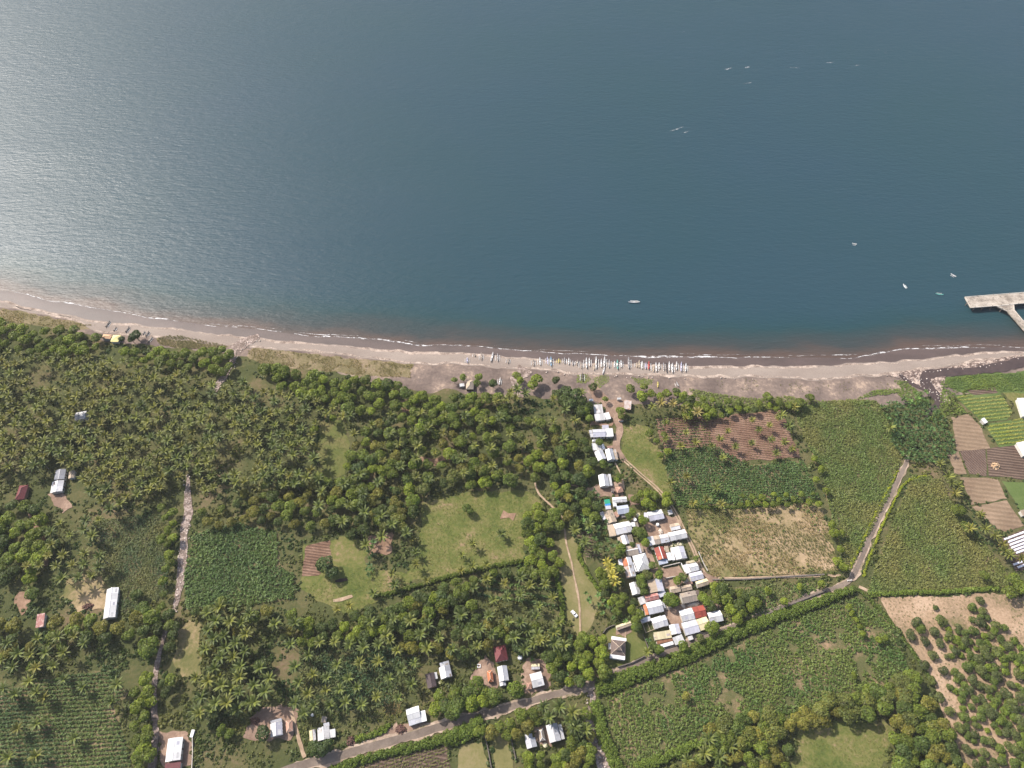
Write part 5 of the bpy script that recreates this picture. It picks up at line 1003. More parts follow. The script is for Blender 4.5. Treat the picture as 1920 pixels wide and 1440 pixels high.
def trunk_mesh(name, H, r0, r1, lean, mat, limbs=0, seed=0, crown=0):
    rg = np.random.default_rng(seed); mb = MB(); mb.tube([(lean*(t**1.7), 0, -0.3+(H+.3)*t) for t in np.linspace(0, 1, 5)], list(np.linspace(r0, r1, 5)), 6)
    for i in range(limbs):
        a = i*2.2+rg.uniform(0, 1); z = H*rg.uniform(.6, .9); l = crown*rg.uniform(.5, .8)
        mb.tube([(lean*.5, 0, z), (lean*.5+math.cos(a)*l*.5, math.sin(a)*l*.5, z+l*.35), (lean+math.cos(a)*l, math.sin(a)*l, z+l*.75)], [r1*.9, r1*.6, r1*.25], 5)
    return mb
def merge(protos, P, scale, rot, tint=None, z=0.0, sz=None, extra=None):
    """many plants as one mesh: P (n,2|3), scale (n), rot (n), tint (n,3)"""
    P = np.asarray(P, float); n = len(P); P3 = P if P.shape[1] == 3 else np.column_stack((P, np.full(n, z)))
    which = RNG.integers(0, len(protos), n); Vs, Fs, Ts = [], [], []; base = 0
    if sz is None: sz = scale
    for w_, (V, F, T) in enumerate(protos):
        idx = np.where(which == w_)[0]
        if not len(idx): continue
        c, s = np.cos(rot[idx])[:, None], np.sin(rot[idx])[:, None]
        X = (V[:,0][None]*c - V[:,1][None]*s)*scale[idx][:,None]; Y = (V[:,0][None]*s + V[:,1][None]*c)*scale[idx][:,None]; Z = V[:,2][None]*sz[idx][:,None]
        VV = np.stack((X, Y, Z), 2) + P3[idx][:, None, :]
        FF = F[None] + (np.arange(len(idx))*len(V))[:, None, None] + base
        TT = np.broadcast_to(T[None], VV.shape).copy()
        if tint is not None: TT *= tint[idx][:, None, :]
        Vs.append(VV.reshape(-1, 3)); Fs.append(FF.reshape(-1, F.shape[1])); Ts.append(TT.reshape(-1, 3)); base += len(idx)*len(V)
    return np.concatenate(Vs), np.concatenate(Fs), np.concatenate(Ts)
def stuff(name, protos, P, scale, rot, mat, tint=None, z=0.0, sz=None):
    if len(P) == 0: return
    V, F, T = merge(protos, P, scale, rot, tint, z, sz)
    return tag(link(name, npmesh(name, V, F, mat, T)), kind='stuff')
def scatter(poly, spacing, seed, jitter=.45, angle=None, row=None, world=True):
    """points over a survey-pixel polygon: jittered grid in metres, or planted rows"""
    rg = np.random.default_rng(seed); w_ = GA(poly); lo_, hi_ = w_.min(0), w_.max(0); c = (lo_+hi_)/2; r = np.hypot(*(hi_-lo_))/2
    sx, sy = spacing, (row or spacing); X, Y = np.meshgrid(np.arange(-r, r, sx), np.arange(-r, r, sy)); p = np.column_stack((X.ravel(), Y.ravel()))
    p[:,0] += rg.uniform(-1, 1, len(p))*jitter*sx; p[:,1] += rg.uniform(-1, 1, len(p))*(jitter*sy if row is None else .12*sy)
    a = angle or 0.0; p = p @ np.array(((math.cos(a), math.sin(a)), (-math.sin(a), math.cos(a)))) + c
    return p[inpoly(p, w_)]
def poisson(poly, d, seed, tries=26):
    """points in survey pixels at least d apart inside poly"""
    rg = np.random.default_rng(seed); q = np.asarray(poly, float); lo_, hi_ = q.min(0), q.max(0); ar = np.prod(hi_-lo_); n = int(ar/(d*d)*tries)
    c = rg.uniform(lo_, hi_, (n, 2)); c = c[inpoly(c, q)]; out = np.empty((0, 2))
    for p in c:
        if len(out) == 0 or ((out-p)**2).sum(1).min() > (d*(0.8+.4*rg.random()))**2: out = np.vstack((out, p))
    return out
def clear(w_, margin=0.5, roads=True):
    """True where plants may stand: not inside a building or on an open sheet"""
    ok = np.ones(len(w_), bool)
    for c, u, hl, hw in BRECT:
        d = w_-c; a = d@u; b = d@np.array((-u[1], u[0])); ok &= ~((np.abs(a) < hl+margin) & (np.abs(b) < hw+margin))
    return ok
def off_roofs(px, rad):
    """True where a crown drawn at survey pixel px (radius rad metres) leaves the roofs free"""
    w_ = GA(px, 3.0); ok = np.ones(len(w_), bool)
    for c, u, hl, hw in BRECT:
        d = w_-c; a = np.maximum(np.abs(d@u)-hl, 0); b = np.maximum(np.abs(d@np.array((-u[1], u[0])))-hw, 0); ok &= np.hypot(a, b) > rad
    return ok
def open_ground(w_):
    x, y = P2(w_[:,0], w_[:,1]); q = np.column_stack((x, y)); ok = np.ones(len(q), bool)
    for e in EXCL: ok &= ~inpoly(q, e)
    return ok
# ------------------------------------------------------------------ leaf materials
L_palm = leaf_mat('palm_frond', (0.092, 0.114, 0.030), .36, .2, (1.22, 1.02, .85)); L_drypalm = leaf_mat('dry_palm_frond', (0.165, 0.140, 0.058), .2, .15); L_gold = leaf_mat('golden_palm_frond', (0.25, 0.225, 0.045), .2, .15)
L_tree = leaf_mat('tree_leaf', (0.090, 0.126, 0.024), .35, .3); L_bright = leaf_mat('beach_tree_leaf', (0.120, 0.165, 0.022), .25, .3)
L_dark = leaf_mat('dark_tree_leaf', (0.050, 0.078, 0.021), .25, .24); L_olive = leaf_mat('olive_tree_leaf', (0.112, 0.128, 0.030), .2, .25)
L_mango = leaf_mat('mango_leaf', (0.075, 0.092, 0.028), .35, .2, (1.2, 1.2, .9)); L_hedge = leaf_mat('hedge_leaf', (0.122, 0.170, 0.026), .2, .3)
L_field = leaf_mat('field_leaf', (0.094, 0.132, 0.032), .0, .25); L_ban = leaf_mat('banana_leaf', (0.066, 0.116, 0.032), .25, .25)
M_bark = plain_mat('palm_bark', (0.20, 0.165, 0.13), .9); M_bark2 = plain_mat('tree_bark', (0.13, 0.10, 0.075), .9)
# ------------------------------------------------------------------ coconut palms
PALM_P = [palm_crown(100+i, n=RNG.integers(18, 23)) for i in range(8)]
PALM_M = [npmesh('crown', *PALM_P[i][:2], L_palm, PALM_P[i][2]) for i in range(8)]; GOLD_M = []; DRY_M = []
for i in range(4): me = PALM_M[i].copy(); me.materials[0] = L_drypalm; DRY_M.append(me)
for i in range(3): me = PALM_M[i].copy(); me.materials[0] = L_gold; GOLD_M.append(me)
PT = [(9.5, 0.4), (9.5, 1.2), (9.5, -0.9), (9.5, 0.0)]; PT_M = [trunk_mesh('trunk', H_, .2, .12, ln, M_bark).mesh('trunk', M_bark) for H_, ln in PT]
PALMS = []                                    # (crown px, crown height, region, gold, scale)
def palm_region(poly, d, seed, key, hmin=6.5, hmax=11.5, s0=.7, s1=1.08, keep=1.0):
    rg = np.random.default_rng(seed)
    for p in poisson(poly, d, seed):
        if rg.random() < keep: PALMS.append((tuple(p), rg.uniform(hmin, hmax), key, False, rg.uniform(s0, s1)))
def palm_at(pts, key, h=8.0, gold=False, s=1.0):
    for i, p in enumerate(pts): PALMS.append((p, h+((i*7) % 5-2)*.35, key, gold, s*(1+((i*5) % 7-3)*.03)))
palm_region([(-40,650),(60,668),(180,668),(330,690),(410,715),(395,760),(378,800),(360,850),(335,900),(200,955),(170,930),(120,870),(60,880),(-40,870)], 15.5, 1, 'west', 7, 12, .82, 1.1, keep=.9)
palm_region([(445,705),(520,735),(600,752),(650,770),(640,785),(605,800),(600,900),(560,915),(500,900),(440,905),(378,920),(366,880),(385,800),(400,745)], 16.5, 2, 'middle', 7, 12, .82, 1.1, keep=.9)
palm_region([(655,775),(760,770),(870,775),(980,715),(1040,745),(1100,785),(1105,830),(1000,850),(900,880),(800,900),(720,880),(660,830)], 30, 3, 'centre', keep=.8)
palm_region([(130,950),(185,965),(190,1060),(180,1090),(110,1090),(40,1070),(85,1010),(100,960)], 22, 4, 'westfield', keep=.9)
palm_region([(385,1140),(450,1128),(520,1140),(555,1160),(545,1230),(500,1290),(470,1340),(372,1340),(360,1280),(380,1200)], 24, 5, 'southwest', 8, 11, .95, 1.2, keep=.9)
palm_region([(560,1210),(640,1190),(740,1200),(790,1240),(760,1310),(700,1330),(640,1320),(600,1330),(560,1340),(540,1300)], 26, 6, 'maizepalms', 6, 9, .8, 1.05, keep=.9)
palm_region([(690,1165),(800,1150),(950,1150),(1055,1150),(1060,1215),(990,1215),(880,1210),(800,1225),(730,1200)], 27, 7, 'roadgrove', 7, 10, .85, 1.1, keep=.85)
palm_region([(870,1085),(980,1065),(1045,1090),(1045,1140),(930,1130),(870,1120)], 25, 8, 'rowplot', 5, 8, .8, 1.05, keep=.8)
palm_region([(1325,795),(1460,775),(1498,852),(1350,862)], 24, 9, 'plough', 4.5, 6, .65, .85, keep=.85)
palm_region([(1232,775),(1322,775),(1338,836),(1245,838)], 24, 10, 'plotwest', 4.5, 6, .7, .9, keep=.9)
palm_region([(0,1195),(150,1190),(180,1240),(130,1290),(0,1310)], 26, 11, 'lowwest', 7, 9, .9, 1.1, keep=.8)
palm_region([(40,1300),(230,1270),(180,1400),(0,1430)], 38, 12, 'bottomleft', 5, 7, .9, 1.1, keep=.8)
palm_region([(570,850),(640,870),(760,920),(770,1010),(730,1060),(660,1010),(600,960)], 30, 13, 'edge', 7, 10, .95, 1.15, keep=.8)
palm_region([(1062,995),(1100,980),(1130,985),(1150,1030),(1150,1050),(1120,1030)], 24, 14, 'villageedge', 6, 8, .85, 1.05, keep=.6)
palm_region([(1250,905),(1290,890),(1340,905),(1360,945),(1270,945)], 26, 15, 'plotsouth', 5, 7, .8, 1.0, keep=.8)
palm_at([(773,1010),(779,1035),(780,1057),(735,1075),(740,1095),(700,1112),(655,1135),(632,1142),(940,1000),(886,1018),(866,1040),(886,1061),(912,1058),(865,1069),(800,1088)], 'meadow', 5.0, s=.85)
palm_at([(1139,1054),(1145,1064),(1149,1078),(1154,1090)], 'goldrow', 9.0, True, .95); palm_at([(1214,1222)], 'goldvilla', 5.0, True, .9); palm_at([(1840,964)], 'goldeast', 6.5, True, .95)
palm_at([(1223,762),(1240,755),(1262,757),(1284,765),(1308,772)], 'beachright', 8, s=1.0)
palm_at([(1764,868),(1780,893),(1786,905),(1797,910),(1792,925),(1849,990),(1867,1004),(1882,1020),(1886,1032),(1895,1040),(1916,1046),(1670,800),(1820,990)], 'eastline', 7, s=.95)
palm_at([(1490,762),(1480,798),(1466,777)], 'nefield', 6, s=1.0)
palm_at([(1345,1368),(1330,1385),(1350,1420),(1290,1425),(1322,1412),(1370,1400)], 'southhedge', 6, s=1.0)
palm_at([(1020,1325),(1050,1325),(1075,1335),(1030,1345),(1078,1362),(1098,1368),(1068,1350)], 'belowroad', 7, s=1.1)
palm_at([(410,1270),(395,1330),(370,1335),(445,1328),(432,1290),(470,1318)], 'southwest', 8, s=1.2)
palm_at([(1116,755),(1118,825),(1090,735),(1112,800)], 'lane', 7, s=1.0)
palm_at([(958,735),(970,728),(950,748),(968,745)], 'centre', 8, s=1.0)
palm_at([(1003,1205),(1020,1200),(1008,1190),(990,1180),(1040,1205),(985,1216),(1040,1185)], 'roadgrove', 7.5, s=1.1)
PL = dict(west=('coconut palm crowded in the big western grove behind the beach', 'palms of the western grove'), middle=('coconut palm in the grove right of the upper stony stream bed', 'palms of the middle grove'),
 centre=('coconut palm among leafy trees in the wood behind the beach hut', 'palms of the central wood'), westfield=('coconut palm bordering the western maize field', 'palms by the western maize'),
 southwest=('tall coconut palm in the scrubby grove right of the lower stream bed', 'palms of the south western grove'), maizepalms=('olive coconut palm standing in the dry plot north of the road', 'palms in the plot north of the road'),
 roadgrove=('coconut palm in the leafy belt north of the maroon roofed house', 'palms of the leafy belt'), rowplot=('coconut palm in the plot of green rows below the big meadow', 'palms of the row plot'),
 plough=('spindly yellowish coconut palm standing in the brown ploughed field', 'palms in the ploughed field'), plotwest=('yellowish coconut palm in the dark plot left of the ploughed field', 'palms in the dark plot'),
 lowwest=('coconut palm in the scrub at the left edge below the long barn', 'palms in the western scrub'), bottomleft=('coconut palm rising from the planted rows at the bottom left', 'palms in the bottom left rows'),
 edge=('coconut palm along the left edge of the big meadow', 'palms at the meadow edge'), villageedge=('coconut palm behind the western village houses', 'palms behind the village'), plotsouth=('coconut palm at the left end of the dark green plot beside the wheel tracks', 'palms of the green plot'),
 meadow=('small coconut palm standing free on the big meadow', 'young palms on the meadow'), goldrow=('golden yellow palm in the row of four at the west side of the village', 'golden palms by the village'), goldvilla=('single golden yellow palm at the corner of the villa lawn', None), goldeast=('single golden yellow palm beside the fallow field on the right', None),
 beachright=('yellowish coconut palm under the beach bushes right of the lane', 'palms right of the lane'), eastline=('coconut palm in the line between the eastern crop and the fallow fields', 'palms of the eastern line'), nefield=('coconut palm at the right edge of the ploughed field', 'palms right of the ploughed field'),
 southhedge=('coconut palm in the lower hedge of the big green field', 'palms in the lower hedge'), belowroad=('coconut palm just below the paved road by the zinc houses', 'palms below the road'), lane=('coconut palm left of the first houses on the sandy lane', 'palms beside the lane'))
OPEN = [[(596,790),(646,785),(656,830),(652,890),(600,905)], [(1046,985),(1070,995),(1090,1035),(1110,1080),(1130,1130),(1105,1180),(1085,1200),(1062,1160),(1050,1090)], [(400,835),(470,830),(480,880),(410,885)], [(55,690),(100,680),(110,720),(70,730)], [(520,860),(575,850),(580,880),(530,890)], [(335,1175),(375,1170),(372,1265),(330,1265)], [(470,1175),(545,1180),(535,1240),(490,1250)], [(1175,830),(1208,840),(1238,905),(1205,885)], [(690,1085),(760,1080),(740,1110),(660,1150),(640,1140)]]
PALMS = [p for p in PALMS if p[2] in ('meadow',) or not any(inpoly([p[0]], q)[0] for q in OPEN)]
cen = []; PT_LIST = []; TR_LIST = []
for p, h, k, g, s in PALMS: cen.append(G(p[0], p[1], h+.6))
cen = np.array(cen); dist = np.sqrt((cen[:,0])**2 + (cen[:,1])**2 + (CAM_H-cen[:,2])**2)/np.array([p[4] for p in PALMS])
ok = clear(cen[:,:2], 0.3) & off_roofs(np.array([p[0] for p in PALMS], float), 1.6); px_, py_ = P2(cen[:,0], cen[:,1], cen[:,2]); inside = (px_ > -10) & (px_ < 1930) & (py_ < 1450)
single = [i for i in np.argsort(dist) if ok[i] and inside[i]][:296]; sset = set(single)
for i in single:
    p, h, k, g, s = PALMS[i]; v = int(RNG.integers(0, 8)); tv = int(RNG.integers(0, 4)); H0, ln = PT[tv]; rz = RNG.uniform(0, 6.283)
    r = empty('coconut_palm', (cen[i][0]-ln*math.cos(rz)*s, cen[i][1]-ln*math.sin(rz)*s, 0), rz); r.scale = (s, s, s); tag(r, PL[k][0], 'palm', PL[k][1])
    t = link('trunk', PT_M[tv], r); t.scale = (1, 1, h/s/H0)
    c = link('crown', GOLD_M[v % 3] if g else (DRY_M[v % 4] if k in ('plough', 'plotwest', 'beachright') else PALM_M[v]), r); c.location = (ln, 0, h/s); c['kind'] = 'stuff'
    if not g: PT_LIST.append((r, p, k))
rest = [i for i in range(len(PALMS)) if ok[i] and i not in sset]
def pt_trunk(ln):
    mb = MB(); mb.tube([(ln*((1-t)**1.7)*-1, 0, -9.5*t) for t in (0, .35, 1)], [.12, .15, .2], 4, False); V = np.array(mb.v); return V, np.array(mb.f), np.tile(np.array((1.7, 1.35, 3.2)), (len(V), 1))
comb = []
for (V, F, T), ln in zip(PALM_P, (.4, 1.2, .8, .2, .6, 1.0, .3, .7)):
    v2, f2, t2 = pt_trunk(ln); comb.append((np.concatenate((V, v2)), np.concatenate((F, f2+len(V))), np.concatenate((T, t2))))
pr = cen[rest].copy(); pr[:,2] -= .6; n = len(rest); tv_ = RNG.uniform(.78, 1.2, n)
stuff('palm_grove', comb, pr, np.array([PALMS[i][4] for i in rest]), RNG.uniform(0, 6.283, n), L_palm, np.column_stack((tv_*RNG.uniform(.92, 1.12, n), tv_, tv_)))
print('palms', len(PALMS), 'single', len(single), 'grove', n)
# ------------------------------------------------------------------ leafy trees
TR_P = [tree_crown(200+i, 4.0, flat=.75+.06*(i % 4), nl=7+i % 4) for i in range(8)]
def tmesh(i, mat): return npmesh('crown', *TR_P[i][:2], mat, TR_P[i][2])
TM = {k: [tmesh(i, m) for i in range(8)] for k, m in dict(tree=L_tree, bright=L_bright, dark=L_dark, olive=L_olive, mango=L_mango).items()}
TT_M = [trunk_mesh('trunk', 5.0, .32, .2, ln, M_bark2, 4, 300+i, 3.0).mesh('trunk', M_bark2) for i, ln in enumerate((.2, .6, -.4))]
TREES = []                                    # px of crown centre, radius m, kind, key
def tree_region(poly, d, seed, key, kinds, r0=3, r1=5, keep=1.0):
    rg = np.random.default_rng(seed)
    for p in poisson(poly, d, seed):
        if rg.random() < keep: TREES.append((tuple(p), rg.uniform(r0, r1), kinds[int(rg.integers(0, len(kinds)))], key))
def tree_at(pts, key, kind, r=3.5):
    for p in pts: TREES.append(((p[0], p[1]), p[2] if len(p) > 2 else r, kind, key))
tree_region([(-40,605),(0,603),(60,618),(140,618),(180,630),(188,655),(150,668),(60,660),(-40,640)], 17, 1, 'b_west', ['bright','bright','tree'], 3, 5)
tree_region([(232,655),(300,655),(360,662),(400,655),(430,655),(436,680),(425,700),(370,692),(300,680),(240,675)], 17, 2, 'b_mid', ['bright','bright','tree'], 3.2, 4.8)
tree_region([(495,688),(560,695),(620,710),(700,712),(762,718),(768,738),(715,740),(705,775),(668,775),(620,752),(540,732),(500,706)], 18, 3, 'b_east', ['bright','tree','tree'], 3.5, 5.2)
tree_region([(740,760),(790,740),(850,745),(905,738),(945,745),(955,765),(880,782),(800,795),(752,785)], 18, 4, 'b_hut', ['bright','tree'], 3.2, 5)
tree_region([(0,670),(180,670),(330,690),(400,720),(380,800),(335,900),(200,950),(120,870),(0,860)], 44, 33, 'westgrove', ['tree','dark','olive'], 2.0, 3.6, .75)
tree_region([(445,705),(600,752),(640,785),(600,900),(440,905),(370,880),(400,745)], 46, 34, 'middlegrove', ['tree','dark','bright'], 2.0, 3.4, .75)
tree_region([(640,860),(700,790),(800,800),(880,790),(990,770),(1100,830),(1112,870),(1100,905),(1010,895),(920,905),(800,915),(770,975),(720,975),(620,935),(600,900)], 21, 5, 'centre', ['tree','dark','tree','olive','bright'], 3, 5)
tree_region([(545,890),(640,900),(740,940),(755,985),(660,1000),(560,985),(480,975),(400,990),(370,960),(440,930)], 21, 6, 'lane', ['tree','dark','tree','olive'], 2.6, 4.4)
tree_at([(1062,735,5),(1078,742,5.5),(1072,757,5.5),(1058,752,4.5),(1090,752,4.5),(1088,768,4.5),(1102,762,4),(1042,712,3.2),(1112,725,3.2),(1045,740,4)], 'b_dark', 'dark'); tree_at([(1005,712,4.2),(1000,722,4),(968,705,3.2),(975,714,3)], 'b_creek', 'bright')
tree_region([(1178,722),(1240,728),(1300,738),(1325,765),(1290,782),(1260,745),(1225,745),(1185,742)], 16, 7, 'b_lane', ['tree','dark','bright'], 2.8, 4.2)
tree_region([(1265,735),(1330,748),(1400,758),(1470,750),(1490,765),(1400,772),(1330,785),(1300,775)], 15, 8, 'b_right', ['bright','tree','bright','dark'], 2, 3.4)
tree_at([(1440,743,3.6),(1500,757,4),(1385,757,3.2),(1520,745,3.4)], 'b_right', 'tree')
tree_region([(1170,800),(1215,790),(1240,790),(1256,850),(1265,905),(1240,860),(1215,830),(1180,850)], 16, 9, 'l_right', ['bright','tree'], 2.0, 3.2, .7)
tree_region([(1196,915),(1255,930),(1262,960),(1220,958),(1190,935)], 14, 10, 'l_low', ['tree','bright'], 2.4, 3.6)
tree_region([(985,950),(1015,950),(1048,970),(1052,1040),(1040,1080),(1000,1080),(985,1040)], 19, 11, 'clump', ['tree','bright','tree'], 3.2, 4.8)
tree_region([(1122,1075),(1165,1085),(1200,1150),(1196,1178),(1150,1166),(1135,1120)], 15, 12, 'v_west', ['tree','bright','tree','dark'], 2.2, 3.8)
tree_region([(1020,900),(1080,890),(1120,925),(1130,975),(1090,985),(1050,960),(1040,920)], 18, 13, 'v_north', ['tree','olive','bright','dark'], 2.6, 4)
tree_region([(-40,950),(70,945),(105,1010),(60,1085),(-40,1085)], 21, 14, 'w_wood', ['tree','dark','bright'], 3.5, 5.2)
tree_region([(-30,1150),(60,1180),(120,1160),(200,1160),(320,1150),(318,1195),(220,1195),(150,1205),(-30,1230)], 22, 15, 'w_barn', ['tree','olive','dark'], 3, 4.8)
tree_at([(279,1215,6),(60,1115,4),(270,1140,4.5),(255,1115,3.5),(62,1250,4)], 'w_lone', 'tree')
tree_region([(250,1280),(285,1270),(288,1420),(262,1440),(250,1380)], 19, 16, 'w_bed', ['bright','tree'], 2.6, 4)
tree_region([(298,950),(330,960),(324,1050),(315,1100),(306,1140),(296,1130),(308,1050)], 17, 17, 'w_bank', ['bright','tree'], 2.2, 3.4)
tree_region([(320,1180),(330,1170),(325,1280),(305,1350),(300,1290)], 18, 18, 'w_low', ['tree','dark'], 2.2, 3.6, .6)
tree_region([(360,1140),(440,1120),(540,1135),(560,1180),(520,1260),(440,1260),(380,1220)], 27, 19, 's_west', ['tree','dark','olive'], 2.6, 4.4)
tree_region([(560,1165),(640,1160),(720,1135),(800,1110),(870,1085),(980,1060),(985,1072),(880,1100),(810,1150),(730,1190),(620,1205),(555,1215)], 19, 20, 's_belt', ['tree','bright','dark'], 2.8, 4.4)
tree_region([(700,1150),(800,1120),(870,1115),(900,1160),(1000,1170),(1050,1180),(1040,1215),(940,1205),(860,1230),(740,1215)], 22, 21, 's_wood', ['tree','dark','dark','olive'], 2.8, 4.4)
tree_region([(1025,1205),(1075,1195),(1130,1190),(1140,1255),(1112,1282),(1050,1288),(1030,1250)], 19, 22, 's_villa', ['tree','bright','dark'], 2.8, 4.2)
tree_region([(825,1298),(900,1278),(960,1276),(972,1292),(930,1312),(880,1322),(850,1340),(815,1338)], 19, 23, 's_road', ['tree','bright'], 3.2, 4.8)
tree_region([(880,1375),(935,1360),(985,1335),(1015,1335),(1010,1360),(960,1380)], 19, 24, 's_below', ['olive','tree'], 2.8, 4)
tree_region([(1060,1370),(1105,1330),(1108,1400),(1110,1450),(1060,1450)], 18, 25, 's_bed', ['tree','olive','dark'], 2.6, 3.8)
tree_region([(985,1420),(1060,1400),(1060,1470),(970,1470)], 18, 26, 's_bottom', ['tree','bright'], 2.2, 3.4)
tree_region([(1332,1098),(1380,1100),(1420,1105),(1428,1135),(1372,1165),(1335,1150)], 16, 27, 'v_east', ['tree','bright','dark'], 2.6, 4)
tree_region([(1325,1365),(1400,1345),(1500,1330),(1560,1310),(1640,1290),(1712,1268),(1722,1300),(1640,1335),(1520,1362),(1420,1385),(1340,1395)], 19, 28, 'se_hedge', ['olive','tree','olive'], 3.2, 5)
tree_region([(1690,1300),(1735,1300),(1770,1350),(1815,1450),(1690,1470),(1670,1400)], 20, 29, 'se_wood', ['tree','dark','olive'], 3.2, 5)
tree_region([(1330,1400),(1420,1390),(1480,1400),(1470,1470),(1260,1470),(1290,1430)], 22, 30, 'se_low', ['olive','tree','dark'], 2.6, 4.2)
tree_at([(1798,957,4),(1815,990,4.2),(1845,1078,3),(1900,1085,4),(1895,1110,4.5),(1915,1100,4.5)], 'e_line', 'tree'); tree_at([(1440,1108,2.4),(1500,1100,2.2),(1470,1128,2.5),(1540,1095,2.4)], 'weedtri', 'bright')
tree_at([(1592,1138),(1598,1150),(1605,1162),(1612,1175),(1618,1188),(1648,1200),(1660,1196),(1602,1266)], 'fieldbush', 'bright', 1.9); tree_at([(1285,1305)], 'fieldbush', 'olive', 2.4)
tree_at([(1490,1140),(1580,1000,2.2),(1575,1030,2.6),(1548,920,2.4),(1540,880,2.6),(1530,900,2.4),(1528,860,2.4),(1560,985,2.8),(1565,1000,3),(1570,1052,3),(1582,1062,3)][1:], 'strawedge', 'bright', 2.5)
tree_region([(1385,928),(1535,925),(1540,945),(1440,950),(1385,948)], 14, 31, 'plothedge', ['bright','tree'], 1.6, 2.6)
tree_at([(254,629,4.6),(247,636,3),(229,635,2.6)], 'lone', 'dark'); tree_at([(852,712,2.4),(868,708,2.8),(897,706,3),(894,718,2.6)], 'hut', 'bright'); tree_at([(925,719,3.2)], 'hutshrub', 'dark')
tree_at([(610,1060,5.5),(622,1072,4)], 'meadowtree', 'dark'); tree_at([(875,952,2.8),(882,958,2.4)], 'meadowshrub', 'tree'); tree_at([(745,975,5),(735,960,4.5),(752,990,4),(720,985,4)], 'meadowedge', 'olive')
tree_at([(415,1370,3.2),(430,1375,2.6)], 'yardround', 'tree'); tree_at([(493,1374,4.2)], 'yardtree', 'dark'); tree_at([(600,1405,4.4),(588,1402,4),(612,1398,3.6)], 'roadtree', 'dark')
for (x, y, rr, kd) in [(1205,975.6,3.5,'bright'),(1202,1000,3.6,'tree'),(1195,997,3.2,'tree'),(1209,1017,2.9,'bright'),(1165,1028,3.2,'bright'),(1160,1038,3.2,'tree'),(1205,1061,2.6,'bright'),(1223,1061,2.5,'tree'),(1236,1077.5,2.9,'bright'),(1201,1083,3,'bright'),(1215,1078,3.2,'olive'),(1162,1069,3,'tree'),(1204,1094,3.3,'tree'),(1207,1110,2.4,'tree'),(1258,1125,4.4,'bright'),(1266,1127,3.6,'bright'),(1270,1088,2.8,'bright'),(1280,1081,2.8,'tree'),(1336,1177,4,'bright'),(1323,1127,3.4,'bright'),(1318,1119,3,'bright'),(1312,1197,2.4,'olive'),(1191,1176,3.2,'bright'),(1282,1212,3.2,'bright'),(1236,1217,3,'bright'),(1225,1210,2.6,'tree'),(1268,1181,1.4,'bright'),(1305,1047,1.9,'bright'),(1238,970,2.4,'bright'),(1185,960,2.8,'bright'),(1178,968,2.4,'bright'),(1213,945,3,'tree'),(1135,748,2.4,'bright'),(1163,770,3.2,'bright'),(1166,781,2.6,'olive'),(1124,829,2.6,'bright'),(1131,870,3.2,'bright'),(1114,866,2.6,'tree'),(1158,900,2.4,'bright'),(1163,893,2.6,'tree'),(1186,1021,1.8,'tree'),(1095,828,3.2,'tree'),(1105,785,3,'bright'),(1098,772,3.4,'bright')]:
    TREES.append(((x, y), rr, kd, 'village'))
TL = dict(b_west='bright leafy tree in the belt between the western palms and the beach', b_mid='bright leafy tree in the belt left of the upper stream bed', b_east='large leafy beach tree right of the upper stream bed', b_hut='leafy tree in the dense belt below the beach hut', centre='leafy tree in the mixed wood north of the big meadow', lane='leafy tree in the wood left of the big meadow',
 b_dark='dark leafy tree in the tall clump where the lane meets the beach', b_creek='bright leafy tree beside the dry creek mouth', b_lane='leafy tree in the grove right of the sandy lane', b_right='bushy tree in the green fringe along the right beach', l_right='small bushy tree beside the grass right of the lane', l_low='leafy tree beside the wheel tracks north of the long white house', clump='leafy tree in the clump at the right end of the big meadow',
 v_west='leafy tree in the thicket west of the village', v_north='leafy tree in the thicket north west of the village', w_wood='leafy tree in the dense wood on the left edge', w_barn='leafy tree in the belt below the long white barn', w_lone='big leafy tree near the lower stream bed', w_bed='leafy tree on the left bank of the lower stream bed', w_bank='bushy tree between the maize and the stream bed', w_low='bushy tree right of the lower stream bed', s_west='leafy tree in the scrub between palms right of the stream bed', s_belt='leafy tree in the belt along the lower edge of the big meadow', s_wood='leafy tree in the dark wood north of the maroon roof', s_villa='leafy tree in the thicket left of the villa lawn', s_road='leafy roadside tree on the upper side of the paved road', s_below='leafy tree just below the paved road', s_bed='leafy tree beside the stream bed below the road', s_bottom='leafy tree at the bottom edge below the zinc houses', v_east='leafy tree in the thicket east of the village', se_hedge='olive leafy tree in the lower hedge of the big green field', se_wood='leafy tree in the wood between the clearing and the orchard', se_low='leafy tree in the scrub at the bottom right of centre', e_line='leafy tree in the line along the eastern crop', weedtri='bush in the weedy triangle above the road', strawedge='bright bush along the right edge of the straw field', plothedge='bush in the hedge row above the straw field', lone='dark tree standing alone by the beach pavilions', hut='small bright tree beside the pyramid roofed beach hut', hutshrub='round dark shrub on the upper beach beside a white boat', meadowtree='big dark tree standing free in the left part of the meadow', meadowshrub='small bush near the top of the big meadow', meadowedge='pale olive tree at the left edge of the big meadow', yardround='round bushy tree left of the bare farm yard', yardtree='round dark tree beside the white gable in the bare yard', roadtree='dark bushy tree between the patchwork house and the road', village='leafy tree growing between the village houses')
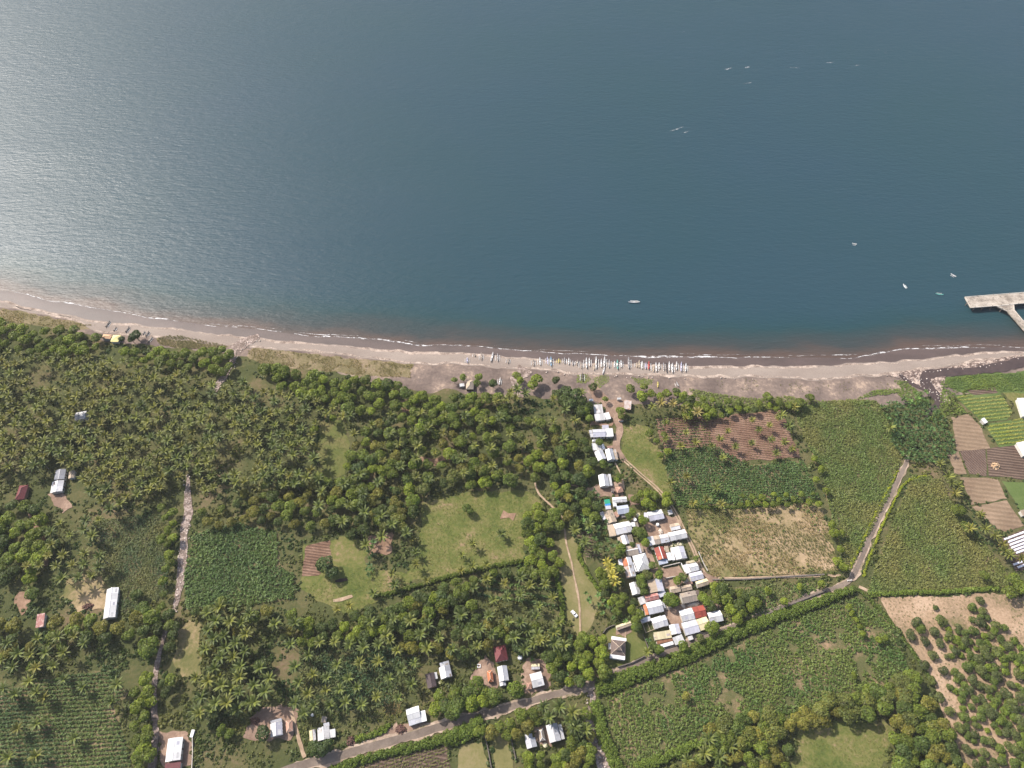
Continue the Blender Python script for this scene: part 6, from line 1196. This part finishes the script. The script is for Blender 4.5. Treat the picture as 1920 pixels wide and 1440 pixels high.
ORCH = [(980,290),(1015,385),(845,400),(800,490),(870,445),(965,465),(1080,490),(1140,430),(1240,290),(1310,320),(1300,240),(1300,400),(1250,460),(1410,420),(1370,490),(1180,530),(1300,550),(900,530),(1010,550),(1120,600),(1230,635),(1360,650),(1420,610),(1490,560),(1540,640),(960,630),(900,700),(1035,740),(1085,860),(955,810),(1150,780),(1240,810),(1200,710),(1300,740),(1415,780),(1470,720),(1180,900),(1300,850),(1350,870),(1310,940),(1410,960),(1480,900),(1520,840),(1570,770),(1580,660),(1010,930),(1080,1030),(1150,1150),(1190,1080),(1260,1130),(1260,1200),(1375,1050),(1440,1090),(1540,1010),(1580,930),(1380,1250),(1430,1180),(1200,1300),(1330,1330),(1500,1280),(1450,1390),(1550,1200),(1580,1100),(1270,1420),(1540,1400),(1560,1310),(1390,1430),(1340,1010),(1500,1010),(1220,880),(1060,640),(1330,600),(1460,650),(1290,660),(1520,960),(1490,1180),(1620,1250),(1620,1020),(1630,800)]
for i, (x, y) in enumerate(ORCH): TREES.append(((1500+x/3.79, 1060+y/3.79), (2.5 if (i*13) % 7 else 1.7)+((i*29) % 10)*.09, 'mango' if i % 4 else 'tree', 'orchard'))
TL['fieldbush'] = 'bush growing inside the big green field below the hedge'; TL['westgrove'] = 'leafy tree scattered among the western palms'; TL['middlegrove'] = 'leafy tree scattered among the palms right of the upper stream bed'
for i, p in enumerate(poisson([(1775,1180),(1850,1150),(1925,1200),(1925,1450),(1845,1450),(1800,1330),(1790,1260)], 16, 77)):
    if not any(t[3] == 'orchard' and math.hypot(t[0][0]-p[0], t[0][1]-p[1]) < 8 for t in TREES): TREES.append((tuple(p), 1.7+(i*7 % 10)*.1, 'tree' if i % 2 else 'bright', 'orchard'))
TL['orchard'] = 'low round fruit tree in the reddish orchard at the lower right'
TREES = [t for t in TREES if t[3] in ('village',) or not any(inpoly([t[0]], q)[0] for q in OPEN)]
tc = np.array([G(p[0], p[1], 3.0+.5*r) for p, r, _, _ in TREES]); sc_ = np.array([t[1] for t in TREES])
d3 = np.sqrt(tc[:,0]**2+tc[:,1]**2+(CAM_H-tc[:,2])**2)/sc_; keyed = np.array([t[3] in ('village', 'yardtree', 'roadtree', 'lone', 'hut') for t in TREES]); ok = (clear(tc[:,:2], 0.2) & off_roofs(np.array([t[0] for t in TREES], float), sc_*.75)) | (keyed & clear(tc[:,:2], -.6)); px_, py_ = P2(tc[:,0], tc[:,1], tc[:,2]); inside = (px_ > -14) & (px_ < 1934) & (py_ < 1452)
must = {'orchard','village','lone','hut','hutshrub','meadowtree','meadowshrub','meadowedge','yardtree','yardround','roadtree','w_lone'}
pri = [i for i in range(len(TREES)) if TREES[i][3] in must and ok[i] and inside[i]]
oth = [i for i in np.argsort(d3) if TREES[i][3] not in must and ok[i] and inside[i]]
single = (pri + oth)[:298]; sset = set(single)
from collections import Counter
gc = Counter(TREES[i][3] for i in single)
for i in single:
    p, rr, kd, key = TREES[i]; v = int(RNG.integers(0, 8)); s = rr/4.0; th = max(1.2, 3.0+.5*rr-1.2*rr*.6) if key != 'orchard' else 1.5
    r = empty('fruit_tree' if key == 'orchard' else 'leafy_tree', (tc[i][0], tc[i][1], 0), RNG.uniform(0, 6.283))
    tag(r, TL[key], 'tree', TL[key].replace('tree', 'trees', 1) if gc[key] > 1 else None)
    zc = tc[i][2] if key != 'orchard' else rr*.75
    t = link('trunk', TT_M[v % 3], r); t.scale = (s, s, (zc-.1)/5.0)
    c = link('crown', TM[kd][v], r); c.location = (0, 0, zc); c.scale = (s, s, s*RNG.uniform(.85, 1.05)); c['kind'] = 'stuff'; TR_LIST.append((r, p, key))
KC = dict(tree=(.078,.105,.020), bright=(.105,.138,.019), dark=(.042,.062,.018), olive=(.105,.105,.026), mango=(.06,.072,.022)); fb = np.array((.075,.105,.028))
rest = [i for i in range(len(TREES)) if ok[i] and i not in sset]
tn = np.array([np.array(KC[TREES[i][2]])/fb for i in rest])*RNG.uniform(.78, 1.2, (len(rest), 1))
stuff('woodland', TR_P, tc[rest], sc_[rest]/4.0, RNG.uniform(0, 6.283, len(rest)), L_field, tn)
print('trees', len(TREES), 'single', len(single), 'woodland', len(rest))
LAND = [((207,1130),'the long white barn'),((112,900),'the dark panelled metal house'),((40,923),'the dark red tumbledown house'),((75,1165),'the faded red rusty roof'),((325,1410),'the white and maroon roofed house'),((445,1070),'the dark cassava field'),((595,1045),'the small ploughed patch'),((613,1065),'the big dark meadow tree'),
 ((518,1368),'the white gable in the bare yard'),((542,1361),'the pink hipped hut'),((607,1375),'the patchwork zinc house'),((778,1342),'the white roadside house'),((808,1276),'the chestnut dark house'),((836,1258),'the gable next to the chestnut house'),((938,1225),'the maroon hipped house'),((918,1268),'the orange little hut'),((1006,1273),'the clean white house by the road'),((1076,1152),'the white car'),((1159,1215),'the brown hipped villa'),
 ((881,721),'the pyramid roofed beach hut'),((995,1390),'the notched zinc house below the road'),((1040,1375),'the wide zinc house below the road'),((1105,1285),'the hedge corner at the stream crossing'),((890,1000),'the middle of the big meadow'),((215,632),'the beach pavilions'),((153,779),'the roof hidden in the western palms'),((1122,768),'the streaky white lean-to'),((1130,812),'the long zinc and white house'),((1136,853),'the pair of white gables'),((1135,901),'the lone white gable'),
 ((1143,970),'the tan gable of the upper village'),((1230,966),'the long white house by the yard'),((1202,1055),'the white hipped village house'),((1238,1037),'the brick red roof'),((1290,1120),'the big dark tan house'),((1310,1147),'the bright red roof'),((1240,1195),'the cream and rust roof'),((1340,1157),'the easternmost white gable'),((1177,758),'the rust stained roof by the beach'),((1400,815),'the ploughed field with palms'),((1380,890),'the dark green plot'),((1430,1010),'the straw field'),
 ((1592,1090),'the road junction'),((1703,856),'the top end of the right hand lane'),((1845,789),'the small white cabin'),((1855,965),'the lower fallow field'),((1580,1400),'the lower right clearing'),((1890,1130),'the upper right corner of the orchard'),((1650,1122),'the upper left corner of the orchard'),((1835,1440),'the lower left corner of the orchard'),((1110,1040),'the little row garden'),((345,1040),'the wide part of the stream bed'),((290,1320),'the lower stream bed'),((130,1340),'the planted rows at bottom left')]
LAND += [((625,840),'the grassy lane clearing'),((440,648),'the pale sand bank at the creek'),((400,735),'the inland end of the creek'),((437,860),'the small clearing in the middle grove'),((1070,742),'the tall dark clump by the beach'),((640,1121),'the pale soil heap'),((640,1088),'the dark pit'),((517,1210),'the grassy gap in the south western grove'),((354,1215),'the dry patch by the stream'),((898,1249),'the square white well'),((1245,1425),'the short bottom hedge'),
 ((1742,1272),'the corner where big field, wood and orchard meet'),((1918,1290),'the right hand end of the orchard'),((1690,1160),'the bare upper left part of the orchard'),((905,1355),'the swelling hedge end'),((1000,905),'the upper end of the footpath'),((735,1020),'the red bare patch'),((1720,800),'the banana grove'),((1480,740),'the weedy upper beach')]
def single_out(things, noun, groupname):
    cells = {}
    for o, (x, y), base in things:
        best = sorted(LAND, key=lambda l: (l[0][0]-x)**2+(l[0][1]-y)**2)[:3]
        for (lx, ly), ph in best:
            d = math.hypot(lx-x, ly-y)
            if d > 130 or d < 7: continue
            dr = ('left of' if x < lx else 'right of') if abs(x-lx) > abs(y-ly) else ('above' if y < ly else 'below')
            cells.setdefault((dr, ph), []).append((d, o))
    done = set()
    for rank in range(5):
        for (dr, ph), lst in sorted(cells.items(), key=lambda k: k[0]):
            lst.sort(key=lambda q: q[0])
            if rank < len(lst) and lst[rank][1].name not in done:
                o = lst[rank][1]; o['label'] = f"{noun(o)} {['nearest', 'second nearest', 'third nearest', 'fourth nearest', 'fifth nearest'][rank]} {dr} {ph}"; done.add(o.name)
    return done
single_out(PT_LIST, lambda o: 'coconut palm', None); single_out([t for t in TR_LIST if t[2] != 'orchard'], lambda o: 'leafy tree', None); 
ORD2 = ORD + ['eleventh','twelfth','thirteenth','fourteenth','fifteenth','sixteenth','seventeenth','eighteenth','nineteenth','twentieth']
orch = sorted([t for t in TR_LIST if t[2] == 'orchard'], key=lambda t: t[1][1]); NB = 12; per = -(-len(orch)//NB)
named = single_out(orch, lambda o: 'fruit tree', None)
for bnd in range(NB):
    row = sorted(orch[bnd*per:(bnd+1)*per], key=lambda t: t[1][0])
    for j, (o, p_, k_) in enumerate(row):
        if o.name not in named: o['label'] = f"orchard fruit tree, {ORD2[j]} from the left in the {ORD2[bnd]} row from the top"

# ------------------------------------------------------------------ bananas
BAN_P = [banana(400+i, 8+i % 3) for i in range(5)]
def banana_patch(poly, d, seed, keep=1.0, lo_s=.8, hi_s=1.15):
    rg = np.random.default_rng(seed); p = poisson(poly, d, seed); w_ = GA(p, 2.5); w_ = w_[clear(w_, .3) & (rg.random(len(w_)) < keep)]; n = len(w_)
    t = rg.uniform(.75, 1.25, n)*np.where(rg.random(n) < .12, 1.5, 1); stuff('banana_grove', BAN_P, w_, rg.uniform(lo_s, hi_s, n), rg.uniform(0, 6.28, n), L_ban, np.column_stack((t, t, t*rg.uniform(.8, 1.2, n))))
banana_patch([(1648,760),(1700,748),(1745,758),(1765,775),(1785,820),(1788,850),(1760,868),(1700,862),(1672,830),(1668,790)], 7.5, 51)
banana_patch([(1030,905),(1075,895),(1100,900),(1118,925),(1128,960),(1150,985),(1165,1020),(1150,1045),(1105,1000),(1080,985),(1045,950)], 11, 52)
banana_patch([(1690,755),(1740,752),(1735,735),(1700,740)], 9, 53); banana_patch([(1085,1100),(1140,1120),(1180,1170),(1150,1165),(1110,1140)], 14, 54); banana_patch([(700,900),(770,930),(760,990),(720,990)], 14, 55, .7)
banana_patch([(960,1190),(1000,1190),(1005,1240),(965,1235)], 15, 56); banana_patch([(1030,1180),(1110,1200),(1130,1240),(1070,1280),(1040,1240)], 20, 57); banana_patch([(1210,1195),(1235,1205),(1232,1225),(1212,1212)], 11, 58)
banana_patch([(705,1010),(690,1030),(685,1060),(690,1080),(700,1080),(700,1040)], 10, 59)
# ------------------------------------------------------------------ hedges
SH_P = [shrub(500+i, 1.0, 60, .95, .42) for i in range(6)]
def hedge(px, wid, label, h=2.6, mat=None, step=1.0, tintv=(1, 1, 1)):
    c = smooth_line(GA(px), .8); k = len(c); wd = np.interp(np.linspace(0, 1, k), np.linspace(0, 1, len(wid)), wid) if hasattr(wid, '__len__') else np.full(k, wid)
    d = np.gradient(c, axis=0); d /= np.linalg.norm(d, axis=1)[:, None]; n_ = np.stack((-d[:,1], d[:,0]), 1); rg = np.random.default_rng(int(px[0][0]))
    Ps, S = [], []
    for i in range(k):
        for j in range(max(1, int(round(wd[i]/1.5)))):
            o = rg.uniform(-.5, .5)*max(.2, wd[i]-1.2); e = 1-(2*abs(o)/max(.5, wd[i]))**2; Ps.append((*(c[i]+n_[i]*o+rg.normal(0, .2, 2)), max(0, h*(.35+.5*e)-.9))); S.append(rg.uniform(.75, 1.15)*min(1.15, .5+wd[i]*.16))
    P = np.array(Ps); S = np.array(S); t = rg.uniform(.8, 1.2, len(P))[:,None]*np.array(tintv)
    o0 = c[0]; V, F, T = merge(SH_P, P-np.array((*o0, 0)), S, rg.uniform(0, 6.28, len(P)), t, sz=S*1.1)
    r = empty('hedge', (o0[0], o0[1], 0)); tag(r, label, 'hedge'); o = link('foliage', npmesh('foliage', V, F, mat or L_hedge, T), r); o['kind'] = 'stuff'
    mb = MB()
    for q in c[::6]: mb.tube([(q[0]-o0[0], q[1]-o0[1], 0), (q[0]-o0[0], q[1]-o0[1], h*.6)], .07, 5)
    mb.build('stems', M_bark2, r)
hedge([(1118,1290),(1150,1281),(1200,1262),(1255,1243),(1300,1222),(1350,1200),(1400,1178),(1450,1160),(1500,1143),(1550,1124),(1598,1107)], [9, 8.5, 8, 8, 7.5, 7, 6.5, 6, 4.5], 'long thick clipped hedge along the lower side of the paved road', 3.6)
hedge([(1117,1318),(1124,1350),(1130,1380),(1145,1412),(1160,1445),(1170,1475)], [7, 7, 6.5], 'thick hedge running down from the road beside the stony stream bed', 3.2)
hedge([(1192,1442),(1240,1424),(1290,1402),(1320,1392)], [6, 5.5, 5], 'short thick hedge at the bottom edge of the big green field', 3.0)
hedge([(620,1448),(680,1425),(760,1404),(830,1388)], [4.5, 4.5, 5], 'hedge along the lower side of the road at the bottom', 2.6)
hedge([(835,1386),(870,1375),(905,1355)], [8, 9, 8], 'tall swelling hedge end beside the dry plots below the road', 4.2)
hedge([(1682,884),(1675,900),(1655,935),(1640,965),(1622,1005),(1608,1035),(1596,1062)], 1.7, 'thin yellow green hedge on the left side of the right hand lane', 1.5, L_hedge, 1.0, (1.9, 1.6, .75))
hedge([(1735,892),(1712,898),(1692,912),(1672,950),(1655,985),(1640,1020),(1628,1050),(1618,1082)], 1.7, 'thin yellow green hedge on the right side of the right hand lane', 1.5, L_hedge, 1.0, (1.9, 1.6, .75))
hedge([(700,1120),(760,1105),(830,1085),(900,1068),(980,1052)], 3.0, 'dark hedge along the lower edge of the big meadow', 2.4, L_tree)
hedge([(1290,950),(1360,952),(1440,946),(1530,938)], 2.4, 'low dark hedge along the top of the straw field', 1.6, L_tree)
hedge([(1628,1116),(1700,1112),(1780,1110),(1870,1104)], 3.0, 'green hedge between the eastern crop and the orchard', 2.2)
hedge([(1042,1075),(1050,1110),(1055,1150),(1048,1190)], 3.2, 'bushy hedge left of the car meadow', 2.4)
hedge([(1095,1010),(1085,1040),(1105,1080),(1125,1110)], 2.8, 'bushy hedge right of the footpath meadow', 2.2)
hedge([(670,1385),(700,1378),(730,1362)], 3.5, 'bright bushy verge on the upper side of the road near the bottom', 2.0)
hedge([(1600,1100),(1640,1135),(1690,1195),(1745,1275)], 2.6, 'bushy edge between the big green field and the orchard', 1.8, L_tree)
hedge([(1805,735),(1830,727),(1865,722)], 1.6, 'thin dark hedge at the top of the vegetable plot', 1.2, L_tree)
# ------------------------------------------------------------------ crops
CAS_P = [cassava(600+i) for i in range(6)]; GRS_P = [grassy(640+i) for i in range(5)]
def crop(name, poly, spacing, seed, c0, c1, protos=CAS_P, row=None, angle=0.0, s=(.8, 1.2), gap=.0, pn=14, h=1.0, jitter=.45, gs=5):
    w_ = scatter(poly, spacing, seed, jitter, angle, row); rg = np.random.default_rng(seed); w_ = w_[clear(w_, .3)]
    g = fbm(w_[:,0], w_[:,1], gs, seed+1); w_ = w_[g > gap]; n = len(w_); f = np.clip((fbm(w_[:,0], w_[:,1], pn, seed+2)-.3)*2.5, 0, 1)[:,None]
    t = (np.array(c0)*(1-f)+np.array(c1)*f)/fb*rg.uniform(.85, 1.15, (n, 1)); S = rg.uniform(s[0], s[1], n)*(.8+.4*fbm(w_[:,0], w_[:,1], 8, seed+4))
    stuff(name, protos, w_, S, rg.uniform(0, 6.28, n), L_field, t, sz=S*h)
GRN, DGR, OLV, YGR = (.070,.108,.026), (.036,.066,.026), (.110,.110,.036), (.112,.128,.032)
crop('maize_plants', FIELD['maize'], 1.0, 71, OLV, DGR, row=1.15, angle=R(4), gap=.1)
crop('cassava_plants', FIELD['cassava_dark'], 1.15, 72, (.052,.086,.024), (.072,.106,.028), s=(.9, 1.7), gap=.2, gs=6)
crop('cassava_plants', FIELD['cassava_rows'], .8, 73, (.046,.078,.025), (.082,.112,.030), row=1.95, angle=R(3), gap=.14, pn=24, s=(.85,1.25))
crop('crop_plants', FIELD['big_field'], 1.15, 74, (.044,.084,.024), (.080,.108,.032), gap=.36, s=(.75, 1.35), gs=7)
crop('crop_plants', FIELD['tall_crop'], .85, 75, (.080,.110,.028), (.120,.120,.036), s=(.7, 1.25), gap=.2)
crop('crop_plants', FIELD['east_crop'], .85, 76, (.078,.110,.027), (.132,.124,.038), s=(.7, 1.25), gap=.2, pn=22)
crop('cassava_plants', FIELD['green_plot'], 1.0, 77, (.046,.078,.023), (.062,.104,.028), row=1.6, angle=R(3), gap=.14, s=(.9, 1.4))
crop('cassava_plants', FIELD['west_plot'], 1.1, 78, DGR, OLV, row=2.2, angle=R(3), gap=.35, s=(.6, 1.0))
crop('weed_growth', FIELD['weeds'], 1.1, 79, GRN, OLV, gap=.25, s=(.6, 1.2))
crop('maize_plants', FIELD['se_corner'], .9, 80, OLV, YGR, row=1.5, angle=R(18), gap=.3, s=(.5, .8))
crop('vegetable_rows', FIELD['row_garden'], .7, 81, GRN, OLV, row=1.5, angle=R(-22), gap=.2, s=(.5, .8))
crop('straw_tufts', FIELD['straw'], 1.3, 82, (.24,.175,.085), (.105,.105,.034), GRS_P, gap=.38, s=(.8, 1.6), gs=9, pn=18)
crop('field_weeds', FIELD['straw'], 2.6, 83, OLV, GRN, gap=.52, s=(.6, 1.3), gs=16)
crop('orchard_weeds', [(1645,1120),(1760,1118),(1875,1112),(1930,1120),(1980,1300),(1980,1490),(1828,1490),(1745,1270),(1690,1190)], 1.9, 184, (.085,.105,.030), (.15,.13,.055), GRS_P, gap=.40, s=(.5, 1.2), gs=9, h=.6)
crop('crop_stubble', [(1322,790),(1390,775),(1462,768),(1502,858),(1345,868)], 1.6, 84, (.13,.085,.05), OLV, GRS_P, row=2.1, angle=R(5), gap=.5, s=(.5, .9))
for i, (pl, sd) in enumerate([([(1790,742),(1812,741),(1826,743),(1873,739),(1880,745),(1898,772),(1888,787),(1840,788)], 85), ([(1848,798),(1868,794),(1925,783),(1950,830),(1875,836),(1860,815)], 86)]):
    crop('vegetable_rows', pl, .5, sd, (.155,.185,.038), (.20,.20,.06), row=2.7, angle=R(7), gap=.04, s=(.85, 1.05), h=.6, jitter=.3)
crop('crop_rows', [(880,1085),(990,1068),(1042,1095),(1042,1140),(900,1125)], 1.0, 87, GRN, DGR, row=4.2, angle=R(-8), gap=.15, s=(1.0, 1.6))
crop('crop_plants', [(560,1215),(640,1195),(740,1205),(790,1245),(760,1310),(700,1330),(640,1330),(570,1345)], 1.2, 88, DGR, OLV, gap=.3, s=(.7, 1.3))
crop('dry_stalks', [(718,1300),(755,1295),(752,1340),(722,1345)], .9, 89, (.26,.17,.09), (.2,.15,.07), GRS_P, row=1.4, angle=R(80), gap=.1)
crop('beach_creeper', [(1082,704),(1100,700),(1108,712),(1095,720),(1080,716)], .8, 90, (.115,.145,.030), (.13,.15,.04), s=(.5, .8), h=.4)
crop('beach_creeper', [(1112,708),(1140,702),(1143,714),(1125,728),(1113,722)], .8, 91, (.115,.145,.030), (.13,.15,.04), s=(.5, .8), h=.4)
crop('beach_creeper', [(1182,708),(1205,710),(1225,712),(1222,722),(1200,722)], .8, 92, (.115,.145,.030), (.13,.15,.04), s=(.5, .8), h=.4)
crop('beach_creeper', [(1290,728),(1340,738),(1420,748),(1480,742),(1500,750),(1560,752),(1600,748),(1640,752),(1640,758),(1500,765),(1400,770),(1320,765)], .9, 93, (.105,.135,.028), (.12,.135,.036), s=(.6, 1.1), h=.8, gap=.15)
crop('bank_growth', [(1672,712),(1700,716),(1740,752),(1735,770),(1700,752),(1680,738),(1640,742),(1600,750),(1640,732),(1690,728)], .9, 94, (.11,.14,.028), GRN, s=(.6, 1.0), h=.7, gap=.1)
crop('bank_growth', [(1765,712),(1830,702),(1935,700),(1935,735),(1880,733),(1800,730),(1785,748),(1815,775),(1780,778),(1750,790),(1735,785),(1760,765)], 1.0, 95, (.11,.145,.028), GRN, s=(.6, 1.1), h=.7, gap=.2)
DT = dict(protos=GRS_P, s=(.6, 1.1), gap=.42, gs=4)
crop('dune_tufts', [(-30,575),(0,578),(120,601),(180,610),(130,616),(60,608),(-30,598)], 1.1, 96, (.14,.125,.05), (.19,.15,.07), **DT)
crop('dune_tufts', [(292,634),(330,628),(400,643),(428,650),(400,656),(330,652),(300,646)], .9, 97, (.13,.12,.05), (.17,.14,.065), GRS_P, s=(.8, 1.3), gap=.25)
crop('dune_tufts', [(470,652),(540,659),(620,669),(700,677),(775,685),(770,708),(700,706),(640,700),(560,690),(490,682),(460,668)], 1.0, 98, (.13,.12,.05), (.19,.15,.07), **DT)
crop('backshore_tufts', [(1310,710),(1440,712),(1560,718),(1640,715),(1700,725),(1640,735),(1560,738),(1440,735),(1340,728)], 2.2, 99, (.15,.135,.06), (.11,.12,.036), GRS_P, s=(.6, 1.0), gap=.5)
for i, k in enumerate([[(790,945),(880,922),(990,920),(1015,940),(1000,985),(985,1000),(982,1050),(870,1078),(760,1092),(700,1135),(650,1152),(563,1105),(690,1060),(760,1080),(785,1020)], [(598,790),(640,785),(655,830),(648,890),(600,905)], [(1166,795),(1215,800),(1248,850),(1262,925),(1240,930),(1205,895),(1165,850)], [(1500,1370),(1600,1345),(1680,1360),(1650,1440),(1480,1480)]]):
    crop('meadow_tufts', k, 1.4, 110+i, (.080,.105,.025), (.130,.128,.042), GRS_P, s=(.45, .95), gap=.36, gs=6, h=.6)
# ------------------------------------------------------------------ wild undergrowth on all remaining land
rg = np.random.default_rng(5); q = np.column_stack((rg.uniform(-60, 1980, 42000), rg.uniform(590, 1500, 42000))); q = q[rg.random(len(q)) < np.clip(1.45-(q[:,1]-600)/1500, .5, 1.3)]
w_ = GA(q); bw_ = 8+16*np.clip((w_[:,0]+180)/120, 0, 1)
m = (w_[:,1] < YU(w_[:,0])-bw_-1.0) & clear(w_, 1.0) & open_ground(w_); w_ = w_[m]
n1 = fbm(w_[:,0], w_[:,1], 22, 301); n2 = fbm(w_[:,0], w_[:,1], 9, 302); keep = (.35*n1+.65*n2) > .40; w_, n1, n2 = w_[keep], n1[keep], n2[keep]; n = len(w_)
f = np.clip((n1-.3)*2.4, 0, 1)[:,None]; t = (np.array((.036,.062,.020))*(1-f)+np.array((.085,.092,.028))*f)/fb*rg.uniform(.75, 1.2, (n, 1)); S = (.55+1.25*np.clip((n2-.35)*2, 0, 1))*rg.uniform(.7, 1.2, n)
US = [shrub(700+i, .95, 22, .85, .62) for i in range(6)]
stuff('undergrowth', US, w_, S, rg.uniform(0, 6.28, n), L_field, t)
print('undergrowth', n)
# stones in the stream beds and the gravel bars
def stone(seed):
    r_ = np.random.default_rng(seed); V = np.array([(sx, sy, sz) for sz in (-.3, 1) for sx, sy in ((-1,-1),(1,-1),(1,1),(-1,1))], float)*r_.uniform(.5, 1, (8, 3))*.5; return V, np.array([(0,3,2,1),(4,5,6,7),(0,1,5,4),(1,2,6,5),(2,3,7,6),(3,0,4,7)]), np.ones((8, 3))
def tint_mat():
    m, t, b = newmat('pale_stone'); a = nd(t, 'ShaderNodeAttribute', attribute_name='tint'); t.links.new(mix(t, (.42, .35, .30), a.outputs['Color'], 1.0, 'MULTIPLY'), b.inputs['Base Color']); b.inputs['Roughness'].default_value = .9; return m
M_st = tint_mat(); ST_P = [stone(i) for i in range(6)]
for sd, pl, sp in [(1, [(486,630),(440,650),(430,690),(395,740),(402,742),(440,695),(452,660),(495,636)], 1.6), (2, [(345,890),(345,960),(334,1050),(326,1148),(332,1148),(350,1050),(362,960),(356,890)], 1.5), (3, [(1100,1290),(1098,1340),(1108,1390),(1130,1440),(1145,1440),(1120,1385),(1114,1340),(1116,1305)], 1.3), (4, [(1660,705),(1770,691),(1865,674),(1905,670),(1912,676),(1850,690),(1730,700),(1768,730),(1782,752),(1760,762),(1748,742),(1720,725),(1690,712)], 1.5), (5, [(1010,694),(1090,702),(1150,704),(1315,708),(1440,708),(1440,712),(1315,712),(1150,708),(1090,706),(1010,698)], 2.2)]:
    p = scatter(pl, sp, 900+sd, .5); n = len(p); r_ = np.random.default_rng(sd); k = r_.random(n) < .6; p = p[k]; n = len(p); t = r_.uniform(.5, 1.4, n)
    stuff('stones', ST_P, p, r_.uniform(.3, 1.1, n), r_.uniform(0, 6.28, n), M_st, np.column_stack((t, t, t)), z=.12)
